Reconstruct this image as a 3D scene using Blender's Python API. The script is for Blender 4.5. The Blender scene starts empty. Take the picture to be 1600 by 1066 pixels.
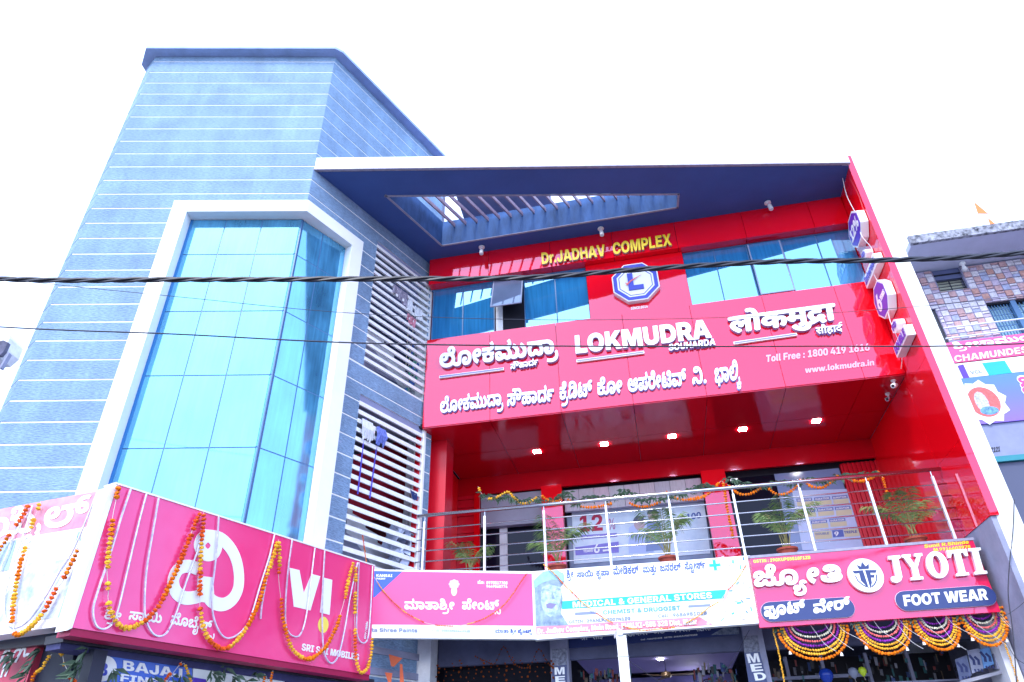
import bpy, math, random
from mathutils import Matrix, Vector
from mathutils.geometry import delaunay_2d_cdt
random.seed(7)
sc = bpy.context.scene
col = sc.collection
# ------------------------------------------------------------ camera, sky, sun, exposure
cam = bpy.data.cameras.new('camera'); cam.lens = 24.0; cam.sensor_width = 36.0
cam.clip_start = 0.1; cam.clip_end = 2000
camo = bpy.data.objects.new('camera', cam); col.objects.link(camo)
M3 = Matrix([[0.9997096, 0.0241, -0.0], [0.0130188, -0.5400439, -0.8415361], [-0.020281, 0.8412917, -0.5402008]])
camo.matrix_world = Matrix.Translation((0, 0, 1.6)) @ M3.to_4x4()
sc.camera = camo
world = bpy.data.worlds.new("World"); sc.world = world; world.use_nodes = True
nt = world.node_tree; nt.nodes.clear()
wo = nt.nodes.new('ShaderNodeOutputWorld'); bg = nt.nodes.new('ShaderNodeBackground')
sky = nt.nodes.new('ShaderNodeTexSky'); sky.sky_type = 'NISHITA'; sky.sun_disc = False
SUN_EL, SUN_AZ = math.radians(48), math.radians(-28)   # azimuth from the street side (-Y), negative to the left
sky.sun_elevation = SUN_EL
sunv = Vector((math.sin(SUN_AZ)*math.cos(SUN_EL), -math.cos(SUN_AZ)*math.cos(SUN_EL), math.sin(SUN_EL)))
sky.sun_rotation = math.atan2(sunv.x, sunv.y)
mul = nt.nodes.new('ShaderNodeVectorMath'); mul.operation = 'SCALE'; mul.inputs['Scale'].default_value = 0.10
add = nt.nodes.new('ShaderNodeVectorMath'); add.operation = 'ADD'; add.inputs[1].default_value = (0.70, 0.86, 1.24)
nt.links.new(sky.outputs[0], mul.inputs[0]); nt.links.new(mul.outputs[0], add.inputs[0])
nt.links.new(add.outputs[0], bg.inputs['Color']); bg.inputs['Strength'].default_value = 1.0
nt.links.new(bg.outputs[0], wo.inputs['Surface'])
sun = bpy.data.lights.new('sun', 'SUN'); sun.energy = 1.5; sun.angle = math.radians(14); sun.color = (1.0, 0.97, 0.90)
suno = bpy.data.objects.new('sun', sun); col.objects.link(suno)
suno.rotation_euler = sunv.to_track_quat('Z', 'Y').to_euler(); suno.location = (-5, -5, 15)
vs = sc.view_settings; vs.view_transform = 'Standard'; vs.look = 'None'; vs.gamma = 1; vs.use_curve_mapping = False
vs.exposure = 1.05
try: sc.cycles.max_bounces = 8; sc.cycles.use_denoising = True
except Exception: pass

# ------------------------------------------------------------ frames (u along the wall, n out towards the street, z up)
ORG = {'F': ((-1.48, 9.993), -11.198), 'S': ((-3.06, 7.55), 57.168), 'T': ((-3.06, 7.55), 1.639), 'V': ((-3.39, 5.5), 60.651), 'L': ((-3.55, 5.62), -25.0), 'P': ((-1.904, 9.05), 7.407), 'W': ((0, 0), 0.0), 'X': ((-3.45, 5.72), 60.651), 'Y': ((-3.62, 5.85), -25.0)}
# letter outlines as plain numbers: (script, glyph): [advance, contour, ...]; contour = x, y, x, y ...; x above 2500 marks a control point
GLYPHS = {
(1,265):[427,[217,-6,5151,-6,5062,36,5016,109,16,157,5016,198,5048,254,5104,285,141,285,5170,285,5209,264,5230,227,230,202,5230,177,5209,140,5167,120,137,120,5115,120,5082,132,5057,149,49,157,61,212,5066,204,5081,187,5103,176,117,176,5138,176,5159,192,159,204,5159,216,5146,228,135,228,5124,228,5103,214,5090,183,90,157,5090,131,5116,89,5172,63,215,63,5252,63,5304,82,5332,117,332,143,5332,169,5300,210,272,221,311,270,5341,256,5386,222,5411,175,411,143,5411,102,5372,34,5287,-6],[245,212,245,279,267,279,5294,279,5320,285,328,292,5334,297,5339,311,339,319,5339,333,5322,352,304,352,5290,352,5269,337,269,323,5269,321,5269,315,270,311,249,340,5253,345,5264,349,269,349,5281,349,5299,334,299,322,5299,308,5280,292,261,292,5240,292,5218,316,218,337,5218,354,5238,385,5278,404,309,404,5343,404,5388,379,5412,336,412,308,5412,283,5395,249,380,237,5372,230,5344,219,5302,212,273,212]],
(1,71):[665,[-254,212,-254,279,-160,279,4867,279,4894,285,-99,292,4907,297,4912,311,-88,319,4912,333,4895,352,-122,352,4863,352,4842,337,-158,323,4842,321,4843,315,-157,311,-178,340,4826,345,4837,349,-158,349,4855,349,4872,334,-128,322,4872,308,4854,292,-166,292,4814,292,4791,316,-209,337,4791,354,4811,385,4852,404,-117,404,4916,404,4962,379,4985,336,-15,308,4985,283,4968,249,-46,237,4945,230,4917,219,4876,212,-153,212],[44,-6,5001,-6,4940,30,-90,62,-46,112,4973,88,5008,62,31,62,5049,62,5067,78,67,95,5067,108,5066,129,5064,148,64,159,5064,200,5105,256,5176,285,223,285,5270,285,5339,258,5382,213,5403,156,403,125,5403,84,5373,25,5316,-6,277,-6,5243,-6,5194,16,5170,57,170,85,5170,106,5186,138,5216,157,237,157,5263,157,5288,134,288,116,5288,100,5270,81,254,81,5245,81,5227,88,221,98,229,106,5228,103,5227,96,227,92,5227,80,5245,57,268,57,5287,57,5312,73,5325,103,325,124,5325,150,5303,192,5258,217,225,217,5201,217,5164,203,5143,171,143,146,5143,135,5144,116,5145,95,145,81,5145,49,5119,11,5074,-6],[654,201,5654,176,5632,140,5590,120,560,120,5526,120,5483,144,470,157,482,212,5487,204,5502,187,5523,176,537,176,5558,176,5579,192,579,205,5579,216,5566,228,556,228,5544,228,5523,215,5511,188,511,168,511,158,5511,131,5533,94,5568,68,589,58,548,-6,5514,12,5463,58,5435,120,435,158,5435,198,5466,254,5522,285,558,285,5589,285,5632,263,5654,226]],
(1,23):[325,[161,-6,5114,-6,5056,16,5029,52,29,73,5029,86,5036,107,5051,125,63,133,58,126,18,125,18,179,124,179,5133,183,5144,194,144,201,5144,207,5135,220,128,224,172,230,203,224,5208,218,5214,206,214,200,5214,194,5211,183,208,179,307,179,307,125,263,126,259,134,5273,126,5289,108,5297,87,297,73,5297,52,5271,16,5211,-6],[163,61,5194,61,5219,82,219,97,5219,108,5206,124,5182,133,163,133,5144,133,5119,124,5108,107,108,97,5108,81,5135,61],[18,212,18,279,171,279,5197,279,5218,283,223,286,5229,290,5233,300,233,308,5233,321,5221,346,208,360,267,395,5292,365,5309,319,309,295,5309,281,5300,250,288,238,5273,224,5228,212,189,212]],
(1,47):[625,[123,-6,5089,-6,5041,17,5015,60,15,88,5015,114,5037,151,5078,171,105,171,5142,171,5178,141,178,116,5178,108,5173,90,170,85,117,88,5118,91,5119,96,119,98,5119,106,5111,114,103,114,5094,114,5082,102,82,92,5082,77,5108,62,136,62,5166,62,5195,89,198,112,268,112,5270,86,5293,62,310,62,5328,62,5344,86,344,105,5344,121,5333,152,5310,180,5279,203,260,212,352,224,5374,208,5407,171,5423,126,423,100,5423,60,5396,14,5351,-6,326,-6,5299,-6,5260,7,5231,33,217,52,250,50,5232,31,5197,6,5153,-6],[15,212,15,279,285,279,5311,279,5332,283,338,286,5344,290,5348,300,348,308,5348,321,5335,346,322,360,381,395,5406,365,5423,319,423,295,5423,281,5414,250,402,238,5387,224,5342,212,303,212],[486,-6,5445,-6,5382,30,351,63,395,112,5412,89,5448,62,474,62,5500,62,5529,92,529,118,5529,143,5507,180,5470,208,447,219,488,286,5522,270,5576,222,5608,158,608,117,5608,80,5581,24,5527,-6]],
(1,63):[184,[45,-6,5004,-6,4941,30,-90,63,-47,112,4970,89,5007,62,33,62,5059,62,5088,92,88,118,5088,143,5066,180,5029,208,6,219,47,286,5081,270,5135,222,5167,158,167,117,5167,80,5140,24,5086,-6]],
(1,149):[416,[115,-6,5071,-6,5018,51,18,105,5018,133,5034,178,5066,214,91,226,102,212,18,212,18,279,340,279,340,212,336,212,336,220,5356,208,5384,176,5398,133,398,106,5398,51,5344,-6,299,-6,5274,-6,5236,7,5206,33,192,52,228,56,5210,32,5176,5,5139,-6],[132,62,5150,62,5171,90,173,112,244,112,5245,86,5270,62,284,62,5300,62,5320,86,320,111,5320,131,5306,167,5279,195,5239,212,212,212,203,212,5178,212,5138,196,5111,168,5097,132,97,111,5097,86,5115,62]],
(1,60):[258,[241,126,5241,84,5210,25,5153,-6,115,-6,5080,-6,5032,16,5007,57,7,85,5007,106,5023,138,5054,157,74,157,5100,157,5125,134,125,116,5125,100,5107,81,91,81,5082,81,5064,88,59,98,66,106,5065,103,5065,96,65,92,5065,80,5082,57,105,57,5124,57,5150,74,5163,104,163,125,5163,147,5150,179,137,189,5128,197,5105,207,5068,212,39,212,-129,212,-129,279,52,279,5091,279,5145,270,5183,252,197,238,5219,219,5241,162]],
(1,122):[68,[70,-29,5070,-73,5027,-130,4948,-159,-106,-159,4870,-159,4822,-153,-201,-147,-189,-96,4828,-101,4867,-106,-109,-106,4954,-106,5016,-61,16,-25,5016,-8,5004,20,-2,28,45,53,5060,31,5070,-11]],
(1,164):[390,[265,-6,5238,-6,5198,9,5164,39,147,60,5138,70,5127,82,5118,87,113,87,5104,87,5094,75,94,65,5094,52,5104,29,113,15,43,-12,5031,4,5015,49,15,68,5015,94,5036,133,5077,155,109,155,5127,155,5158,144,5189,119,207,98,5216,87,5233,71,5251,62,262,62,5277,62,5294,82,294,100,5294,116,5280,154,268,171,338,200,5356,176,5373,122,373,94,5373,45,5317,-6],[201,132,5181,132,5160,153,160,169,5160,186,5182,208,201,208,5219,208,5241,186,241,169,5241,153,5220,132],[15,212,15,279,302,279,302,212]],
(1,72):[255,[13,287,5013,269,5002,243,-8,235,4978,222,4941,212,-86,212,-127,212,-127,279,-101,279,4912,279,4928,281,-67,286,4935,288,4939,296,-61,301,4939,310,4929,330,-79,339,-5,344,5003,333,5013,301],[242,239,5242,198,5211,139,5154,108,116,108,5081,108,5033,130,5008,170,8,199,5008,219,5024,252,5055,271,76,271,5101,271,5126,248,126,230,5126,214,5109,194,92,194,5083,194,5065,201,60,211,68,219,5067,216,5066,209,66,206,5066,194,5084,171,106,171,5125,171,5151,187,5164,217,164,238,5164,260,5151,292,139,302,5130,310,5106,321,5070,326,41,326,-155,326,-155,392,51,392,5093,392,5147,384,5184,366,198,352,5220,333,5242,276]],
(1,165):[438,[130,-6,5073,-6,5016,46,16,90,5016,133,5073,186,127,186,5148,186,5175,177,5194,162,201,153,187,139,5188,142,5189,148,189,150,5189,163,5181,186,5165,204,5137,215,116,215,211,223,5222,220,5242,204,5254,180,254,165,5254,159,5252,145,249,138,241,155,5247,163,5267,177,5297,186,318,186,5368,186,5422,133,422,89,5422,46,5367,-6,307,-6,5282,-6,5244,5,5216,26,207,39,230,39,5220,26,5194,6,5156,-6],[137,57,5160,57,5182,75,182,90,5182,107,5159,124,139,124,5123,124,5103,116,5094,101,94,90,5094,74,5117,57],[300,57,5322,57,5344,74,344,90,5344,101,5334,116,5315,124,302,124,5278,124,5256,105,256,90,5256,74,5279,57],[16,212,16,279,350,279,350,212]],
(1,40):[416,[115,-6,5071,-6,5018,51,18,105,5018,133,5034,178,5066,214,91,226,102,212,18,212,18,279,260,279,5286,279,5307,283,313,286,5319,290,5323,300,323,308,5323,321,5310,346,297,360,356,395,5381,365,5398,319,398,295,5398,281,5389,250,377,238,5371,233,5356,224,5339,218,328,216,335,222,5356,211,5384,176,5398,132,398,106,5398,51,5344,-6,299,-6,5274,-6,5236,7,5206,33,192,52,228,56,5210,32,5176,5,5139,-6],[132,62,5150,62,5171,90,173,112,244,112,5245,86,5270,62,284,62,5300,62,5319,86,319,111,5319,131,5306,167,5279,195,5239,212,212,212,203,212,5178,212,5138,196,5111,168,5097,132,97,111,5097,86,5115,62]],
(1,93):[303,[293,212,141,212,5124,212,5110,210,105,209,5100,206,5094,198,94,192,5094,186,5099,179,103,176,5107,174,5121,171,134,171,207,171,207,105,141,105,5131,105,5120,105,5112,103,109,102,5104,100,5097,93,97,87,5097,79,5107,70,5122,67,131,67,141,67,141,0,123,0,5103,0,5065,7,5035,24,5016,54,16,77,5016,91,5026,115,5047,135,63,142,61,131,5040,143,5013,177,13,205,5013,220,5025,245,36,254,5047,264,5076,274,5116,279,145,279,293,279]],
(1,240):[325,[161,-6,5114,-6,5056,16,5029,52,29,73,5029,86,5036,107,5051,125,63,133,58,126,18,125,18,179,124,179,5133,183,5144,194,144,201,5144,207,5135,220,128,224,172,230,203,224,5208,218,5214,206,214,200,5214,194,5211,183,208,179,307,179,307,125,263,126,259,134,5273,126,5289,108,5297,87,297,73,5297,52,5271,16,5211,-6],[163,61,5194,61,5219,82,219,97,5219,108,5206,124,5182,133,163,133,5144,133,5119,124,5108,107,108,97,5108,81,5135,61],[18,212,18,279,164,279,5191,279,5217,285,225,292,5231,297,5236,311,236,319,5236,333,5218,352,201,352,5187,352,5166,337,166,323,5166,321,5166,315,167,311,145,340,5149,345,5161,349,166,349,5178,349,5196,334,196,322,5196,308,5177,292,157,292,5137,292,5115,316,115,337,5115,354,5134,385,5175,404,206,404,5239,404,5285,379,5308,336,308,308,5308,283,5292,249,277,237,5268,230,5241,219,5199,212,170,212]],
(1,216):[426,[115,-6,5086,-6,5042,19,5018,71,18,111,5018,150,5048,212,5101,255,5169,278,208,278,5245,278,5300,262,5340,235,354,218,386,161,379,120,5364,106,5330,86,304,86,5286,86,5253,98,5234,124,234,142,5234,170,5272,197,302,197,5316,197,5342,190,351,184,5378,172,5410,123,410,91,5410,59,5379,15,5330,-6,301,-6,5264,-6,5212,23,193,52,228,56,5210,32,5176,5,5139,-6],[132,62,5150,62,5170,87,173,107,244,107,5247,85,5271,62,293,62,5305,62,5325,69,5338,88,338,106,5338,120,5332,143,5316,157,304,157,5297,157,5288,151,288,144,5288,137,5299,131,307,131,5314,131,5327,137,5334,150,334,160,5334,170,5324,188,5300,203,5259,212,227,212,210,212,5183,212,5141,197,5112,171,5097,133,97,111,5097,86,5116,62],[170,386,5219,386,5293,365,328,339,5350,323,5383,277,5401,222,401,192,5401,171,5397,139,391,124,320,219,341,232,5331,249,5303,278,286,289,5263,304,5209,319,173,319,5149,319,5121,311,5109,296,109,285,5109,278,5116,263,122,257,68,219,5057,231,5043,258,5036,285,36,296,5036,329,5071,368,5132,386]],
(1,178):[653,[137,-6,5110,-6,5066,10,5034,42,5017,89,17,119,5017,157,5045,214,5100,246,138,246,5160,246,5197,229,5220,195,220,170,5220,149,5201,115,5162,94,130,94,5111,94,5078,105,66,113,71,163,5080,156,5104,148,120,148,5138,148,5153,161,153,171,5153,180,5143,190,133,190,5123,190,5104,176,5092,146,92,120,92,117,5092,102,5100,82,5114,68,5133,62,145,62,5178,62,5207,91,211,112,281,112,5285,93,5308,62,334,62,5351,62,5369,81,369,96,5369,107,5359,125,5338,137,323,140,370,179,5398,171,5432,142,5448,106,448,87,5448,45,5397,-6,345,-6,5322,-6,5281,5,5245,32,228,56,263,55,5247,32,5209,5,5165,-6],[104,210,5074,219,5049,255,49,273,5049,289,5068,317,5114,336,153,337,159,273,5143,272,5129,264,129,256,5129,249,5144,238,156,235],[288,132,288,189,326,189,5341,189,5352,197,352,204,5352,211,5339,221,317,228,360,276,5382,268,5409,248,5425,228,5431,209,431,200,5431,186,5421,163,5400,146,384,140,5374,136,5350,132,337,132],[250,212,250,279,395,279,395,212],[561,120,5516,120,5465,173,465,224,465,232,5465,274,5495,330,5549,359,583,359,5609,359,5646,349,660,342,627,293,5618,298,5598,303,585,303,5570,303,5545,290,5530,260,530,235,530,212,5530,195,5543,172,559,172,5567,172,5578,181,578,190,5578,196,5574,204,571,206,5566,209,5552,212,540,212,376,212,376,279,534,279,5562,279,5603,268,619,255,5631,244,5644,215,644,196,5644,158,5597,120]],
(1,10):[479,[246,-6,5168,-6,5065,36,5015,110,15,158,5015,199,5047,255,5103,285,139,285,5167,285,5205,263,5226,225,226,201,5226,175,5204,139,5162,120,131,120,5113,120,5081,132,5056,149,49,157,61,212,5065,206,5080,189,5102,176,116,176,5138,176,5159,192,159,205,5159,216,5146,228,136,228,5115,228,5090,193,90,160,90,153,5090,137,5105,106,5141,80,5200,64,245,64,5288,64,5346,77,5375,100,375,114,5375,123,5366,137,353,141,5351,142,5338,147,335,148,5303,159,5272,194,272,218,5272,252,5324,285,365,285,5399,285,5444,263,5467,228,467,208,5467,182,5442,143,423,129,5407,118,5364,106,332,106,220,106,220,165,349,165,5359,166,5379,174,5393,190,393,202,5393,213,5379,228,364,228,5352,228,5339,217,339,209,5339,197,5365,180,390,170,5398,167,5410,162,416,157,5435,146,5453,116,453,98,5453,76,5429,38,5377,10,5299,-6]],
(1,43):[440,[123,-6,5089,-6,5041,17,5015,60,15,88,5015,114,5037,151,5078,171,105,171,5142,171,5178,141,178,116,5178,108,5173,90,170,85,117,88,5118,91,5119,96,119,98,5119,106,5111,114,103,114,5094,114,5082,102,82,92,5082,77,5108,62,136,62,5166,62,5194,89,198,112,268,112,5270,86,5294,62,310,62,5324,62,5338,73,5344,90,344,99,5344,117,5331,154,318,171,389,200,5406,176,5423,122,423,92,5423,58,5397,15,5352,-6,325,-6,5299,-6,5260,7,5230,33,217,52,250,50,5232,31,5197,6,5153,-6],[229,129,5210,129,5189,150,189,166,5189,183,5211,204,229,204,5247,204,5270,183,270,166,5270,150,5248,129],[15,212,15,279,285,279,5311,279,5332,283,338,286,5344,290,5348,300,348,308,5348,321,5335,346,322,360,381,395,5406,365,5423,319,423,295,5423,281,5414,250,402,238,5387,224,5342,212,303,212]],
(1,264):[350,[175,-6,5126,-6,5056,24,5018,81,18,122,5018,146,5033,185,5064,214,88,224,99,212,18,212,18,279,188,279,5215,279,5242,285,249,292,5255,297,5260,311,260,319,5260,333,5243,352,225,352,5211,352,5190,337,190,323,5190,321,5190,315,191,311,170,340,5174,345,5185,349,190,349,5202,349,5220,334,220,322,5220,308,5201,292,182,292,5161,292,5139,316,139,337,5139,354,5159,385,5199,404,230,404,5264,404,5309,379,5333,336,333,308,5333,283,5316,249,302,237,5295,231,5273,221,5239,214,213,213,257,229,277,225,5297,214,5321,182,5333,145,333,122,5333,82,5296,25,5226,-6],[176,64,5202,64,5236,83,5253,116,253,137,5253,160,5235,193,5200,212,176,212,5150,212,5115,192,5097,158,97,137,5097,101,5139,64]],
(1,74):[245,[233,201,5233,176,5211,140,5169,120,139,120,5106,120,5062,144,50,157,62,212,5067,204,5081,187,5103,176,117,176,5138,176,5159,192,159,205,5159,216,5146,228,136,228,5123,228,5103,215,5090,188,90,168,90,158,5090,131,5112,94,5148,68,169,58,128,-6,5094,12,5043,58,5015,120,15,158,5015,198,5046,254,5101,285,138,285,5169,285,5211,263,5233,226]],
(1,214):[463,[137,-6,5110,-6,5066,10,5034,42,5017,89,17,119,5017,157,5045,214,5100,246,138,246,5160,246,5197,229,5220,195,220,170,5220,149,5201,115,5162,94,130,94,5111,94,5078,105,66,113,71,163,5080,156,5104,148,120,148,5138,148,5153,161,153,171,5153,180,5143,190,133,190,5123,190,5104,176,5092,146,92,120,92,117,5092,102,5100,82,5114,68,5133,62,145,62,5178,62,5207,91,211,112,281,112,5285,93,5308,62,334,62,5351,62,5369,81,369,96,5369,107,5359,125,5338,137,323,140,375,183,5401,173,5434,143,5448,107,448,87,5448,45,5397,-6,345,-6,5322,-6,5281,5,5245,32,228,56,263,55,5247,32,5209,5,5165,-6],[104,210,5074,219,5049,255,49,273,5049,289,5068,317,5114,336,153,337,159,273,5143,272,5129,264,129,256,5129,249,5144,238,156,235],[288,135,288,195,332,195,5354,202,5382,236,382,258,382,261,5382,274,5371,297,5352,312,338,312,5329,312,5315,303,315,294,5315,287,5322,279,5334,276,340,276,5358,276,5383,295,393,312,413,266,5402,256,5380,239,5352,229,331,229,5305,229,5268,244,5249,272,249,291,5249,322,5297,360,338,360,5373,360,5420,332,5445,286,445,259,5445,233,5429,191,5401,161,5366,140,347,135]],
(1,198):[628,[123,-6,5089,-6,5041,17,5015,60,15,88,5015,114,5037,151,5078,171,105,171,5142,171,5178,141,178,116,5178,108,5173,90,170,85,117,88,5118,91,5119,96,119,98,5119,106,5111,114,103,114,5094,114,5082,102,82,92,5082,77,5108,62,136,62,5166,62,5195,89,198,112,268,112,5270,86,5293,62,310,62,5328,62,5344,86,344,105,5344,121,5333,152,5310,180,5279,203,260,212,352,223,5375,207,5407,170,5423,126,423,100,5423,60,5396,14,5351,-6,326,-6,5299,-6,5260,7,5231,33,217,52,250,50,5232,31,5197,6,5153,-6],[15,212,15,279,360,279,360,212],[536,120,5491,120,5440,173,440,224,440,232,5440,274,5470,330,5524,359,558,359,5585,359,5621,349,635,342,602,293,5593,298,5573,303,560,303,5545,303,5520,290,5505,260,505,235,505,212,5505,195,5518,172,534,172,5542,172,5554,181,554,190,5554,196,5549,204,546,206,5541,209,5527,212,515,212,351,212,351,279,509,279,5537,279,5578,268,594,255,5606,244,5619,215,619,196,5619,158,5572,120]],
(1,223):[408,[263,-6,5237,-6,5196,9,5162,39,145,60,5136,70,5125,82,5116,87,111,87,5102,87,5092,75,92,65,5092,52,5102,29,111,15,41,-12,5029,4,5013,49,13,68,5013,94,5034,133,5075,155,107,155,5135,155,5180,132,203,102,5215,89,5234,71,5251,62,262,62,5274,62,5296,73,5310,104,310,134,5310,176,5287,252,5244,311,5189,344,157,344,5142,344,5127,334,127,324,5127,315,5141,305,150,305,5168,305,5186,326,188,342,254,336,5247,306,5216,268,5173,251,146,251,5120,251,5078,267,5054,301,54,325,5054,347,5077,380,5125,399,161,399,5217,399,5302,359,5361,288,5390,196,390,144,5390,85,5357,20,5300,-6]],
(1,417):[146,[28,37,5028,61,5054,80,73,80,5092,80,5118,61,118,37,5118,15,5092,-6,73,-6,5054,-6,5028,15]],
(1,155):[457,[120,-6,5088,-6,5045,16,5024,51,24,72,5024,93,5038,125,5072,156,103,173,5121,184,5136,200,136,209,5136,215,5131,222,5121,226,112,226,5099,226,5086,214,86,205,5086,199,5090,187,92,182,26,158,5020,169,5012,198,12,212,5012,233,5033,266,5079,285,115,285,5153,285,5196,263,5214,230,214,213,5214,193,5200,164,5166,136,137,118,5116,105,5103,91,103,82,5103,72,5118,62,134,62,5160,62,5188,90,190,112,260,112,5263,86,5291,62,310,62,5334,62,5360,91,360,117,5360,141,5340,179,5303,209,279,219,312,264,5348,248,5406,206,5439,150,439,112,5439,78,5414,24,5360,-6,317,-6,5293,-6,5255,6,5223,32,207,54,242,55,5223,28,5183,2,5142,-6],[184,-73,191,3,259,3,265,-73],[255,212,255,279,370,279,370,212]],
(1,231):[437,[206,-6,5146,-6,5060,36,5016,110,16,157,5016,198,5048,254,5105,285,141,285,5168,285,5209,264,5230,226,230,202,5230,177,5209,140,5167,120,137,120,5115,120,5082,132,5057,149,49,157,61,212,5066,204,5082,187,5103,176,117,176,5138,176,5159,192,159,204,5159,216,5146,228,135,228,5124,228,5103,214,5090,182,90,156,5090,130,5116,88,5168,63,208,63,5249,63,5307,94,5338,155,338,200,5338,229,5328,281,5310,321,5283,344,266,344,5255,344,5241,334,241,324,5241,315,5256,305,267,305,5283,305,5300,326,302,342,359,338,5354,307,5326,269,5284,251,259,251,5241,251,5209,261,5184,279,5170,306,170,324,5170,358,5221,399,264,399,5304,399,5362,367,5400,310,5419,241,419,203,5419,154,5392,76,5338,22,5259,-6]],
(1,96):[88,[18,-188,4974,-188,4933,-157,-67,-134,4933,-120,4944,-99,-44,-90,-47,-95,-78,-95,-78,-52,6,-52,-3,-56,5006,-47,5016,-26,16,-12,5016,-2,5011,21,1,37,52,51,5062,31,5068,3,68,-8,5068,-24,5058,-48,51,-56,44,-52,115,-52,115,-95,83,-95,80,-89,5093,-97,5105,-119,105,-133,5105,-156,5065,-188],[19,-143,5038,-143,5054,-127,54,-117,5054,-105,5036,-90,19,-90,5001,-90,4984,-105,-16,-117,4984,-129,5001,-143]],
(1,233):[460,[120,-6,5087,-6,5038,17,5012,60,12,88,5012,114,5035,151,5075,171,102,171,5139,171,5175,141,175,116,5175,108,5171,90,168,85,114,88,5115,91,5116,96,116,98,5116,106,5108,114,100,114,5091,114,5079,102,79,92,5079,77,5105,62,133,62,5164,62,5192,89,195,112,265,112,5267,86,5294,62,314,62,5323,62,5340,68,5354,84,5362,112,362,134,5362,176,5337,252,5294,310,5237,344,205,344,5190,344,5175,334,175,324,5175,315,5190,305,199,305,5217,305,5234,326,236,342,303,336,5296,306,5265,268,5221,251,195,251,5169,251,5127,267,5103,300,103,325,5103,347,5125,380,5172,399,208,399,5263,399,5349,361,5410,291,5441,198,441,144,5441,105,5426,52,5401,18,5369,1,5336,-6,321,-6,5295,-6,5257,7,5228,33,214,52,247,50,5229,31,5194,6,5150,-6]],
(1,234):[354,[153,-6,5112,-6,5050,13,5015,52,15,82,5015,109,5041,140,5087,159,115,165,5148,173,5182,189,5194,216,194,239,194,251,5194,267,5186,301,5168,331,5142,349,124,349,5112,349,5099,340,99,330,5099,320,5114,311,125,311,5141,311,5159,331,160,347,216,344,5205,299,5155,260,119,260,5094,260,5054,276,5031,307,31,330,5031,364,5082,404,122,404,5157,404,5211,380,5247,333,5265,269,265,230,5265,222,5261,207,5256,193,253,186,5247,167,5221,137,5177,117,145,110,5124,105,5101,98,5092,90,92,84,5092,77,5102,67,5128,61,151,61,5189,61,5237,78,5261,106,261,124,5261,149,5237,181,218,190,5214,192,5207,195,203,196,5192,200,5166,204,153,204,5131,204,5117,196,117,190,5117,187,5118,182,120,179,45,156,5039,166,5034,184,34,197,5034,206,5042,229,5066,249,5110,262,146,262,5164,262,5196,258,210,254,5213,253,5220,252,5227,253,229,251,5267,240,5316,200,5340,149,340,119,5340,81,5298,25,5216,-6]],
(1,229):[718,[379,-6,5337,-6,5277,24,250,53,283,116,5302,89,5341,62,369,62,5386,62,5414,77,5431,116,431,152,5431,186,5415,255,5388,310,5352,344,332,344,5320,344,5307,334,307,324,5307,315,5322,305,333,305,5350,305,5368,326,369,342,426,339,5417,294,5363,251,325,251,5307,251,5275,261,5250,279,5236,306,236,324,5236,358,5287,399,330,399,5373,399,5440,362,5487,295,5511,206,511,154,5511,98,5480,27,5421,-6],[169,-6,5125,-6,5067,20,5032,64,5017,117,17,143,5017,183,5052,247,5118,285,167,285,5209,285,5267,258,5301,214,5316,162,316,136,5316,94,5281,30,5215,-6],[167,64,5188,64,5220,79,5237,112,237,136,5237,159,5221,196,5190,217,166,217,5146,217,5114,201,5096,169,96,143,5096,119,5114,84,5146,64],[579,-6,5540,-6,5478,28,451,57,484,118,5503,92,5540,62,567,62,5593,62,5622,92,622,118,5622,143,5600,180,5563,208,540,219,581,286,5615,270,5669,222,5701,158,701,117,5701,80,5674,24,5620,-6]],
(1,283):[861,[123,-6,5089,-6,5041,17,5015,60,15,88,5015,114,5037,151,5078,171,105,171,5142,171,5178,141,178,116,5178,108,5173,90,170,85,117,88,5118,91,5119,96,119,98,5119,106,5111,114,103,114,5094,114,5082,102,82,92,5082,77,5108,62,136,62,5166,62,5195,89,198,112,268,112,5270,86,5293,62,310,62,5328,62,5344,86,344,105,5344,121,5333,152,5310,180,5279,203,260,212,352,224,5375,209,5407,172,5423,127,423,100,5423,60,5396,14,5351,-6,326,-6,5299,-6,5260,7,5231,33,217,52,250,50,5232,31,5197,6,5153,-6],[15,212,15,279,279,279,5306,279,5332,285,340,292,5346,297,5351,311,351,319,5351,333,5334,352,316,352,5302,352,5281,337,281,323,5281,321,5281,315,282,311,261,340,5265,345,5276,349,281,349,5293,349,5311,334,311,322,5311,308,5292,292,273,292,5252,292,5230,316,230,337,5230,354,5250,385,5290,404,321,404,5354,404,5400,379,5423,336,423,308,5423,283,5407,249,392,237,5384,230,5356,219,5314,212,285,212],[486,-6,5443,-6,5381,30,351,62,395,112,5414,88,5449,62,472,62,5490,62,5509,78,509,95,5509,108,5507,129,5506,148,506,159,5506,200,5546,256,5618,285,664,285,5712,285,5780,258,5824,213,5845,156,845,125,5845,84,5814,25,5758,-6,719,-6,5684,-6,5636,16,5611,57,611,85,5611,106,5627,138,5658,157,679,157,5704,157,5729,134,729,116,5729,100,5712,81,695,81,5686,81,5668,88,663,98,670,106,5670,103,5669,96,669,92,5669,80,5687,57,710,57,5728,57,5753,73,5767,103,767,124,5767,150,5744,192,5700,217,667,217,5642,217,5605,203,5585,171,585,146,5585,135,5585,116,5586,95,586,81,5586,49,5560,11,5515,-6]],
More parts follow.
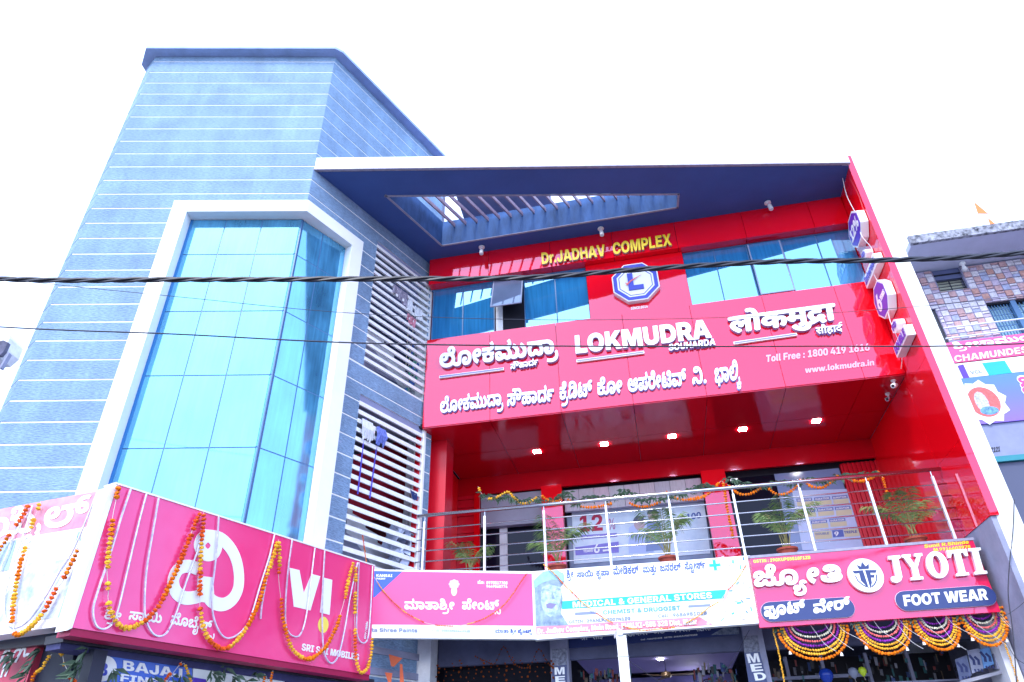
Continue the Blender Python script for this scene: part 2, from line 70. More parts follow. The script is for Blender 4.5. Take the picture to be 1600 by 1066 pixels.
(1,260):[457,[120,-6,5088,-6,5045,16,5024,51,24,72,5024,93,5038,125,5072,156,103,173,5121,184,5136,200,136,209,5136,215,5131,222,5121,226,112,226,5099,226,5086,214,86,205,5086,199,5090,187,92,182,26,158,5020,169,5012,198,12,212,5012,233,5033,266,5079,285,115,285,5153,285,5196,263,5214,230,214,213,5214,193,5200,164,5166,136,137,118,5116,105,5103,91,103,82,5103,72,5118,62,134,62,5160,62,5188,90,190,112,260,112,5263,86,5291,62,310,62,5334,62,5360,91,360,117,5360,141,5340,179,5303,209,279,219,314,266,5350,251,5406,208,5439,150,439,112,5439,78,5414,24,5360,-6,317,-6,5293,-6,5255,6,5223,32,207,54,242,55,5223,28,5183,2,5142,-6],[255,212,255,279,294,279,5322,279,5348,285,355,292,5361,297,5366,311,366,319,5366,333,5349,352,332,352,5318,352,5296,337,296,323,5296,321,5297,315,298,311,276,340,5280,345,5292,349,297,349,5309,349,5327,334,327,322,5327,308,5308,292,288,292,5268,292,5246,316,246,337,5246,354,5265,385,5306,404,337,404,5370,404,5416,379,5439,336,439,308,5439,283,5423,249,408,237,5399,230,5371,219,5330,212,301,212]],
(1,75):[95,[-46,-211,4916,-211,4864,-185,4838,-141,-162,-113,4838,-87,4859,-48,4897,-26,-78,-26,4946,-26,4974,-43,4986,-70,-14,-84,4986,-115,4950,-141,-83,-141,4906,-141,4877,-134,-130,-130,-126,-91,4881,-96,4900,-101,-91,-101,4922,-101,4937,-94,-63,-84,4937,-76,4927,-67,-82,-67,4910,-67,4895,-76,4885,-95,-115,-112,-115,-116,4885,-136,4916,-164,-47,-164,4974,-164,5012,-152,5036,-122,36,-96,5036,-73,5018,-35,2,-20,5016,-9,5031,12,31,24,5031,36,5018,58,3,70,40,106,5064,86,5086,51,86,28,5086,9,5072,-17,63,-24,57,-10,5071,-25,5089,-70,89,-98,5089,-133,5058,-184,4997,-211]],
(1,196):[620,[215,-6,5150,-6,5062,36,5016,109,16,157,5016,198,5048,254,5104,285,141,285,5170,285,5209,264,5230,227,230,202,5230,177,5209,140,5167,120,137,120,5115,120,5082,132,5057,149,49,157,61,212,5066,204,5081,187,5103,176,117,176,5138,176,5159,192,159,204,5159,216,5146,228,135,228,5124,228,5103,214,5090,183,90,157,5090,131,5116,89,5171,63,214,63,5252,63,5304,82,5332,117,332,143,5332,176,5303,215,277,227,328,267,5356,252,5393,215,5411,171,411,143,5411,102,5372,34,5286,-6],[245,212,245,279,355,279,355,212],[528,120,5484,120,5432,173,432,224,432,232,5432,274,5462,330,5516,359,550,359,5577,359,5614,349,627,342,595,293,5585,298,5566,303,552,303,5537,303,5512,290,5497,260,497,235,497,212,5497,195,5511,172,526,172,5535,172,5546,181,546,190,5546,196,5542,204,538,206,5533,209,5519,212,508,212,343,212,343,279,502,279,5530,279,5571,268,586,255,5598,244,5611,215,611,196,5611,158,5564,120]],
(1,343):[212,[177,-262,5156,-262,5124,-251,5098,-227,83,-209,5072,-194,5059,-183,52,-183,5044,-183,5035,-193,35,-202,5035,-212,5043,-233,50,-246,2,-265,4994,-252,4982,-218,-18,-203,4982,-173,5020,-137,53,-137,5075,-137,5108,-156,130,-183,5140,-196,5155,-210,5169,-216,176,-216,5185,-216,5199,-208,5207,-187,207,-169,5207,-143,5185,-94,171,-75,217,-53,5228,-67,5247,-105,5259,-148,259,-171,5259,-202,5240,-243,5204,-262]],
(1,156):[625,[123,-6,5089,-6,5041,17,5015,60,15,88,5015,114,5037,151,5078,171,105,171,5142,171,5178,141,178,116,5178,108,5173,90,170,85,117,88,5118,91,5119,96,119,98,5119,106,5111,114,103,114,5094,114,5082,102,82,92,5082,77,5108,62,136,62,5166,62,5195,89,198,112,268,112,5270,86,5293,62,310,62,5328,62,5344,86,344,105,5344,121,5333,152,5310,180,5279,203,260,212,352,224,5374,208,5407,171,5423,126,423,100,5423,60,5396,14,5351,-6,326,-6,5299,-6,5260,7,5231,33,217,52,250,50,5232,31,5197,6,5153,-6],[15,212,15,279,285,279,5311,279,5332,283,338,286,5344,290,5348,300,348,308,5348,321,5335,346,322,360,381,395,5406,365,5423,319,423,295,5423,281,5414,250,402,238,5387,224,5342,212,303,212],[486,-6,5447,-6,5385,28,358,57,391,118,5410,92,5447,62,474,62,5500,62,5529,92,529,118,5529,143,5507,180,5470,208,447,219,481,264,5517,248,5574,206,5608,150,608,113,5608,87,5593,44,5564,12,5517,-6],[441,212,441,279,538,279,538,212]],
(1,147):[351,[181,-6,5134,-6,5071,12,5033,43,5016,85,16,110,5016,114,5017,130,19,139,95,129,5094,127,5094,121,94,119,5094,109,5099,88,5116,69,5150,58,180,58,5203,58,5235,66,5254,79,5263,97,263,108,5263,116,5257,131,252,136,5250,138,5247,140,246,142,5238,147,5218,151,208,151,5195,151,5185,144,185,139,5185,134,5195,128,205,128,5213,128,5228,135,5237,152,237,164,5237,181,5225,203,5205,217,193,221,258,243,5280,229,5307,193,307,167,5307,166,5307,159,306,157,293,142,5285,126,5261,98,5224,82,195,82,5156,82,5120,114,120,138,5120,153,5135,179,5170,196,198,196,5216,196,5245,189,262,180,5264,180,5265,185,5267,190,269,189,5302,178,5334,130,334,101,5334,73,5312,33,5271,6,5215,-6],[17,212,17,279,275,279,275,212]],
(1,258):[440,[123,-6,5089,-6,5041,17,5015,60,15,88,5015,114,5037,151,5078,171,105,171,5142,171,5178,141,178,116,5178,108,5173,90,170,85,117,88,5118,91,5119,96,119,98,5119,106,5111,114,103,114,5094,114,5082,102,82,92,5082,77,5108,62,136,62,5166,62,5194,89,198,112,268,112,5270,86,5294,62,310,62,5324,62,5338,73,5344,90,344,99,5344,117,5331,154,318,171,389,200,5406,176,5423,122,423,92,5423,58,5397,15,5352,-6,325,-6,5299,-6,5260,7,5230,33,217,52,250,50,5232,31,5197,6,5153,-6],[229,129,5210,129,5189,150,189,166,5189,183,5211,204,229,204,5247,204,5270,183,270,166,5270,150,5248,129],[15,212,15,279,279,279,5306,279,5332,285,340,292,5346,297,5351,311,351,319,5351,333,5334,352,316,352,5302,352,5281,337,281,323,5281,321,5281,315,282,311,261,340,5265,345,5276,349,281,349,5293,349,5311,334,311,322,5311,308,5292,292,273,292,5252,292,5230,316,230,337,5230,354,5250,385,5290,404,321,404,5354,404,5400,379,5423,336,423,308,5423,283,5407,249,392,237,5384,230,5356,219,5314,212,285,212]],
(1,6):[309,[153,-6,5112,-6,5050,24,5015,83,15,126,5015,164,5047,224,5109,258,155,258,5201,258,5262,223,5293,163,293,126,5293,85,5260,26,5198,-6],[153,60,5185,60,5214,98,214,126,5214,158,5183,194,155,194,5134,194,5107,176,5094,146,94,127,5094,96,5126,60]],
(1,129):[72,[9,-169,4987,-169,4955,-158,4929,-134,-85,-116,4903,-100,4891,-90,-117,-90,4875,-90,4866,-100,-134,-108,4866,-118,4874,-139,-119,-152,-167,-171,4825,-158,4814,-125,-186,-109,4814,-79,4852,-43,-116,-43,4906,-43,4939,-63,-39,-89,4971,-102,4987,-117,5000,-122,7,-122,5017,-122,5030,-114,5038,-94,38,-76,5038,-49,5016,0,2,19,49,40,5059,26,5079,-12,5091,-55,91,-77,5091,-108,5071,-149,5035,-169]],
(1,429):[156,[33,37,5033,61,5060,80,78,80,5097,80,5123,61,123,37,5123,15,5097,-6,78,-6,5060,-6,5033,15],[33,188,5033,212,5060,231,78,231,5097,231,5123,212,123,188,5123,165,5097,145,78,145,5060,145,5033,165]],
(1,65):[72,[-50,-211,4915,-211,4864,-185,4838,-141,-162,-113,4838,-87,4859,-48,4897,-26,-78,-26,4946,-26,4974,-43,4986,-70,-14,-84,4986,-115,4950,-141,-82,-141,4906,-141,4877,-134,-130,-130,-126,-91,4881,-96,4900,-101,-91,-101,4922,-101,4937,-94,-63,-84,4937,-76,4927,-67,-82,-67,4910,-67,4895,-76,4885,-95,-115,-112,-115,-115,4885,-136,4916,-164,-51,-164,4970,-164,5008,-151,5032,-114,32,-79,5032,-52,5016,-2,3,20,49,40,5060,22,5076,-17,5085,-56,85,-76,5085,-144,5016,-211]],
(1,152):[440,[123,-6,5089,-6,5041,17,5015,60,15,88,5015,114,5037,151,5078,171,105,171,5142,171,5178,141,178,116,5178,108,5173,90,170,85,117,88,5118,91,5119,96,119,98,5119,106,5111,114,103,114,5094,114,5082,102,82,92,5082,77,5108,62,136,62,5166,62,5194,89,198,112,268,112,5270,86,5294,62,310,62,5324,62,5338,73,5344,90,344,99,5344,117,5331,154,318,171,389,200,5406,176,5423,122,423,92,5423,58,5397,15,5352,-6,325,-6,5299,-6,5260,7,5230,33,217,52,250,50,5232,31,5197,6,5153,-6],[229,129,5210,129,5189,150,189,166,5189,183,5211,204,229,204,5247,204,5270,183,270,166,5270,150,5248,129],[15,212,15,279,353,279,353,212]],
(1,262):[625,[123,-6,5089,-6,5041,17,5015,60,15,88,5015,114,5037,151,5078,171,105,171,5142,171,5178,141,178,116,5178,108,5173,90,170,85,117,88,5118,91,5119,96,119,98,5119,106,5111,114,103,114,5094,114,5082,102,82,92,5082,77,5108,62,136,62,5166,62,5195,89,198,112,268,112,5270,86,5293,62,310,62,5328,62,5344,86,344,105,5344,121,5333,152,5310,180,5279,203,260,212,352,224,5375,209,5407,172,5423,127,423,100,5423,60,5396,14,5351,-6,326,-6,5299,-6,5260,7,5231,33,217,52,250,50,5232,31,5197,6,5153,-6],[15,212,15,279,279,279,5306,279,5332,285,340,292,5346,297,5351,311,351,319,5351,333,5334,352,316,352,5302,352,5281,337,281,323,5281,321,5281,315,282,311,261,340,5265,345,5276,349,281,349,5293,349,5311,334,311,322,5311,308,5292,292,273,292,5252,292,5230,316,230,337,5230,354,5250,385,5290,404,321,404,5354,404,5400,379,5423,336,423,308,5423,283,5407,249,392,237,5384,230,5356,219,5314,212,285,212],[486,-6,5447,-6,5385,28,358,57,391,118,5410,92,5447,62,474,62,5500,62,5529,92,529,118,5529,143,5507,180,5470,208,447,219,489,286,5522,270,5576,222,5608,158,608,117,5608,80,5581,24,5528,-6]],
(1,38):[351,[181,-6,5134,-6,5071,12,5033,43,5016,85,16,110,5016,114,5017,130,19,139,95,129,5094,127,5094,121,94,119,5094,109,5099,88,5116,69,5150,58,180,58,5203,58,5235,66,5254,79,5263,97,263,108,5263,116,5257,131,252,136,5250,138,5247,140,246,142,5238,147,5218,151,208,151,5195,151,5185,144,185,139,5185,134,5195,128,205,128,5213,128,5228,135,5237,152,237,164,5237,181,5225,203,5205,217,193,221,258,245,5280,231,5307,193,307,167,5307,166,5307,159,306,157,293,142,5285,126,5261,98,5224,82,195,82,5156,82,5120,114,120,138,5120,153,5135,179,5170,196,198,196,5216,196,5245,189,262,180,5264,180,5265,185,5267,190,269,189,5302,178,5334,130,334,101,5334,73,5312,33,5271,6,5215,-6],[17,212,17,279,196,279,5221,279,5243,283,248,286,5254,290,5258,300,258,308,5258,321,5245,346,233,360,292,395,5317,365,5334,319,334,295,5334,281,5325,250,312,238,5298,224,5253,212,213,212]],
(1,111):[24,[50,-88,5050,-108,5037,-134,25,-143,5010,-155,4969,-163,-65,-163,-240,-163,-240,-112,-85,-112,-95,-118,4903,-111,4900,-95,-100,-85,4900,-70,4916,-40,4950,-20,-23,-20,5014,-20,5050,-59],[-51,-93,4949,-100,4952,-113,-45,-118,-54,-112,-36,-112,4982,-112,5001,-101,1,-87,5001,-77,4989,-64,-24,-64,4963,-64,4949,-80]],
(1,30):[441,[315,-6,5278,-6,5229,24,208,54,242,55,5223,28,5183,2,5142,-6,120,-6,5088,-6,5045,16,5024,51,24,72,5024,93,5038,125,5072,156,103,173,5121,184,5136,200,136,209,5136,215,5131,222,5121,226,112,226,5099,226,5086,214,86,205,5086,199,5090,187,92,182,26,158,5020,169,5012,198,12,212,5012,233,5033,266,5079,285,115,285,5153,285,5196,263,5214,230,214,213,5214,193,5200,164,5166,136,137,118,5116,105,5103,91,103,82,5103,72,5118,62,134,62,5160,62,5188,90,190,112,260,112,5263,86,5288,62,310,62,5329,62,5349,81,349,96,5349,106,5344,124,338,132,407,163,5418,147,5428,109,428,89,5428,59,5403,16,5353,-6],[292,147,5260,147,5215,163,5185,188,174,202,165,234,195,257,5214,231,5258,204,281,204,5298,204,5320,222,320,240,5320,247,5318,260,316,266,384,285,5390,275,5396,248,396,232,5396,208,5372,170,5326,147]],
(1,42):[391,[264,-6,5238,-6,5198,9,5164,39,147,60,5138,70,5127,82,5118,87,113,87,5104,87,5094,75,94,65,5094,52,5104,29,113,15,43,-12,5031,4,5015,49,15,68,5015,94,5036,133,5077,155,109,155,5137,155,5182,132,205,102,5217,89,5235,71,5252,62,262,62,5277,62,5294,83,294,104,5294,126,5273,167,5235,200,210,212,15,212,15,279,234,279,5260,279,5282,283,287,286,5293,290,5297,300,297,308,5297,321,5284,346,271,360,331,395,5355,365,5373,319,373,295,5373,281,5363,250,351,238,5339,227,5306,216,285,214,274,214,301,224,5324,208,5356,171,5373,126,373,100,5373,47,5317,-6]],
(1,49):[350,[175,-6,5126,-6,5056,24,5018,81,18,122,5018,146,5033,185,5064,214,88,224,99,212,18,212,18,279,195,279,5220,279,5242,283,247,286,5253,290,5257,300,257,308,5257,321,5244,346,231,360,291,395,5316,365,5333,319,333,294,5333,280,5324,252,313,240,5306,232,5283,220,266,216,278,224,5297,213,5321,182,5333,145,333,122,5333,82,5296,25,5226,-6],[176,64,5202,64,5236,83,5253,116,253,137,5253,160,5235,193,5200,212,176,212,5150,212,5115,192,5097,158,97,137,5097,101,5139,64]],
(1,270):[390,[265,-6,5238,-6,5198,9,5164,39,147,60,5138,70,5127,82,5118,87,113,87,5104,87,5094,75,94,65,5094,52,5104,29,113,15,43,-12,5031,4,5015,49,15,68,5015,94,5036,133,5077,155,109,155,5127,155,5158,144,5189,119,207,98,5216,87,5233,71,5251,62,262,62,5277,62,5294,82,294,100,5294,116,5280,154,268,171,338,200,5356,176,5373,122,373,94,5373,45,5317,-6],[201,132,5181,132,5160,153,160,169,5160,186,5182,208,201,208,5219,208,5241,186,241,169,5241,153,5220,132],[15,212,15,279,228,279,5255,279,5282,285,289,292,5295,297,5300,311,300,319,5300,333,5283,352,266,352,5251,352,5230,337,230,323,5230,321,5231,315,231,311,210,340,5214,345,5225,349,230,349,5243,349,5260,334,260,322,5260,308,5241,292,222,292,5202,292,5179,316,179,337,5179,354,5199,385,5239,404,270,404,5304,404,5350,379,5373,336,373,308,5373,283,5356,249,342,237,5333,230,5305,219,5264,212,235,212]],
(1,64):[420,[44,-6,5001,-6,4940,30,-90,62,-46,112,4973,88,5008,62,31,62,5049,62,5067,78,67,95,5067,108,5066,129,5064,148,64,159,5064,200,5105,256,5176,285,223,285,5270,285,5339,258,5382,213,5403,156,403,125,5403,84,5373,25,5316,-6,277,-6,5243,-6,5194,16,5170,57,170,85,5170,106,5186,138,5216,157,237,157,5263,157,5288,134,288,116,5288,100,5270,81,254,81,5245,81,5227,88,221,98,229,106,5228,103,5227,96,227,92,5227,80,5245,57,268,57,5287,57,5312,73,5325,103,325,124,5325,150,5303,192,5258,217,225,217,5201,217,5164,203,5143,171,143,146,5143,135,5144,116,5145,95,145,81,5145,49,5119,11,5074,-6]],
(1,106):[73,[-124,-188,4851,-188,4816,-167,4800,-130,-200,-108,4800,-78,4822,-40,4859,-22,-119,-22,4907,-22,4938,-49,-62,-72,4938,-90,4909,-119,-123,-119,4857,-119,4828,-107,-180,-99,-168,-64,4837,-70,4855,-85,-129,-85,4883,-85,4893,-76,-107,-71,4893,-65,4886,-60,-120,-60,4866,-60,4847,-82,-153,-106,4847,-116,4853,-133,4868,-143,-118,-143,4902,-143,4919,-124,-79,-115,-31,-115,4972,-128,4987,-143,2,-143,5015,-143,5029,-130,29,-118,5029,-105,5011,-88,-5,-86,19,-48,5038,-55,5065,-76,5080,-103,80,-121,5080,-144,5062,-174,5029,-188,7,-188,4978,-188,4944,-166,-72,-142,-37,-140,4950,-160,4922,-180,4893,-188],[-34,-89,-34,-44,-14,-44,4997,-44,5010,-41,13,-38,5016,-34,5019,-25,19,-18,5019,-7,5010,21,1,37,51,51,5062,32,5072,-4,72,-22,5072,-45,5055,-75,5024,-89,3,-89]],
(1,201):[577,[265,-6,5238,-6,5198,9,5164,39,147,60,5138,70,5127,82,5118,87,113,87,5104,87,5094,75,94,65,5094,52,5104,29,113,15,43,-12,5031,4,5015,49,15,68,5015,94,5036,133,5077,155,109,155,5127,155,5158,144,5189,119,207,98,5216,87,5233,71,5251,62,262,62,5277,62,5294,82,294,100,5294,116,5280,154,268,171,338,200,5356,176,5373,122,373,94,5373,45,5317,-6],[201,132,5181,132,5160,153,160,169,5160,186,5182,208,201,208,5219,208,5241,186,241,169,5241,153,5220,132],[15,212,15,279,302,279,302,212],[485,120,5440,120,5389,173,389,224,389,232,5389,274,5419,330,5473,359,507,359,5533,359,5570,349,584,342,551,293,5542,298,5522,303,509,303,5494,303,5468,290,5454,260,454,235,454,212,5454,195,5467,172,483,172,5491,172,5502,181,502,190,5502,196,5498,204,494,206,5490,209,5476,212,464,212,300,212,300,279,458,279,5486,279,5527,268,543,255,5555,244,5568,215,568,196,5568,158,5521,120]],
(1,246):[441,[315,-6,5278,-6,5229,24,208,54,242,55,5223,28,5183,2,5142,-6,120,-6,5088,-6,5045,16,5024,51,24,72,5024,93,5038,125,5072,156,103,173,5121,184,5136,200,136,209,5136,215,5131,222,5121,226,112,226,5099,226,5086,214,86,205,5086,199,5090,187,92,182,26,158,5020,169,5012,198,12,212,5012,233,5033,266,5079,285,115,285,5153,285,5196,263,5214,230,214,213,5214,193,5200,164,5166,136,137,118,5116,105,5103,91,103,82,5103,72,5118,62,134,62,5160,62,5188,90,190,112,260,112,5263,86,5288,62,310,62,5329,62,5349,81,349,96,5349,106,5344,124,338,132,407,163,5418,147,5428,109,428,89,5428,59,5403,16,5353,-6],[290,145,5258,145,5213,162,5184,188,174,202,165,234,196,256,5214,230,5256,202,281,202,5298,202,5312,212,312,220,5312,226,5309,235,306,239,374,261,5380,249,5385,227,385,217,5385,196,5365,164,5324,145],[255,221,255,279,283,279,5310,279,5337,285,344,292,5350,297,5355,311,355,319,5355,333,5338,352,321,352,5306,352,5285,337,285,323,5285,321,5286,315,286,311,265,340,5269,345,5280,349,285,349,5298,349,5315,334,315,322,5315,308,5297,292,277,292,5257,292,5234,316,234,337,5234,354,5254,385,5295,404,326,404,5359,404,5405,379,5428,336,428,308,5428,289,5414,257,400,245,5392,239,5368,228,5328,221,297,221]],
(1,121):[143,[5,-209,4969,-209,4927,-190,4908,-161,-92,-147,4908,-134,4916,-115,4937,-98,-44,-88,4969,-82,4978,-74,-22,-69,4978,-66,4971,-61,-38,-61,4953,-61,4944,-66,-56,-72,4944,-75,4947,-81,-52,-83,-95,-98,4901,-91,4896,-72,-104,-63,4896,-45,4930,-22,-36,-22,4989,-22,5016,-34,5027,-55,27,-67,5027,-78,5021,-95,5001,-112,-19,-122,4968,-128,4959,-137,-41,-144,4959,-149,4968,-157,4988,-161,5,-161,5034,-161,5063,-146,5074,-123,74,-113,5074,-97,5061,-72,5041,-50,5020,-28,5006,-2,6,13,5006,32,5026,56,5057,67,74,67,5100,67,5136,43,141,16,92,8,5090,15,5084,22,5077,25,73,25,5067,25,5059,19,59,13,5059,6,5073,-12,5093,-32,5114,-58,5128,-92,128,-113,5128,-128,5118,-161,5091,-191,5043,-209]],
(1,219):[346,[177,-6,5131,-6,5067,11,5029,43,5013,85,13,110,5013,114,5014,130,16,139,91,129,5091,127,5090,121,90,119,5090,109,5095,88,5112,69,5147,58,176,58,5200,58,5232,66,5251,79,5260,97,260,108,5260,116,5253,131,248,136,5247,137,5243,141,242,142,5234,147,5216,151,205,151,5191,151,5182,143,182,139,5182,134,5192,128,201,128,5209,128,5224,136,5234,164,234,192,5234,215,5220,258,5194,292,5159,311,138,311,5126,311,5112,302,112,292,5112,282,5126,273,137,273,5153,273,5171,294,173,309,230,305,5224,275,5196,236,5156,219,131,219,5108,219,5067,235,5043,266,43,290,5043,326,5096,367,144,367,5180,367,5241,342,5284,297,5308,235,308,199,5308,183,5303,156,298,143,5296,139,5288,132,5281,126,278,122,5265,103,5223,82,192,82,5153,82,5116,115,116,141,5116,156,5132,183,5167,200,195,200,5211,200,5240,195,257,189,266,189,5299,178,5331,130,331,101,5331,73,5309,33,5268,7,5211,-6]],
(1,153):[440,[123,-6,5089,-6,5041,17,5015,60,15,88,5015,114,5037,151,5078,171,105,171,5142,171,5178,141,178,116,5178,108,5173,90,170,85,117,88,5118,91,5119,96,119,98,5119,106,5111,114,103,114,5094,114,5082,102,82,92,5082,77,5108,62,136,62,5166,62,5194,89,198,112,268,112,5270,86,5294,62,310,62,5324,62,5338,73,5344,90,344,99,5344,117,5331,154,318,171,389,200,5406,176,5423,122,423,92,5423,58,5397,15,5352,-6,325,-6,5299,-6,5260,7,5230,33,217,52,250,50,5232,31,5197,6,5153,-6],[191,-73,198,3,266,3,272,-73],[229,129,5210,129,5189,150,189,166,5189,183,5211,204,229,204,5247,204,5270,183,270,166,5270,150,5248,129],[15,212,15,279,353,279,353,212]],
(1,277):[379,[-42,-94,4921,-94,4858,-77,4804,-42,-224,-15,-177,29,4842,8,4880,-18,4924,-30,-48,-30,4968,-30,4996,-24,5017,-8,5028,18,28,39,5028,63,5025,101,5021,135,21,152,5021,196,5061,255,5133,285,180,285,5228,285,5297,258,5341,213,5362,156,362,125,5362,84,5332,25,5275,-6,237,-6,5202,-6,5154,16,5129,57,129,85,5129,106,5145,138,5175,157,196,157,5222,157,5247,134,247,116,5247,100,5229,81,213,81,5204,81,5186,88,181,98,188,106,5187,103,5187,96,187,92,5187,80,5205,57,227,57,5246,57,5271,73,5284,103,284,124,5284,150,5262,192,5217,217,183,217,5145,217,5100,182,100,141,5100,122,5103,91,5106,57,106,35,5106,-12,5067,-69,5000,-94]],
(1,267):[441,[123,-6,5089,-6,5041,17,5015,60,15,88,5015,114,5037,151,5078,171,105,171,5142,171,5178,141,178,116,5178,108,5173,90,170,85,117,88,5118,91,5119,96,119,98,5119,106,5111,114,103,114,5094,114,5082,102,82,92,5082,77,5108,62,136,62,5166,62,5195,89,198,112,268,112,5270,86,5293,62,310,62,5328,62,5344,86,344,105,5344,121,5333,152,5310,180,5279,203,260,212,352,224,5375,209,5407,172,5423,127,423,100,5423,60,5396,14,5351,-6,326,-6,5299,-6,5260,7,5231,33,217,52,250,50,5232,31,5197,6,5153,-6],[15,212,15,279,279,279,5306,279,5332,285,340,292,5346,297,5351,311,351,319,5351,333,5334,352,316,352,5302,352,5281,337,281,323,5281,321,5281,315,282,311,261,340,5265,345,5276,349,281,349,5293,349,5311,334,311,322,5311,308,5292,292,273,292,5252,292,5230,316,230,337,5230,354,5250,385,5290,404,321,404,5354,404,5400,379,5423,336,423,308,5423,283,5407,249,392,237,5384,230,5356,219,5314,212,285,212]],
(1,194):[537,[175,-6,5126,-6,5056,24,5018,81,18,122,5018,146,5033,185,5064,214,88,224,99,212,18,212,18,279,278,279,278,212,273,212,275,220,5295,209,5320,181,5333,145,333,122,5333,82,5296,25,5226,-6],[176,64,5202,64,5236,83,5253,116,253,137,5253,160,5235,193,5200,212,176,212,5150,212,5115,192,5097,158,97,137,5097,101,5139,64],[445,120,5400,120,5349,173,349,224,349,232,5349,274,5379,330,5432,359,467,359,5493,359,5530,349,544,342,511,293,5502,298,5482,303,469,303,5454,303,5428,290,5414,260,414,235,414,212,5414,195,5427,172,443,172,5451,172,5462,181,462,190,5462,196,5458,204,454,206,5450,209,5435,212,424,212,259,212,259,279,418,279,5446,279,5487,268,503,255,5515,244,5528,215,528,196,5528,158,5481,120]],
(1,263):[703,[169,-6,5125,-6,5067,20,5032,64,5017,117,17,143,5017,183,5052,247,5118,285,167,285,5209,285,5267,258,5301,214,5316,162,316,136,5316,94,5281,30,5215,-6],[167,64,5188,64,5220,79,5237,112,237,136,5237,159,5221,196,5190,217,166,217,5146,217,5114,201,5096,169,96,143,5096,119,5114,84,5146,64],[380,-6,5340,-6,5278,26,252,56,284,118,5303,92,5341,62,367,62,5393,62,5422,92,422,118,5422,142,5400,180,5364,209,341,219,381,263,5416,248,5470,207,5501,153,501,116,5501,88,5486,43,5455,11,5410,-6],[564,-6,5525,-6,5463,28,437,57,469,118,5488,92,5526,62,552,62,5578,62,5607,92,607,118,5607,143,5585,180,5549,208,525,219,567,286,5600,270,5654,222,5686,158,686,117,5686,80,5660,24,5605,-6],[320,212,320,279,356,279,5384,279,5410,285,417,292,5423,297,5428,311,428,319,5428,333,5411,352,394,352,5380,352,5358,337,358,323,5358,321,5359,315,360,311,338,340,5342,345,5354,349,359,349,5371,349,5389,334,389,322,5389,308,5370,292,350,292,5330,292,5308,316,308,337,5308,354,5327,385,5368,404,399,404,5432,404,5478,379,5501,336,501,308,5501,283,5485,249,470,237,5461,230,5433,219,5392,212,363,212]],
(1,138):[457,[319,-6,5292,-6,5252,7,5221,33,209,52,242,55,5223,28,5183,2,5142,-6,120,-6,5088,-6,5045,16,5024,51,24,72,5024,93,5038,125,5072,156,103,173,5121,184,5136,200,136,209,5136,215,5131,222,5121,226,112,226,5099,226,5086,214,86,205,5086,199,5090,187,92,182,26,158,5020,169,5012,198,12,212,5012,233,5033,266,5079,285,115,285,5153,285,5196,263,5214,230,214,213,5214,193,5200,164,5166,136,137,118,5116,105,5103,91,103,82,5103,72,5118,62,134,62,5160,62,5188,90,190,111,260,111,5263,87,5288,62,312,62,5330,62,5349,77,349,91,5349,103,5337,119,5318,129,308,130,367,156,5385,148,5413,128,5428,99,428,79,5428,53,5403,15,5355,-6],[256,126,256,180,308,180,5316,184,5327,195,327,202,5327,208,5319,220,312,225,387,226,5392,220,5397,207,397,201,5397,195,5394,184,391,180,438,180,438,126,431,126,5423,126,5404,127,397,128,374,126],[256,212,256,279,388,279,388,212]],
(1,250):[426,[115,-6,5070,-6,5018,51,18,105,5018,133,5034,178,5066,214,91,226,104,212,18,212,18,279,265,279,5292,279,5318,285,326,292,5332,297,5337,311,337,319,5337,333,5319,352,302,352,5288,352,5267,337,267,323,5267,321,5267,315,268,311,246,340,5250,345,5262,349,267,349,5279,349,5297,334,297,322,5297,308,5278,292,258,292,5238,292,5216,316,216,337,5216,354,5235,385,5276,404,307,404,5340,404,5386,379,5409,336,409,308,5409,285,5395,252,382,240,5375,234,5352,222,5316,214,290,213,315,231,347,232,5362,227,5386,205,5399,175,399,158,5399,149,5396,133,393,127,5391,124,5382,124,379,120,5364,106,5330,86,304,86,5286,86,5253,98,5234,124,234,142,5234,170,5272,197,302,197,5319,197,5342,190,351,184,5379,171,5410,122,410,91,5410,59,5379,15,5330,-6,301,-6,5264,-6,5212,23,193,52,228,56,5210,32,5176,5,5139,-6],[132,62,5150,62,5170,87,173,107,244,107,5247,85,5271,62,293,62,5305,62,5325,69,5338,88,338,106,5338,120,5332,143,5316,157,304,157,5297,157,5288,151,288,144,5288,137,5299,131,307,131,5314,131,5327,137,5334,150,334,160,5334,170,5326,188,5303,203,5262,212,230,212,207,212,5181,212,5140,197,5112,171,5097,133,97,111,5097,86,5116,62]],
(1,162):[357,[152,-6,5111,-6,5050,13,5015,52,15,82,5015,108,5040,140,5086,160,117,167,5136,171,5159,179,5169,189,169,197,5169,205,5162,213,5150,217,143,217,5136,217,5124,213,5117,205,117,198,5117,195,5118,187,120,184,44,159,5039,169,5034,187,34,197,5034,211,5059,235,5108,249,144,249,5167,249,5208,234,5236,206,236,186,5236,164,5218,136,5178,117,145,110,5124,105,5101,98,5092,90,92,84,5092,77,5103,67,5128,61,152,61,5188,61,5236,80,5261,114,261,137,5261,163,5244,199,5219,222,208,228,207,243,254,249,5285,235,5323,199,5340,157,340,134,5340,92,5299,29,5216,-6],[16,212,16,279,280,279,280,212,185,212,147,223,91,212]],
(2,65):[382,[8,0,130,364,249,364,374,0,274,0,225,156,5213,197,5190,285,178,334,200,334,5188,285,5166,197,154,156,107,0],[93,73,93,142,290,142,290,73]],
(2,66):[330,[26,0,26,364,178,364,5219,364,5274,340,5303,299,303,272,5303,251,5285,218,5255,197,234,192,234,190,5257,189,5294,167,5316,128,316,102,5316,73,5287,26,5230,0,190,0],[114,71,170,71,5197,71,5224,92,224,111,5224,125,5211,145,5188,155,172,155,114,155],[114,215,165,215,5179,215,5200,225,5212,242,212,255,5212,273,5187,294,166,294,114,294]],
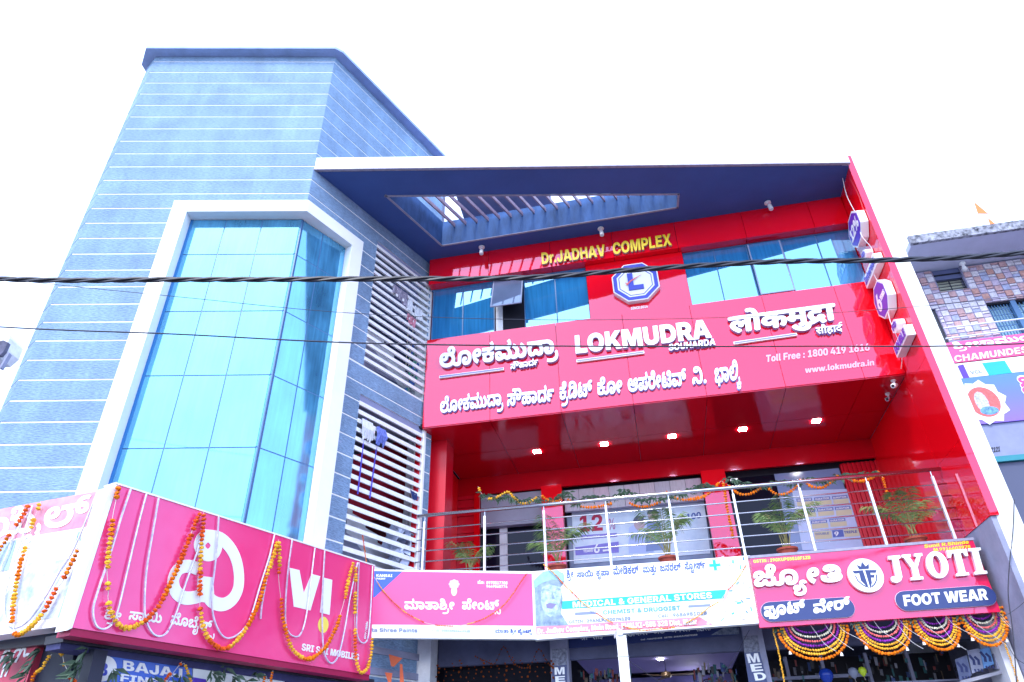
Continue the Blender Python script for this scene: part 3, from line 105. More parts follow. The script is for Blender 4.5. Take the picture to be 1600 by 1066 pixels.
(2,67):[369,[191,-5,5141,-5,5063,39,5017,122,17,182,5017,242,5063,325,5142,369,191,369,5224,369,5280,350,5323,315,5350,265,353,233,263,233,5261,247,5249,268,5231,283,5207,291,193,291,5166,291,5128,265,5108,216,108,182,5108,147,5128,98,5166,73,192,73,5207,73,5231,81,5249,96,5261,117,263,131,354,131,5351,104,5326,55,5285,17,5227,-5]],
(2,68):[359,[161,0,64,0,64,76,157,76,5188,76,5231,97,5252,144,252,182,5252,220,5230,267,5188,288,156,288,62,288,62,364,161,364,5217,364,5298,320,5342,238,342,182,5342,126,5298,44,5217,0],[115,364,115,0,26,0,26,364]],
(2,69):[307,[26,0,26,364,286,364,286,290,115,290,115,219,273,219,273,147,115,147,115,74,286,74,286,0]],
(2,70):[294,[26,0,26,364,280,364,280,290,115,290,115,205,266,205,266,133,115,133,115,0]],
(2,71):[374,[193,-5,5140,-5,5061,40,5017,124,17,181,5017,241,5064,325,5143,369,192,369,5223,369,5279,351,5322,317,5348,271,351,243,261,243,5258,254,5247,272,5230,284,5207,291,194,291,5167,291,5129,265,5108,217,108,182,5108,148,5128,99,5167,73,194,73,5218,73,5251,88,5268,117,268,136,286,134,197,134,197,199,355,199,355,150,5355,102,5313,33,5240,-5]],
(2,72):[370,[26,0,26,364,115,364,115,222,255,222,255,364,344,364,344,0,255,0,255,149,115,149,115,0]],
(2,73):[234,[15,0,15,72,73,72,73,292,15,292,15,364,219,364,219,292,162,292,162,72,219,72,219,0]],
(2,74):[293,[140,-5,5079,-5,5013,56,13,112,13,136,100,136,100,111,5100,89,5121,66,139,66,5158,66,5179,89,179,111,179,364,267,364,267,112,5267,56,5200,-5]],
(2,75):[366,[92,68,92,157,5103,176,5125,210,5150,245,167,266,246,364,352,364,199,181,192,183],[26,0,26,364,115,364,115,277,114,177,115,134,115,0],[253,0,157,154,213,220,358,0]],
(2,76):[283,[26,0,26,364,115,364,115,74,269,74,269,0]],
(2,77):[467,[26,0,26,364,163,364,207,227,5211,214,5221,172,5232,125,5241,81,243,65,225,65,5227,81,5236,124,5247,172,5257,214,261,227,304,364,441,364,441,0,352,0,352,154,5352,166,5353,204,5355,249,5356,295,356,315,363,315,5358,294,5347,247,5335,203,5324,166,321,154,271,0,197,0,146,154,5142,166,5132,203,5120,247,5108,293,103,315,111,315,5111,295,5112,250,5114,204,5115,166,115,154,115,0]],
(2,78):[378,[26,0,26,364,122,364,221,203,5230,189,5248,155,5267,115,276,91,267,83,5266,103,5263,151,5261,197,261,212,261,364,352,364,352,0,256,0,164,147,5154,165,5133,202,5112,246,98,274,111,276,5112,250,5115,201,5117,160,117,147,117,0]],
(2,79):[382,[191,-5,5142,-5,5063,39,5017,122,17,182,5017,242,5063,325,5142,369,191,369,5240,369,5319,325,5365,242,365,182,5365,122,5319,38,5240,-5],[191,73,5217,73,5254,98,5274,147,274,182,5274,217,5254,266,5217,291,191,291,5165,291,5128,266,5108,217,108,182,5108,147,5128,98,5165,73]],
(2,80):[324,[26,0,26,364,176,364,5218,364,5278,333,5311,276,311,238,5311,200,5278,144,5216,114,174,114,80,114,80,185,161,185,5180,185,5206,198,5220,222,220,238,5220,255,5206,278,5180,291,161,291,115,291,115,0]],
(2,81):[385,[162,131,233,131,263,93,303,47,365,-28,285,-28,243,23,216,59],[191,-5,5142,-5,5063,39,5017,122,17,182,5017,242,5063,325,5142,369,191,369,5240,369,5319,325,5365,242,365,182,5365,122,5319,38,5240,-5],[191,73,5217,73,5254,98,5274,147,274,182,5274,217,5254,266,5217,291,191,291,5165,291,5128,266,5108,217,108,182,5108,147,5128,98,5165,73]],
(2,82):[331,[26,0,26,364,176,364,5218,364,5278,334,5311,279,311,242,5311,204,5277,151,5215,123,173,123,80,123,80,193,161,193,5180,193,5207,204,5220,226,220,242,5220,258,5207,280,5180,291,161,291,115,291,115,0],[226,0,140,166,235,166,323,0]],
(2,83):[332,[169,-5,5122,-5,5054,23,5017,79,17,121,102,121,5103,104,5120,80,5149,68,169,68,5186,68,5212,77,5226,94,226,106,5226,116,5213,130,5187,141,167,146,129,154,5080,164,5025,215,25,256,5025,290,5062,341,5126,369,169,369,5212,369,5274,340,5309,288,310,253,225,253,5223,273,5194,296,169,296,5152,296,5129,287,5117,271,117,261,5117,251,5129,236,5154,226,171,222,203,215,5231,209,5273,190,5302,164,5316,129,316,108,5316,72,5281,22,5215,-5]],
(2,84):[334,[14,290,14,364,320,364,320,290,212,290,212,0,122,0,122,290]],
(2,85):[359,[180,-5,5133,-5,5064,28,5026,89,26,129,26,364,114,364,114,136,5114,118,5131,89,5160,72,180,72,5199,72,5229,89,5245,118,245,136,245,364,334,364,334,129,5334,89,5295,28,5226,-5]],
(2,86):[380,[132,0,8,364,108,364,157,208,5169,167,5192,80,204,32,182,32,5193,80,5215,167,227,208,274,364,372,364,251,0]],
(2,87):[525,[105,0,8,364,106,364,141,207,5146,182,5155,126,5164,71,168,46,150,46,5155,71,5164,126,5174,182,180,207,217,364,307,364,344,207,5350,182,5360,126,5370,71,374,46,356,46,5361,71,5369,126,5378,182,384,207,418,364,517,364,419,0,319,0,277,170,5269,200,5258,273,250,312,274,312,5266,273,5256,201,248,170,205,0]],
(2,88):[376,[8,0,162,219,162,151,22,364,124,364,158,311,5168,295,5182,267,5195,241,202,228,176,228,5183,241,5196,267,5211,295,221,311,255,364,355,364,218,156,218,220,368,0,262,0,218,68,5209,82,5198,103,5188,121,182,131,194,131,5188,121,5178,102,5166,82,157,68,111,0]],
(2,89):[371,[143,0,143,130,8,364,112,364,168,255,5176,239,5189,209,196,190,180,190,5187,209,5199,240,206,255,260,364,363,364,231,130,231,0]],
(2,90):[335,[22,0,22,57,164,243,5179,262,5214,302,233,321,240,292,5215,291,5165,290,140,290,23,290,23,364,313,364,313,307,173,124,5157,103,5121,63,102,42,95,71,5121,73,5173,74,200,74,313,74,313,0]],
(2,97):[292,[103,-5,5077,-5,5037,13,5014,48,14,74,5014,97,5030,127,5057,147,5094,157,115,159,5138,161,5166,165,5179,174,179,182,179,183,5179,192,5170,204,5154,210,143,210,5132,210,5115,204,5104,191,102,183,22,189,5026,214,5057,251,5109,272,145,272,5172,272,5216,260,5248,236,5266,203,266,182,266,0,182,0,182,38,181,38,5173,23,5151,5,5122,-5],[130,52,5144,52,5166,63,5179,83,179,96,179,120,5176,118,5166,115,5154,113,5141,110,134,109,5122,108,5106,100,5097,87,97,79,5097,70,5105,58,5120,52]],
(2,98):[315,[190,-4,5171,-4,5141,8,5120,29,114,43,112,43,112,0,26,0,26,364,113,364,113,225,115,225,5121,238,5141,259,5171,272,191,272,5221,272,5270,241,5300,179,300,134,5300,89,5271,28,5221,-4],[161,64,5177,64,5199,81,5210,113,210,134,5210,155,5199,187,5177,204,161,204,5146,204,5123,187,5111,155,111,134,5111,113,5123,81,5146,64]],
(2,99):[294,[152,-5,5110,-5,5049,30,5016,92,16,133,5016,175,5049,237,5110,272,152,272,5179,272,5223,258,5257,231,5277,194,279,170,197,162,5196,172,5189,188,5177,199,5163,205,154,205,5138,205,5116,188,5104,156,104,134,5104,111,5116,79,5138,62,154,62,5163,62,5177,68,5189,79,5196,96,198,106,279,98,5277,74,5257,36,5224,9,5179,-5]],
(2,100):[315,[125,-4,5094,-4,5044,28,5016,89,16,134,5016,179,5045,241,5095,272,125,272,5145,272,5174,259,5195,238,201,225,202,225,202,364,289,364,289,0,203,0,203,43,201,43,5195,29,5174,8,5145,-4],[154,64,5169,64,5192,81,5204,113,204,134,5204,155,5192,187,5169,204,154,204,5138,204,5116,187,5105,155,105,134,5105,113,5116,81,5138,64]],
(2,101):[296,[152,-5,5110,-5,5049,29,5016,91,16,133,5016,175,5049,237,5109,272,150,272,5179,272,5227,253,5262,218,5282,167,282,135,282,113,45,113,45,163,241,163,200,152,5200,170,5189,195,5167,209,151,209,5135,209,5113,195,5101,170,101,153,101,116,5101,97,5114,71,5138,57,154,57,5166,57,5184,64,5197,76,201,84,279,76,5272,52,5238,15,5186,-5]],
(2,102):[204,[192,268,192,202,5,202,5,268],[51,0,51,286,5051,316,5073,356,5115,375,144,375,5161,375,5192,371,199,370,190,305,5185,306,5171,307,165,307,5150,307,5138,294,138,282,138,0]],
(2,103):[316,[153,-107,5116,-107,5062,-88,5031,-53,26,-30,105,-20,5107,-28,5119,-40,5139,-46,153,-46,5178,-46,5203,-23,203,2,203,47,199,47,5194,34,5173,14,5144,3,125,3,5094,3,5045,33,5016,92,16,135,5016,180,5045,241,5095,272,125,272,5145,272,5175,259,5196,238,202,225,203,225,203,268,290,268,290,10,5290,-30,5256,-81,5194,-107],[154,68,5170,68,5192,84,5204,115,204,136,5204,157,5192,187,5170,204,154,204,5138,204,5116,187,5105,157,105,136,5105,115,5116,84,5138,68]],
(2,104):[313,[113,150,113,0,26,0,26,364,112,364,112,199,104,199,5115,232,5158,272,195,272,5224,272,5265,247,5288,201,288,170,288,0,200,0,200,152,5200,175,5178,199,158,199,5144,199,5124,188,5113,166]],
(2,105):[139,[26,0,26,268,113,268,113,0],[70,296,5050,296,5024,321,24,339,5024,357,5050,381,69,381,5089,381,5115,357,115,339,5115,321,5089,296]],
(2,106):[140,[26,268,114,268,114,-12,5114,-44,5088,-84,5040,-102,7,-102,-17,-102,-17,-36,-4,-36,5013,-36,5026,-22,26,-8],[70,296,5050,296,5024,321,24,339,5024,357,5050,381,70,381,5089,381,5116,357,116,339,5116,321,5089,296]],
(2,107):[294,[105,69,105,173,116,173,192,268,292,268,178,130,155,130],[26,0,26,364,113,364,113,0],[195,0,124,110,182,172,295,0]],
(2,108):[158,[117,-1,5070,-1,5026,36,26,76,26,364,113,364,113,85,5113,75,5123,65,133,65,5137,65,5143,66,145,66,154,3,5148,2,5129,-1]],
(2,109):[461,[26,0,26,268,108,268,111,200,106,200,5112,226,5137,257,5171,272,189,272,5218,272,5257,236,265,196,256,196,5262,223,5290,256,5327,272,348,272,5373,272,5413,250,5435,209,435,180,435,0,348,0,348,160,5348,180,5327,201,310,201,5299,201,5282,191,5272,172,272,159,272,0,189,0,189,161,5189,179,5168,201,152,201,5140,201,5123,191,5113,171,113,158,113,0]],
(2,110):[313,[113,150,113,0,26,0,26,268,110,268,111,199,104,199,5115,232,5158,272,195,272,5224,272,5265,247,5287,201,287,170,287,0,200,0,200,152,5200,175,5178,199,158,199,5144,199,5124,188,5113,166]],
(2,111):[306,[153,-5,5111,-5,5049,29,5016,92,16,133,5016,175,5049,237,5111,272,153,272,5195,272,5257,237,5291,175,291,133,5291,92,5257,29,5195,-5],[153,62,5168,62,5190,79,5202,112,202,134,5202,156,5190,188,5168,205,153,205,5138,205,5116,188,5104,156,104,134,5104,112,5116,79,5138,62]],
(2,112):[315,[26,-102,26,268,112,268,112,225,115,225,5121,238,5141,259,5171,272,191,272,5221,272,5270,241,5300,179,300,134,5300,89,5271,28,5221,-4,190,-4,5171,-4,5141,8,5121,29,115,42,113,42,113,-102],[161,64,5177,64,5199,81,5210,113,210,134,5210,155,5199,187,5177,204,161,204,5146,204,5123,187,5111,155,111,134,5111,113,5123,81,5146,64]],
(2,114):[207,[26,0,26,268,111,268,111,219,113,219,5120,246,5153,270,176,270,5182,270,5195,269,200,268,200,194,5194,195,5174,197,166,197,5151,197,5127,183,5113,159,113,142,113,0]],
(2,115):[283,[142,-6,5106,-6,5051,15,5018,54,14,80,97,89,5101,72,5124,55,144,55,5161,55,5180,67,180,76,5180,85,5164,96,148,99,100,108,5061,115,5020,155,20,186,5020,213,5049,251,5103,272,140,272,5175,272,5227,252,5258,216,261,191,183,183,5181,197,5159,212,142,212,5127,212,5107,200,107,191,5107,183,5121,171,136,168,189,159,5230,151,5269,116,269,86,5269,58,5237,17,5179,-6]],
(2,116):[195,[181,268,181,202,5,202,5,268],[43,335,131,335,131,86,5131,75,5141,65,153,65,5158,65,5175,66,178,67,186,2,5174,-1,5146,-3,133,-3,5088,-3,5043,37,43,75]],
(2,117):[313,[119,-4,5090,-4,5048,21,5026,67,26,98,26,268,113,268,113,116,5113,93,5136,68,156,68,5169,68,5189,80,5200,102,200,118,200,268,288,268,288,0,204,0,203,69,209,69,5199,36,5155,-4]],
(2,118):[302,[100,0,3,268,95,268,134,141,5142,115,5154,61,161,31,144,31,5150,61,5162,115,170,141,208,268,298,268,201,0]],
(2,119):[430,[81,0,2,268,94,268,113,180,5119,152,5132,88,138,53,128,53,5134,88,5149,152,156,180,177,268,254,268,274,180,5281,152,5296,88,302,53,293,53,5298,88,5310,152,316,180,335,268,428,268,348,0,259,0,231,96,5227,110,5219,145,5212,181,208,196,222,196,5219,181,5211,145,5203,110,199,96,171,0]],
(2,120):[291,[5,0,109,166,108,110,11,268,104,268,123,233,5133,213,5151,173,160,154,132,154,5141,173,5160,213,171,233,191,268,282,268,182,109,183,165,286,0,193,0,170,41,5159,61,5141,101,131,120,158,120,5149,101,5131,61,120,41,97,0]],
(2,121):[303,[28,-98,41,-33,61,-35,5074,-38,5093,-34,5103,-21,103,-11,104,0,3,268,95,268,134,141,5142,115,5153,61,159,31,140,31,5146,61,5159,115,168,141,209,268,300,268,187,-31,5178,-53,5152,-86,5113,-103,85,-103,5070,-103,5040,-100]],
(2,122):[285,[27,0,27,52,151,199,151,200,30,200,30,268,254,268,254,211,138,69,138,68,258,68,258,0]],
(2,48):[323,[161,-5,5113,-5,5048,40,5015,123,15,182,5015,240,5048,324,5113,369,161,369,5210,369,5275,324,5307,240,307,182,5307,123,5275,39,5210,-5],[161,67,5182,67,5208,92,5220,143,220,182,5220,220,5208,272,5182,297,161,297,5141,297,5115,272,5102,220,102,182,5102,143,5115,92,5141,67]],
(2,49):[323,[40,0,40,71,292,71,292,0],[220,364,220,0,132,0,132,286,130,286,48,231,48,308,132,364]],
(2,50):[323,[28,0,28,64,162,178,5176,191,5198,213,5210,237,210,251,5210,266,5197,287,5174,299,159,299,5144,299,5120,286,5108,261,108,244,24,244,5024,282,5057,338,5119,369,160,369,5200,369,5262,341,5296,291,296,257,5296,235,5278,193,5237,148,202,118,151,73,151,71,299,71,299,0]],
(2,51):[323,[159,-5,5115,-5,5051,26,5016,79,15,112,103,112,5104,99,5118,77,5143,66,159,66,5175,66,5199,78,5212,101,212,116,5212,130,5198,153,5171,166,152,166,106,166,106,220,183,291,183,292,34,292,34,364,288,364,288,298,168,192,168,212,5210,217,5271,192,5304,143,304,111,5304,76,5266,24,5201,-5]],
(2,52):[323,[9,65,9,134,148,364,234,364,97,136,97,134,314,134,314,65],[185,0,185,85,188,116,188,227,269,227,269,0]],
(2,53):[323,[159,-5,5119,-5,5057,24,5021,76,20,110,106,110,5106,96,5120,75,5145,63,159,63,5176,63,5201,78,5215,104,215,121,5215,139,5201,165,5176,180,159,180,5142,180,5113,165,107,151,27,161,41,364,279,364,279,292,116,292,109,212,111,212,5121,226,5160,244,184,244,5208,244,5251,226,5283,194,5301,150,301,124,5301,86,5265,28,5202,-5]],
(2,54):[323,[163,-5,5124,-5,5060,25,5022,81,22,120,5022,150,5046,206,67,238,152,364,243,364,132,202,107,202,5112,210,5133,226,5164,236,184,236,5219,236,5271,209,5300,157,300,122,5300,84,5265,27,5203,-5],[162,63,5178,63,5203,78,5217,104,217,120,5217,136,5203,162,5178,177,162,177,5146,177,5121,162,5107,136,107,120,5107,104,5121,78,5146,63]],
(2,55):[323,[55,0,201,290,201,291,30,291,30,364,293,364,293,292,146,0]],
(2,56):[323,[161,-5,5118,-5,5052,22,5015,68,15,98,5015,122,5037,159,5075,184,100,188,100,189,5067,195,5027,239,27,270,5027,299,5062,344,5122,369,161,369,5200,369,5261,344,5295,299,295,270,5295,239,5255,195,222,189,222,188,5247,184,5286,159,5308,122,308,98,5308,68,5270,22,5204,-5],[161,57,5177,57,5201,70,5215,92,215,106,5215,120,5201,141,5177,154,161,154,5145,154,5121,141,5107,120,107,106,5107,91,5121,70,5145,57],[161,217,5175,217,5196,228,5209,248,209,261,5209,274,5196,293,5175,304,161,304,5147,304,5126,293,5114,274,114,261,5114,248,5126,228,5147,217]],
(2,57):[323,[159,369,5198,369,5262,339,5300,283,300,244,5300,214,5277,157,255,126,170,0,80,0,190,162,216,162,5211,154,5190,138,5159,128,138,128,5104,128,5052,155,5022,206,22,242,5022,280,5058,337,5120,369],[161,301,5145,301,5120,286,5106,260,106,244,5106,227,5120,202,5145,187,161,187,5177,187,5201,202,5216,227,216,244,5216,260,5201,286,5177,301]],
(2,46):[134,[67,-5,5048,-5,5020,22,20,41,5020,61,5048,88,67,88,5087,88,5114,61,114,41,5114,22,5087,-5]],
(2,44):[134,[10,-94,30,59,113,59,68,-94]],
(2,58):[134,[67,-5,5048,-5,5020,22,20,41,5020,61,5048,88,67,88,5087,88,5114,61,114,41,5114,22,5087,-5],[67,164,5048,164,5020,191,20,210,5020,230,5048,257,67,257,5087,257,5114,230,114,210,5114,191,5087,164]],
(2,38):[339,[140,-6,5101,-6,5045,22,5016,68,16,96,5016,117,5031,149,5060,177,81,190,158,239,5166,244,5176,256,5181,268,181,274,5181,284,5166,299,152,299,5142,299,5129,292,5121,279,121,271,5121,260,5132,237,5153,211,167,196,342,0,253,0,107,158,5094,173,5067,207,5048,248,48,272,5048,299,5074,343,5121,369,151,369,5181,369,5225,344,5248,304,248,279,5248,263,5237,232,5215,206,200,195,125,141,5114,133,5100,115,100,102,5100,90,5111,73,5131,64,145,64,5164,64,5201,81,5231,114,5249,158,249,184,320,184,5320,152,5307,96,5279,51,258,36,235,24,5214,8,5163,-6]],
(2,45):[323,[245,178,245,111,77,111,77,178]],
(2,37):[508,[122,181,5095,181,5057,204,5037,243,37,268,37,283,5037,307,5058,347,5096,370,122,370,5149,370,5187,347,5207,307,207,283,207,268,5207,243,5187,204,5148,181],[122,232,5137,232,5149,253,149,268,149,283,5149,298,5137,319,122,319,5107,319,5095,297,95,283,95,268,5095,253,5108,232],[386,-6,5359,-6,5321,17,5301,56,301,80,301,96,5301,120,5322,159,5360,182,386,182,5413,182,5451,159,5471,120,471,96,471,80,5471,56,5451,17,5412,-6],[386,45,5401,45,5413,65,413,80,413,96,5413,111,5401,132,386,132,5371,132,5359,110,359,96,359,80,5359,65,5372,45],[100,0,350,364,406,364,156,0]],
(2,47):[198,[195,381,78,-55,3,-55,120,381]],
(3,13):[339,[0,276,0,311,346,311,346,276,294,276,294,0,254,0,254,178,5251,178,247,178,5235,178,5210,166,5187,134,178,104,140,116,5146,139,156,156,5144,166,5120,176,104,176,5084,176,5063,154,63,136,5063,116,5084,82,5126,44,154,20,128,-6,5098,19,5050,64,5022,111,22,138,5022,164,5047,198,5084,213,102,213,5124,213,5160,198,177,185,5206,213,250,213,5252,213,254,213,254,276]],
(3,16):[130,[85,276,85,0,44,0,44,276,0,276,0,311,136,311,136,276],[45,308,5034,347,5014,392,4989,412,-28,412,4961,412,4944,407,-63,404,-75,441,4944,448,-30,448,4998,448,5037,422,5068,361,82,308]],
(3,12):[381,[388,276,226,276,226,174,5250,200,284,200,5317,200,5358,158,358,120,5358,96,5343,44,326,20,290,40,5302,56,5318,98,318,118,5318,142,5298,165,281,165,5254,165,226,129,226,0,186,0,186,87,5174,77,5138,59,113,59,5090,59,5048,78,5023,116,23,145,5023,185,5078,232,122,232,5134,232,5162,228,170,227,166,190,5158,192,5134,196,124,196,5096,196,5064,170,64,146,5064,120,5094,94,114,94,5136,94,5170,115,186,130,186,276,0,276,0,311,388,311]],
(3,14):[299,[254,276,254,0,214,0,214,125,104,125,104,106,5104,90,5089,76,80,76,5070,76,5049,88,5031,108,5020,130,20,139,5020,148,5033,160,50,160,63,160,63,276,0,276,0,311,306,311,306,276],[214,276,104,276,104,160,214,160]],
(3,24):[0,[-124,-6,4903,6,-68,6,4970,6,5011,-33,11,-64,5011,-95,4964,-134,-78,-134,4873,-134,4802,-88,-228,-50,-197,-28,4822,-52,4858,-84,4897,-98,-78,-98,4974,-98,-26,-61,4974,-44,4950,-28,-66,-28,4921,-28,4900,-34,-111,-40]],
(3,5):[260,[21,2,106,40,5084,45,5046,68,5023,106,23,136,5023,158,5038,190,51,200,5068,215,5116,228,145,228,148,228,148,276,0,276,0,311,267,311,267,276,188,276,188,192,164,192,5134,192,5099,186,86,178,5076,170,5063,147,63,131,5063,104,5102,70,144,70,5146,70,5152,70,156,70,5153,80,153,88,5153,106,5174,120,186,120,5208,120,5230,96,230,81,5230,65,5216,48,205,43,5211,31,5228,6,240,-12,206,-29,5196,-12,5177,23,171,36,41,-33]],
(3,0):[130,[85,276,85,0,44,0,44,276,0,276,0,311,136,311,136,276]],
(3,21):[338,[294,276,294,0,253,0,253,133,5238,128,5210,126,190,126,5169,126,5122,133,106,138,5096,132,84,126,5104,100,5160,46,190,21,163,-6,5135,18,5086,68,5048,112,36,128,5026,144,5020,162,20,170,5020,180,5035,196,52,196,5064,196,5083,185,90,175,5101,184,5108,214,108,229,5108,244,5104,268,100,276,0,276,0,311,346,311,346,276],[184,161,5204,161,5236,165,253,170,253,276,140,276,5144,267,5149,244,149,229,5149,208,5140,177,131,166,5157,161]],
(3,3):[130,[85,276,85,0,44,0,44,276,0,276,0,311,136,311,136,276],[40,308,5026,328,5004,346,4982,352,-30,352,4960,352,4938,346,-72,341,-84,376,4927,380,4952,386,-34,386,4989,386,5024,365,36,346,38,347,5028,373,5009,402,4987,414,-28,414,4960,414,4944,410,-64,406,-75,441,4944,448,-30,448,4998,448,5037,422,5068,361,82,308]],
(3,8):[266,[160,34,5178,40,5202,58,202,74,5202,93,5172,114,140,114,5106,114,5069,86,69,62,5069,46,5080,18,5116,-18,151,-44,124,-71,5078,-36,5029,26,29,65,5029,84,5044,114,58,124,5048,133,5034,159,34,176,5034,190,5044,210,53,216,5064,225,5094,232,114,232,180,232,180,276,0,276,0,311,273,311,273,276,221,276,221,197,115,197,5100,197,5086,194,82,190,5074,184,74,174,5074,164,5084,148,92,142,5115,150,142,150,5176,150,5220,129,5240,96,240,76,5240,48,5206,10,174,1]],
(3,4):[260,[206,-29,5196,-12,5177,23,171,36,5165,36,5151,34,144,34,5122,34,5080,44,5044,68,5023,108,23,136,5023,158,5038,190,51,200,5068,215,5116,228,145,228,148,228,148,276,0,276,0,311,267,311,267,276,188,276,188,192,164,192,5134,192,5099,186,86,178,5076,170,5063,147,63,131,5063,104,5102,70,144,70,5146,70,5152,70,156,70,5153,80,153,88,5153,106,5174,120,186,120,5208,120,5230,96,230,81,5230,65,5216,48,205,43,5211,31,5228,6,240,-12]],
(3,19):[0,[-95,308,4894,325,4880,363,-120,381,4880,414,4924,448,-42,448,4974,448,5000,442,10,436,0,403,4991,408,4972,414,-39,414,4941,414,4920,391,-80,374,4920,357,4934,326,-54,308]],
(3,22):[354,[122,20,98,54,224,129,5194,135,5148,149,128,157,5107,143,5062,114,38,101,14,135,5034,145,5073,166,92,177,5065,196,5044,232,44,252,5044,278,5087,316,124,316,5156,316,5200,280,200,250,5200,228,5177,194,160,180,5182,172,5242,158,268,155,268,276,230,276,230,311,361,311,361,276,309,276,309,0,268,0,268,117],[84,248,5084,236,5101,210,124,196,5140,208,5159,234,159,250,5159,267,5139,283,122,283,5108,283,5084,266]],
(3,10):[130,[-92,308,4899,325,4890,357,-110,374,4890,406,4932,448,-30,448,5000,448,5040,420,5068,359,82,311,136,311,136,276,85,276,85,0,44,0,44,276,0,276,0,311,44,311,5030,363,4999,412,-28,412,4952,412,4930,388,-70,366,4930,350,4940,322,-52,308]],
(3,9):[246,[136,111,5121,111,5092,104,80,98,5057,112,5025,150,25,176,5025,190,5035,210,44,216,5055,225,5086,232,110,232,157,232,157,276,0,276,0,311,252,311,252,276,198,276,198,197,106,197,5090,197,5077,194,72,190,5065,184,65,174,5065,162,5079,145,87,138,5110,147,138,147,5174,147,5224,110,224,77,5224,44,5182,7,144,2,5159,-4,5190,-15,208,-20,191,-55,5162,-42,5110,-14,88,0,5058,2,5024,16,24,32,5024,44,5038,58,50,58,5060,58,5082,48,97,35,5104,34,110,34,5144,34,5183,54,183,76,5183,93,5158,111],[146,308,5136,325,5122,363,122,381,5122,414,5166,448,199,448,5215,448,5242,442,252,436,241,403,5232,408,5214,414,202,414,5182,414,5162,391,162,374,5162,357,5175,326,188,308]],
(3,20):[0,[14,-116,5001,-123,4968,-134,-53,-134,4910,-134,4867,-94,-133,-63,4867,-35,4912,6,-44,9,-41,-24,4930,-28,4904,-50,-96,-66,4904,-83,4929,-98,-56,-98,4960,-98,4984,-91,1,-82]],
(3,17):[284,[240,276,240,0,199,0,199,96,5184,86,5150,73,127,73,5107,73,5074,86,64,97,5052,110,5040,147,40,179,40,276,0,276,0,311,292,311,292,276],[199,276,80,276,80,184,5080,164,5083,140,5090,126,95,120,5106,108,132,108,5152,108,5186,128,199,140]],
(3,7):[0,[-84,308,4905,347,4884,392,4860,412,-158,412,4832,412,4814,407,-192,404,-204,441,4815,448,-159,448,4868,448,4908,422,4939,361,-47,308]],
(3,6):[288,[179,111,5164,111,5136,104,124,98,5100,112,5068,150,68,176,5068,190,5078,210,87,216,5098,225,5130,232,154,232,200,232,200,276,0,276,0,311,296,311,296,276,241,276,241,197,149,197,5134,197,5120,194,116,190,5108,184,108,174,5108,162,5122,145,130,138,5154,147,181,147,5218,147,5267,110,267,77,5267,44,5218,0,168,0,5120,0,5042,44,12,79,43,104,5072,70,5131,37,168,37,5226,37,226,76,5226,94,5202,111]],
(3,1):[382,[235,109,5235,74,5190,40,156,40,5113,40,5046,104,14,178,50,191,5072,138,5122,76,152,76,5172,76,5196,94,196,114,5196,132,5175,161,159,174,5146,171,130,170,128,206,5162,206,5190,228,190,247,5190,265,5166,281,151,281,5132,281,5102,271,86,262,73,297,5086,304,5124,316,149,316,5188,316,5230,277,230,248,5230,208,196,188,5202,182,206,178,5225,175,243,175,5259,175,5284,178,297,182,297,276,260,276,260,311,390,311,390,276,338,276,338,0,297,0,297,145,5285,142,5262,140,249,140,5240,140,228,141,5235,126]],
(3,2):[0,[-92,386,4908,398,4924,415,-65,415,4946,415,4962,398,-38,386,4962,374,4946,357,-65,357,4924,357,4908,374]],
(3,11):[371,[326,276,326,0,286,0,286,185,218,185,5197,185,189,186,5207,172,5229,132,229,109,5229,86,5208,55,5175,40,155,40,5128,40,5080,70,5036,141,16,200,51,213,5074,146,5124,76,153,76,5169,76,5190,94,190,114,5190,136,5159,174,136,188,151,220,286,220,286,276,0,276,0,311,378,311,378,276]],
(3,15):[278,[0,311,284,311,284,276,233,276,233,0,192,0,192,149,102,149,102,122,5102,108,5088,94,76,94,5064,94,5038,115,5018,145,18,159,5018,170,5032,184,49,184,192,184,192,276,0,276]],
(3,18):[204,[198,21,170,-6,5141,18,5089,68,5049,112,38,128,5026,144,5020,162,20,170,5020,180,5035,196,52,196,5064,196,5083,185,90,174,5110,184,5128,214,128,234,5128,246,5123,268,120,276,0,276,0,311,212,311,212,276,160,276,5168,258,168,229,5168,202,5146,164,5108,137,84,127,5106,101,5166,46]],
(3,23):[252,[260,276,186,276,186,174,158,174,5134,174,5102,166,90,159,5063,140,63,108,5063,84,5085,52,5120,37,142,37,5168,37,5206,50,228,60,241,24,5219,14,5170,0,143,0,5108,0,5054,26,5023,75,23,110,5023,142,5057,187,5112,210,144,210,145,210,145,276,0,276,0,311,260,311]]}
WORDS_K = {'lokmudra':[265,71,23,47,63,149,60,122], 'souharda':[164,72,165,60,40,93], 'credit':[240,122,216,178], 'co':[240,71], 'operative':[10,43,264,74,214,198], 'ni':[223,417], 'bhalki':[155,60,231,96], 'vi':[233], 'shri':[234,122,74], 'sayi':[164,60,229], 'mobile':[283,260,75,196,343], 'matashri':[156,60,147,60,234,122,74], 'paints':[258,74,6,178,129], 'mata':[156,60,147,60], 'paints2':[258,75,6,178,129], 'mo':[283,429], 'krupa':[23,65,152,60], 'medical':[262,74,216,23,196], 'mattu':[47,38,111,63], 'general':[30,42,49,196], 'stores':[270,64,106,74,201,93], 'jyo':[246,64,121,74], 'ti':[219], 'foot':[153,277,178], 'ware':[267,74,194], 'lvir':[263,75,196], 'chamundi':[234,122,74,138,60,47,63,6,250,74,162], 'shri2':[234,122,74]}
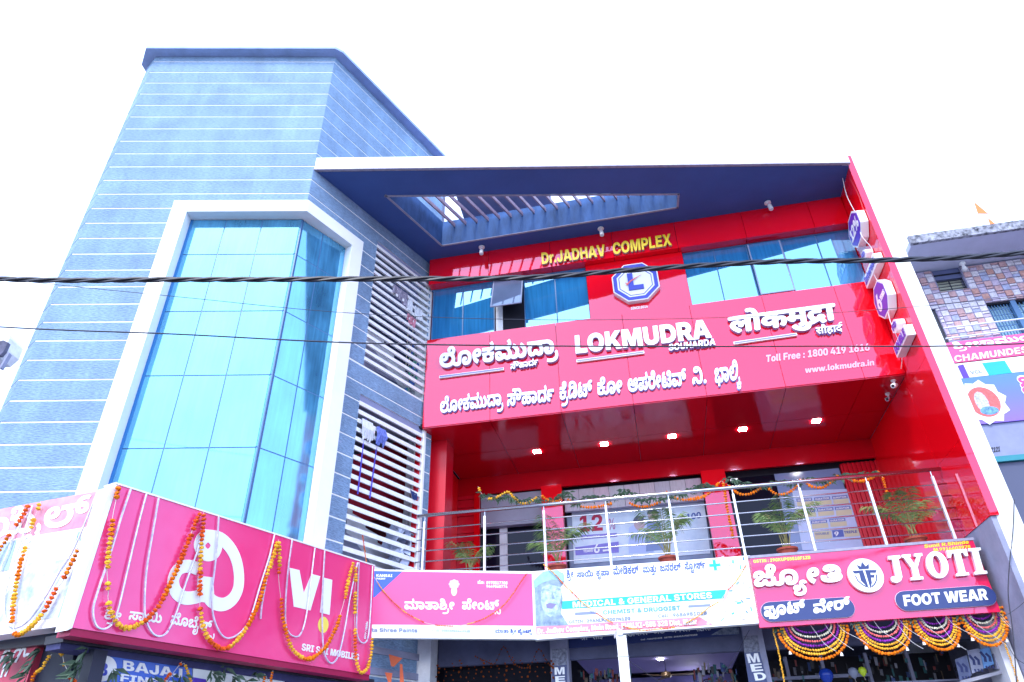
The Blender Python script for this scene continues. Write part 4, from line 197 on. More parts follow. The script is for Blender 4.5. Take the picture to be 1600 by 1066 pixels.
WORDS_V = {'vlok':[13,16,12,14,24,5,0], 'vsau':[21,3,8,0,4,19], 'v1':[22,10], 'v2':[21,0,9], 'v3':[12,20,17,0], 'v4':[14,7,6,10,12,13], 'v5':[1,2,6], 'v6':[11,15,18,13], 'v7':[21,23,16,18,21]}

def R(a): return math.radians(a)
def thing(name, label, cat, fk, u, n, z, group=None, kind=None):
    o = bpy.data.objects.new(name, None); col.objects.link(o); o.empty_display_size = .1
    (ox, oy), th = ORG[fk]; t = R(th)
    o.location = (ox+u*math.cos(t)+n*math.sin(t), oy+u*math.sin(t)-n*math.cos(t), z)
    o.rotation_euler = (0, 0, t)
    if cat: o['label'] = label; o['category'] = cat
    if group: o['group'] = group
    if kind: o['kind'] = kind
    o['off'] = (u, n, z)
    return o
class MB:
    """collects geometry in (u, n, z) of a frame"""
    def __init__(s): s.v = []; s.f = []; s.mi = []; s.cur = 0; s.sm = False
    def quad(s, *pts):
        b = len(s.v); s.v += [tuple(p) for p in pts]; s.f.append(tuple(range(b, b+len(pts)))); s.mi.append(s.cur); return s
    def box(s, u0, u1, n0, n1, z0, z1):
        b = len(s.v)
        for z in (z0, z1):
            for u, n in ((u0, n0), (u1, n0), (u1, n1), (u0, n1)): s.v.append((u, n, z))
        for f in ((0, 3, 2, 1), (4, 5, 6, 7), (0, 1, 5, 4), (1, 2, 6, 5), (2, 3, 7, 6), (3, 0, 4, 7)):
            s.f.append(tuple(b+i for i in f)); s.mi.append(s.cur)
        return s
    def hexa(s, lo, hi):
        b = len(s.v); s.v += [tuple(p) for p in lo]+[tuple(p) for p in hi]; k = len(lo)
        s.f.append(tuple(b+i for i in range(k))[::-1]); s.mi.append(s.cur)
        s.f.append(tuple(b+k+i for i in range(k))); s.mi.append(s.cur)
        for i in range(k):
            j = (i+1) % k; s.f.append((b+i, b+j, b+k+j, b+k+i)); s.mi.append(s.cur)
        return s
    def plate(s, poly, n0, n1):      # polygon in (u, z), from depth n0 out to n1
        return s.hexa([(u, n0, z) for u, z in poly], [(u, n1, z) for u, z in poly])
    def slab(s, poly, z0, z1):       # polygon in (u, n), from z0 up to z1
        return s.hexa([(u, n, z0) for u, n in poly], [(u, n, z1) for u, n in poly])
    def tube(s, pts, r, k=6, caps=True):
        pts = [Vector(p) for p in pts]; b = len(s.v); N = len(pts)
        for i, p in enumerate(pts):
            d = (pts[min(i+1, N-1)]-pts[max(i-1, 0)]).normalized()
            a = Vector((0, 0, 1)) if abs(d.z) < .9 else Vector((1, 0, 0))
            x = d.cross(a).normalized(); y = d.cross(x)
            rr = r[i] if isinstance(r, (list, tuple)) else r
            for j in range(k):
                t = 2*math.pi*j/k; s.v.append(tuple(p+x*(rr*math.cos(t))+y*(rr*math.sin(t))))
        for i in range(N-1):
            for j in range(k):
                jj = (j+1) % k; s.f.append((b+i*k+j, b+i*k+jj, b+(i+1)*k+jj, b+(i+1)*k+j)); s.mi.append(s.cur)
        if caps:
            s.f.append(tuple(b+j for j in range(k))[::-1]); s.mi.append(s.cur)
            s.f.append(tuple(b+(N-1)*k+j for j in range(k))); s.mi.append(s.cur)
        return s
    def lathe(s, c, prof, k=16):     # prof: (radius, z) about vertical axis through c=(u,n)
        b = len(s.v); N = len(prof)
        for r, z in prof:
            for j in range(k):
                t = 2*math.pi*j/k; s.v.append((c[0]+r*math.cos(t), c[1]+r*math.sin(t), z))
        for i in range(N-1):
            for j in range(k):
                jj = (j+1) % k; s.f.append((b+i*k+j, b+i*k+jj, b+(i+1)*k+jj, b+(i+1)*k+j)); s.mi.append(s.cur)
        s.f.append(tuple(b+j for j in range(k))[::-1]); s.mi.append(s.cur)
        s.f.append(tuple(b+(N-1)*k+j for j in range(k))); s.mi.append(s.cur)
        return s
    def bead(s, c, r, sq=.75, ax=None):
        b = len(s.v); c = Vector(c); k = 6
        a = Vector((random.uniform(-1, 1), random.uniform(-1, 1), random.uniform(-1, 1))).normalized() if ax is None else Vector(ax).normalized()
        h = Vector((0, 0, 1)) if abs(a.z) < .9 else Vector((1, 0, 0)); x = a.cross(h).normalized(); y = a.cross(x)
        ph = random.random()*6
        s.v.append(tuple(c-a*r*sq))
        for q, rr in ((-.45, .88), (.3, 1.0)):
            for j in range(k):
                t = 2*math.pi*j/k+ph+q; w = rr*r*random.uniform(.82, 1.15); s.v.append(tuple(c+a*(q*r*sq)+x*(w*math.cos(t))+y*(w*math.sin(t))))
        s.v.append(tuple(c+a*r*sq*random.uniform(.7, 1)))
        for j in range(k):
            jj = (j+1) % k
            for f in ((b, b+1+jj, b+1+j), (b+1+j, b+1+jj, b+7+jj, b+7+j), (b+7+j, b+7+jj, b+13)): s.f.append(f); s.mi.append(s.cur)
        return s
    def build(s, name, mat, root, label=None, kind=None, smooth=False, off=None):
        off = off if off is not None else (tuple(root['off']) if root is not None else (0, 0, 0))
        me = bpy.data.meshes.new(name)
        me.from_pydata([(u-off[0], -(n-off[1]), z-off[2]) for u, n, z in s.v], [], s.f)
        mats = mat if isinstance(mat, (list, tuple)) else [mat]
        for m in mats: me.materials.append(m)
        if len(mats) > 1: me.polygons.foreach_set('material_index', s.mi)
        me.flip_normals()
        if smooth: me.polygons.foreach_set('use_smooth', [True]*len(me.polygons))
        me.update()
        o = bpy.data.objects.new(name, me); col.objects.link(o)
        if root is not None: o.parent = root; o['off'] = off
        if label: o['label'] = label
        if kind: o['kind'] = kind
        return o
def setp(o, label, cat, group=None):
    o['label'] = label; o['category'] = cat
    if group: o['group'] = group
    return o

# ------------------------------------------------------------ materials
def new_mat(name):
    m = bpy.data.materials.new(name); m.use_nodes = True; n = m.node_tree
    return m, n, n.nodes['Principled BSDF']
def mat(name, c, rough=.6, spec=.5, metal=0, var=0, vscale=4, bump=0, bscale=60, stretch=(1, 1, 1), emit=None, coat=0, ior=1.5, trans=0, alpha=1, var2=None):
    m, n, b = new_mat(name); L = n.links
    b.inputs['Base Color'].default_value = (*c, 1); b.inputs['Roughness'].default_value = rough
    b.inputs['Specular IOR Level'].default_value = spec; b.inputs['Metallic'].default_value = metal; b.inputs['IOR'].default_value = ior
    if coat: b.inputs['Coat Weight'].default_value = coat; b.inputs['Coat Roughness'].default_value = .02; b.inputs['Coat IOR'].default_value = 1.6
    if trans: b.inputs['Transmission Weight'].default_value = trans
    if alpha < 1: b.inputs['Alpha'].default_value = alpha
    if emit: b.inputs['Emission Color'].default_value = (*emit[:3], 1); b.inputs['Emission Strength'].default_value = emit[3]
    if var or bump:
        tc = n.nodes.new('ShaderNodeTexCoord'); mp = n.nodes.new('ShaderNodeMapping'); mp.inputs['Scale'].default_value = stretch
        L.new(tc.outputs['Object'], mp.inputs[0])
    if var:
        no = n.nodes.new('ShaderNodeTexNoise'); no.inputs['Scale'].default_value = vscale; no.inputs['Detail'].default_value = 5; no.inputs['Roughness'].default_value = .65
        L.new(mp.outputs[0], no.inputs['Vector'])
        cr = n.nodes.new('ShaderNodeValToRGB'); cr.color_ramp.elements[0].position = .3; cr.color_ramp.elements[1].position = .7
        c2 = var2 if var2 else tuple(min(1, x*(1+var)) for x in c)
        cr.color_ramp.elements[0].color = (*[x*(1-var) for x in c], 1); cr.color_ramp.elements[1].color = (*c2, 1)
        L.new(no.outputs['Fac'], cr.inputs[0]); L.new(cr.outputs[0], b.inputs['Base Color'])
    if bump:
        n2 = n.nodes.new('ShaderNodeTexNoise'); n2.inputs['Scale'].default_value = bscale; n2.inputs['Detail'].default_value = 4
        L.new(mp.outputs[0], n2.inputs['Vector'])
        bp = n.nodes.new('ShaderNodeBump'); bp.inputs['Strength'].default_value = bump; bp.inputs['Distance'].default_value = .01
        L.new(n2.outputs['Fac'], bp.inputs['Height']); L.new(bp.outputs[0], b.inputs['Normal'])
    return m
def render_wall(name, c):
    """rough spray render: horizontal scratches, mottling, faint vertical water runs"""
    m, n, b = new_mat(name); L = n.links
    tc = n.nodes.new('ShaderNodeTexCoord')
    def noise(scale, st, det=5):
        mp = n.nodes.new('ShaderNodeMapping'); mp.inputs['Scale'].default_value = st; L.new(tc.outputs['Object'], mp.inputs[0])
        no = n.nodes.new('ShaderNodeTexNoise'); no.inputs['Scale'].default_value = scale; no.inputs['Detail'].default_value = det; L.new(mp.outputs[0], no.inputs['Vector']); return no
    a = noise(1.3, (1, 1, 1.6)); f = noise(48, (.40, .40, 1.6), 6); w = noise(5, (1, 1, .18))
    def ramp(src, lo, hi, p0, p1):
        r = n.nodes.new('ShaderNodeMapRange'); r.inputs[1].default_value = p0; r.inputs[2].default_value = p1; r.inputs[3].default_value = lo; r.inputs[4].default_value = hi
        L.new(src.outputs['Fac'], r.inputs[0]); return r
    r1 = ramp(a, .87, 1.13, .3, .7); r2 = ramp(f, .80, 1.10, .36, .60); r3 = ramp(w, .93, 1.1, .35, .7)
    m1 = n.nodes.new('ShaderNodeMath'); m1.operation = 'MULTIPLY'; L.new(r1.outputs[0], m1.inputs[0]); L.new(r2.outputs[0], m1.inputs[1])
    m2 = n.nodes.new('ShaderNodeMath'); m2.operation = 'MULTIPLY'; L.new(m1.outputs[0], m2.inputs[0]); L.new(r3.outputs[0], m2.inputs[1])
    vm = n.nodes.new('ShaderNodeVectorMath'); vm.operation = 'SCALE'; vm.inputs[0].default_value = c; L.new(m2.outputs[0], vm.inputs['Scale'])
    L.new(vm.outputs[0], b.inputs['Base Color']); b.inputs['Roughness'].default_value = .85; b.inputs['Specular IOR Level'].default_value = .2
    bp = n.nodes.new('ShaderNodeBump'); bp.inputs['Strength'].default_value = .8; bp.inputs['Distance'].default_value = .015
    L.new(f.outputs['Fac'], bp.inputs['Height']); L.new(bp.outputs[0], b.inputs['Normal'])
    return m
def film_glass(name, diff, gl, fac, rough=.03, vert=True, mott=0):
    """reflective blue window film over drawn curtains"""
    m, n, b = new_mat(name); L = n.links; n.nodes.remove(b)
    out = n.nodes['Material Output']
    d = n.nodes.new('ShaderNodeBsdfDiffuse'); g = n.nodes.new('ShaderNodeBsdfGlossy'); mx = n.nodes.new('ShaderNodeMixShader')
    g.inputs['Color'].default_value = (*gl, 1); g.inputs['Roughness'].default_value = rough
    tc = n.nodes.new('ShaderNodeTexCoord'); mp = n.nodes.new('ShaderNodeMapping'); mp.inputs['Scale'].default_value = (1, 1, .06) if vert else (1, 1, 1)
    L.new(tc.outputs['Object'], mp.inputs[0])
    no = n.nodes.new('ShaderNodeTexNoise'); no.inputs['Scale'].default_value = 26 if vert else 2; no.inputs['Detail'].default_value = 3; L.new(mp.outputs[0], no.inputs['Vector'])
    cr = n.nodes.new('ShaderNodeValToRGB'); cr.color_ramp.elements[0].position = .3; cr.color_ramp.elements[1].position = .75
    cr.color_ramp.elements[0].color = (*[x*.8 for x in diff], 1); cr.color_ramp.elements[1].color = (*[x*1.25 for x in diff], 1)
    L.new(no.outputs['Fac'], cr.inputs[0]); L.new(cr.outputs[0], d.inputs['Color'])
    if mott:   # blotchy drawn curtains behind the film
        nm = n.nodes.new('ShaderNodeTexNoise'); nm.inputs['Scale'].default_value = 2.6; nm.inputs['Detail'].default_value = 3; mpm = n.nodes.new('ShaderNodeMapping'); mpm.inputs['Scale'].default_value = (1, 1, .55)
        L.new(tc.outputs['Object'], mpm.inputs[0]); L.new(mpm.outputs[0], nm.inputs['Vector'])
        rm = n.nodes.new('ShaderNodeMapRange'); rm.inputs[1].default_value = .35; rm.inputs[2].default_value = .68; rm.inputs[3].default_value = 1-mott; rm.inputs[4].default_value = 1+mott
        L.new(nm.outputs['Fac'], rm.inputs[0]); vm = n.nodes.new('ShaderNodeVectorMath'); vm.operation = 'SCALE'; L.new(cr.outputs[0], vm.inputs[0]); L.new(rm.outputs[0], vm.inputs['Scale']); L.new(vm.outputs[0], d.inputs['Color'])
    n3 = n.nodes.new('ShaderNodeTexNoise'); n3.inputs['Scale'].default_value = 1.1; L.new(tc.outputs['Object'], n3.inputs['Vector'])
    bp = n.nodes.new('ShaderNodeBump'); bp.inputs['Strength'].default_value = .02; bp.inputs['Distance'].default_value = .05
    L.new(n3.outputs['Fac'], bp.inputs['Height']); L.new(bp.outputs[0], g.inputs['Normal'])
    mx.inputs[0].default_value = fac; L.new(d.outputs[0], mx.inputs[1]); L.new(g.outputs[0], mx.inputs[2]); L.new(mx.outputs[0], out.inputs['Surface'])
    return m
def acp(name, c, rough=.03, ior=1.62):
    """glossy aluminium composite cladding, very slightly wavy and dusty"""
    m, n, b = new_mat(name); L = n.links
    b.inputs['Base Color'].default_value = (*c, 1); b.inputs['Roughness'].default_value = rough; b.inputs['IOR'].default_value = ior; b.inputs['Specular IOR Level'].default_value = 1.0; b.inputs['Specular Tint'].default_value = (.9, .60, 1.0, 1)
    tc = n.nodes.new('ShaderNodeTexCoord'); no = n.nodes.new('ShaderNodeTexNoise'); no.inputs['Scale'].default_value = 1.6; no.inputs['Detail'].default_value = 2
    L.new(tc.outputs['Object'], no.inputs['Vector'])
    bp = n.nodes.new('ShaderNodeBump'); bp.inputs['Strength'].default_value = .07; bp.inputs['Distance'].default_value = .05
    L.new(no.outputs['Fac'], bp.inputs['Height']); L.new(bp.outputs[0], b.inputs['Normal'])
    n4 = n.nodes.new('ShaderNodeTexNoise'); n4.inputs['Scale'].default_value = 7; n4.inputs['Detail'].default_value = 6; L.new(tc.outputs['Object'], n4.inputs['Vector'])
    r = n.nodes.new('ShaderNodeMapRange'); r.inputs[1].default_value = .35; r.inputs[2].default_value = .75; r.inputs[3].default_value = rough*.8; r.inputs[4].default_value = rough*1.8
    L.new(n4.outputs['Fac'], r.inputs[0]); L.new(r.outputs[0], b.inputs['Roughness'])
    return m
def ribbed(name, c, axis='x', scale=40):
    m, n, b = new_mat(name); L = n.links
    b.inputs['Base Color'].default_value = (*c, 1); b.inputs['Roughness'].default_value = .35
    return m
RED = (.80, .002, .008)
M = dict(
 tower=render_wall('tower_render', (.215, .32, .475)),
 groove=mat('white_groove', (.86, .88, .88), .7, .2, var=.03, vscale=9),
 white=mat('white_paint', (.80, .80, .80), .55, .3, var=.05, vscale=3),
 whitetrim=mat('white_trim', (.84, .84, .85), .5, .3, var=.04, vscale=2, bump=.15, bscale=30),
 offwhite=mat('weathered_white', (.66, .67, .72), .7, .2, var=.14, vscale=5, bump=.2),
 lav=mat('lavender_wall', (.25, .27, .42), .75, .2, var=.12, vscale=3, bump=.2),
 navy=mat('soffit_blue', (.045, .095, .29), .6, .25, var=.10, vscale=1.5, bump=.1),
 well=mat('opening_blue', (.045, .105, .27), .75, .2, var=.35, vscale=5, stretch=(1, 1, .35), bump=.3, bscale=25),
 edge=mat('grey_edge_strip', (.28, .27, .36), .6, .3, var=.2, vscale=14),
 slat=mat('canopy_slat_metal', (.34, .24, .32), .45, .5, var=.25, vscale=10),
 louvre=mat('louvre_white', (.86, .86, .88), .45, .4, var=.07, vscale=6),
 mull=mat('mullion_blue', (.05, .14, .30), .4, .5),
 glass=film_glass('bay_film_glass', (.09, .34, .56), (.27, .57, .76), .55, .05, vert=True, mott=.35),
 wglass=film_glass('window_film_glass', (.03, .25, .56), (.38, .74, .86), .48, .02),
 greyglass=film_glass('sash_grey_glass', (.12, .16, .27), (.5, .6, .7), .28, .03, vert=False),
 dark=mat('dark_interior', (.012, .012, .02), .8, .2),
 dkglass=film_glass('dark_shop_glass', (.006, .006, .016), (.5, .52, .62), .028, .03, vert=False),
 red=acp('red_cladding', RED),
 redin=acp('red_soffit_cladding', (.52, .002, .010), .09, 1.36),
 redrib=mat('red_fluted_panel', (.62, .004, .02), .25, .5),
 maroon=mat('maroon_wall', (.34, .006, .03), .6, .3, var=.2, vscale=3),
 pink=mat('pink_flex', (.84, .085, .27), .30, .5, var=.03, vscale=1.5),
 pinkv=acp('pink_flex_vi', (.86, .055, .21), .14, 1.5),
 redsign=acp('red_sign_sheet', (.74, .01, .06), .05),
 steel=mat('brushed_steel', (.62, .62, .66), .22, .5, metal=1),
 post=mat('steel_post', (.80, .80, .85), .30, .5, metal=.4),
 lamp=mat('led_panel', (1, 1, 1), .5, emit=(1, 1, 1, 40)),
 letter=mat('white_acrylic', (.86, .86, .87), .35, .5),
 letside=mat('letter_return_lilac', (.36, .33, .60), .5, .4),
 blue=mat('royal_blue', (.05, .07, .50), .4, .5),
 navyb=mat('navy_plate', (.018, .035, .15), .35, .5),
 purple=mat('purple_face', (.10, .035, .48), .35, .5),
 yellow=mat('yellow_letter', (.80, .58, .02), .4, .4),
 ylight=mat('yellow_print', (.90, .72, .12), .5, .3),
 white2=mat('white_flex', (.82, .85, .85), .4, .4),
 print_white=mat('white_print', (.86, .87, .88), .5, .3),
 teal=mat('teal_print', (.03, .42, .50), .5, .3),
 blueprint=mat('blue_print', (.06, .10, .36), .5, .3),
 greyprint=mat('grey_print', (.22, .26, .42), .5, .3),
 marl=mat('marigold_orange', (.74, .18, .01), .8, .1, var=.35, vscale=40),
 mary=mat('marigold_yellow', (.80, .42, .04), .8, .1, var=.25, vscale=40),
 marr=mat('marigold_deep', (.70, .10, .015), .8, .1, var=.3, vscale=40),
 magenta=mat('flower_purple', (.25, .03, .36), .8, .1, var=.3, vscale=40),
 coral=mat('flower_coral', (.80, .16, .16), .8, .1, var=.2, vscale=40),
 cream=mat('flower_cream', (.70, .70, .52), .8, .1, var=.15, vscale=40),
 thread=mat('thread', (.6, .55, .5), .7, .2),
 ribbon=mat('silver_ribbon', (.62, .60, .74), .25, .5, metal=.3, var=.3, vscale=25),
 leaf=mat('mango_leaf', (.055, .10, .065), .5, .4, var=.4, vscale=12),
 palm=mat('palm_leaf', (.07, .19, .06), .4, .5, var=.4, vscale=14, var2=(.22, .34, .10)),
 palmstem=mat('palm_stem', (.28, .26, .10), .6, .3, var=.3, vscale=20),
 pot=mat('terracotta_pot', (.34, .06, .035), .6, .3, var=.2, vscale=10),
 cable=mat('black_cable', (.02, .02, .035), .45, .5),
 concrete=mat('concrete', (.24, .24, .26), .85, .2, var=.25, vscale=3, bump=.3),
 asphalt=mat('asphalt', (.05, .05, .052), .9, .2, var=.25, vscale=6, bump=.5, bscale=90),
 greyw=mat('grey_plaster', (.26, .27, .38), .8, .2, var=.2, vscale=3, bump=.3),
)
def chip(name, c, rough=.5): return mat(name, c, rough, .35)

# ------------------------------------------------------------ text
def _contour(s):
    P = []
    for i in range(0, len(s), 2):
        o = s[i] < 2500; P.append(((s[i]-(0 if o else 5000))/500, s[i+1]/500, o))
    Q = []; n = len(P)
    for i in range(n):
        Q.append(P[i]); q = P[(i+1) % n]
        if not P[i][2] and not q[2]: Q.append(((P[i][0]+q[0])/2, (P[i][1]+q[1])/2, True))
    k = next(i for i, p in enumerate(Q) if p[2]); Q = Q[k:]+Q[:k]
    out = []; i = 0; n = len(Q)
    while i < n:
        p = Q[i]; nx = Q[(i+1) % n]
        out.append(p[:2])
        if nx[2]: i += 1
        else:
            e = Q[(i+2) % n]
            for t in (.5,) if abs(p[0]-e[0])+abs(p[1]-e[1]) < .12 else (.33, .67):
                out.append(((1-t)**2*p[0]+2*t*(1-t)*nx[0]+t*t*e[0], (1-t)**2*p[1]+2*t*(1-t)*nx[1]+t*t*e[1]))
            i += 2
    return out
_gc = {}
def glyph(kind, g):
    k = (kind, g)
    if k not in _gc:
        p = GLYPHS[({'K': 1, 'L': 2, 'V': 3}[kind], ord(g) if kind == 'L' else g)]; _gc[k] = (p[0]/500, [_contour(c) for c in p[1:]])
    return _gc[k]
def winding(p, cs):
    w = 0; x, y = p
    for c in cs:
        for i in range(len(c)):
            x0, y0 = c[i-1]; x1, y1 = c[i]
            if y0 <= y < y1:
                if (x1-x0)*(y-y0)-(x-x0)*(y1-y0) > 0: w += 1
            elif y1 <= y < y0:
                if (x1-x0)*(y-y0)-(x-x0)*(y1-y0) < 0: w -= 1
    return w
def fill(cs, rule=lambda w: w != 0):
    V = []; E = []
    for c in cs:
        b = len(V); V += [Vector(p) for p in c]; E += [(b+i, b+(i+1) % len(c)) for i in range(len(c))]
    ov, oe, of, *_ = delaunay_2d_cdt(V, E, [], 0, 1e-5)
    F = []
    for f in of:
        cx = sum(ov[i][0] for i in f)/len(f); cy = sum(ov[i][1] for i in f)/len(f)
        if rule(winding((cx, cy), cs)): F.append(tuple(f))
    return [tuple(v) for v in ov], F
_fc = {}
def gfill(kind, g, bold=0):
    k = (kind, g, bold)
    if k not in _fc:
        adv, cs = glyph(kind, g)
        if bold:
            big = []
            for a in range(8):
                dx, dy = bold*math.cos(a*math.pi/4), bold*math.sin(a*math.pi/4)
                big += [[(x+dx, y+dy) for x, y in c] for c in cs]
            cs = big
        _fc[k] = (adv, *fill(cs)) if cs else (adv, [], [])
    return _fc[k]
def solid(mb, V, F, n0, n1, mp):
    """extrude the filled outline from depth n0 to n1; mp maps em coords to (u, z)"""
    b = len(mb.v); P = [mp(*v) for v in V]
    mb.v += [(u, n1, z) for u, z in P]; mb.v += [(u, n0, z) for u, z in P]; k = len(P)
    cnt = {}
    for f in F:
        mb.f.append(tuple(b+i for i in f)); mb.mi.append(mb.cur)
        for i in range(len(f)):
            a, c = f[i], f[(i+1) % len(f)]; cnt[(a, c)] = 1
    if abs(n1-n0) > .0015:
        side = getattr(mb, 'side', mb.cur)
        for (a, c) in cnt:
            if (c, a) not in cnt: mb.f.append((b+a, b+k+a, b+k+c, b+c)); mb.mi.append(side)
def seqof(kind, s):
    if kind == 'K':
        out = []
        for w in s.split(): out += WORDS_K[w]+[' ']
        return out[:-1]
    if kind == 'V':
        out = []
        for w in s.split(): out += WORDS_V[w]+[' ']
        return out[:-1]
    return list(s)
def text(root, kind, s, pts, n0, n1, mt, cap=.727, bold=0, split=False, name='lettering', sidemat=None, space=.28, track=0):
    BL, BR, TL = pts
    seq = seqof(kind, s); x = 0; items = []; lo = 9; hi = -9
    for g in seq:
        if g == ' ': x += space; continue
        adv, V, F = gfill(kind, g, bold)
        if V: lo = min(lo, x+min(v[0] for v in V)); hi = max(hi, x+max(v[0] for v in V))
        items.append((x, V, F)); x += adv+track
    sx = hi-lo; ux, uz = (BR[0]-BL[0])/sx, (BR[1]-BL[1])/sx; vx, vz = (TL[0]-BL[0])/cap, (TL[1]-BL[1])/cap
    mats = [mt, sidemat] if sidemat else mt
    def mk():
        mb = MB(); mb.side = 1 if sidemat else 0; return mb
    mb = mk(); k = 0
    for x, V, F in items:
        if not V: continue
        solid(mb, V, F, n0, n1+k*.0004, lambda a, b: (BL[0]+ux*(a+x-lo)+vx*b, BL[1]+uz*(a+x-lo)+vz*b)); k += 1
        if split: mb.build(name, mats, root); mb = mk()
    if not split: mb.build(name, mats, root)
def shape(root, name, cs, n0, n1, mt, rule=lambda w: w != 0, sidemat=None, **kw):
    V, F = fill(cs, rule); mb = MB(); mb.side = 1 if sidemat else 0
    solid(mb, V, F, n0, n1, lambda a, b: (a, b)); return mb.build(name, [mt, sidemat] if sidemat else mt, root, **kw)
def ell(c, rx, rz, k=28, tilt=0):
    return [(c[0]+rx*math.cos(2*math.pi*i/k), c[1]+rz*math.sin(2*math.pi*i/k)+tilt*rx*math.cos(2*math.pi*i/k)) for i in range(k)]
def stroke(pts, w, closed=False):
    """a ribbon outline round a polyline, in (u, z)"""
    P = [Vector(p) for p in pts]; L_, R_ = [], []
    for i, p in enumerate(P):
        d = (P[min(i+1, len(P)-1)]-P[max(i-1, 0)]).normalized(); nn = Vector((-d.y, d.x))*w/2
        L_.append(tuple(p+nn)); R_.append(tuple(p-nn))
    return L_+R_[::-1]
def smooth_path(pts, k=6):
    out = []; P = [Vector(p) for p in pts]
    for i in range(len(P)-1):
        a = P[max(i-1, 0)]; b = P[i]; c = P[i+1]; d = P[min(i+2, len(P)-1)]
        for j in range(k):
            t = j/k; out.append(.5*((2*b)+(c-a)*t+(2*a-5*b+4*c-d)*t*t+(3*b-a-3*c+d)*t**3))
    out.append(P[-1]); return out
def subtract(r, holes):
    rs = [r]
    for h in holes:
        nr = []
        for a in rs:
            u0, u1, z0, z1 = a; x0, x1, y0, y1 = h
            if x1 <= u0 or x0 >= u1 or y1 <= z0 or y0 >= z1: nr.append(a); continue
            if y0 > z0: nr.append((u0, u1, z0, y0))
            if y1 < z1: nr.append((u0, u1, y1, z1))
            zz0, zz1 = max(z0, y0), min(z1, y1)
            if x0 > u0: nr.append((u0, x0, zz0, zz1))
            if x1 < u1: nr.append((x1, u1, zz0, zz1))
        rs = nr
    return [q for q in rs if q[1]-q[0] > .015 and q[3]-q[2] > .015]

# ============================================================ SETTING
def struct(name, mb, m):
    o = mb.build(name, m, None); o['kind'] = 'structure'; return o
def W(mb, x0, x1, y0, y1, z0, z1): return mb.box(x0, x1, -y1, -y0, z0, z1)
g = MB(); W(g, -400, 400, -400, 400, -.3, -.004); struct('ground', g, M['concrete'])
g = MB(); W(g, -200, 200, -9, 5.0, -.2, .0); struct('road', g, M['asphalt'])
g = MB(); W(g, -200, 200, 5.0, 7.0, -.2, .13); struct('pavement', g, M['concrete'])

# ============================================================ STAIR TOWER
tw = thing('stair_tower', 'tall blue grey rendered stair tower with white groove lines and a glazed bay', 'building', 'T', 0, 0, 0)
TW = 3.2; SL = 3.15; TOP = 12.62
GRV = [12.48-.2955*k for k in range(43)]
def rot(pt, a):     # side frame (s, n) -> tower front frame (u, n)
    s, n = pt; t = R(ORG['S'][1]-ORG['T'][1]); return (s*math.cos(t)+n*math.sin(t), -s*math.sin(t)+n*math.cos(t)) if a else pt
def conv(mb, fk):   # rewrite coordinates from a sibling frame into the tower frame
    (ox, oy), th = ORG[fk]; (tx, ty), tt = ORG['T']; t = R(th); q = R(tt)
    out = []
    for u, n, z in mb.v:
        X = ox+u*math.cos(t)+n*math.sin(t)-tx; Y = oy+u*math.sin(t)-n*math.cos(t)-ty
        out.append((X*math.cos(q)+Y*math.sin(q), X*math.sin(q)-Y*math.cos(q), z))
    mb.v = out; return mb
ORG['C'] = (None, None)
def _chamfer_frame():
    (tx, ty), tt = ORG['T']; t = R(tt)
    x, y = tx-TW*math.cos(t), ty-TW*math.sin(t)
    d = Vector((-.211, .180)).normalized()*.30
    ORG['C'] = ((x+d.x, y+d.y), math.degrees(math.atan2(-d.y, -d.x)))
_chamfer_frame()
bay_hole = [(-1.93, .2, 3.0, 8.97)]
side_holes = [(-.2, 1.10, 3.0, 8.97), (1.51, 2.90, 6.89, 9.35), (1.51, 2.97, 3.4, 6.41)]
bands = [(TOP, GRV[0]+.011)]+[(GRV[i]-.0115, GRV[i+1]+.0115) for i in range(42)]
for (fk, a, b, holes) in (('T', -TW, 0, bay_hole), ('S', 0, SL, side_holes), ('C', 0, .30, [])):
    core = MB()
    for q in subtract((a, b, 0, TOP), holes): core.box(q[0], q[1], -.20, -.006, q[2], q[3])
    conv(core, fk).build('wall', M['groove'], tw)
    for z1, z0 in bands:
        if z0 < 0: continue
        for q in subtract((a, b, z0, z1), holes):
            m_ = MB().box(q[0], q[1], -.0055, 0, q[2], q[3]); conv(m_, fk).build('wall_band', M['tower'], tw)
# hidden rear walls close the tower
m_ = MB(); m_.quad((-3.4, -.3, 0), (-3.4, -6.0, 0), (-3.4, -6.0, TOP), (-3.4, -.3, TOP)); m_.quad((-3.4, -6.0, 0), (1.5, -6.0, 0), (1.5, -6.0, 9.8), (-3.4, -6.0, 9.8)); m_.quad((-3.4, -3.0, 9.8), (1.8, -3.0, 9.8), (1.8, -3.0, TOP), (-3.4, -3.0, TOP)); m_.build('rear_wall', M['greyw'], tw)
# roof cornice
(sx_, sn_) = rot((SL+.1, .15), True); (s0_, n0_) = rot((.0, .15), True)
cp = [(-3.52, -.16), (-3.30, .17), (.03, .17), (s0_+.03, n0_), (sx_+.02, sn_), (sx_-.8, sn_), (-3.3, -3.05)]
MB().slab(cp, TOP, TOP+.06).build('cornice', mat('cornice_paint', (.34, .42, .64), .7, .2, var=.15, vscale=4), tw)
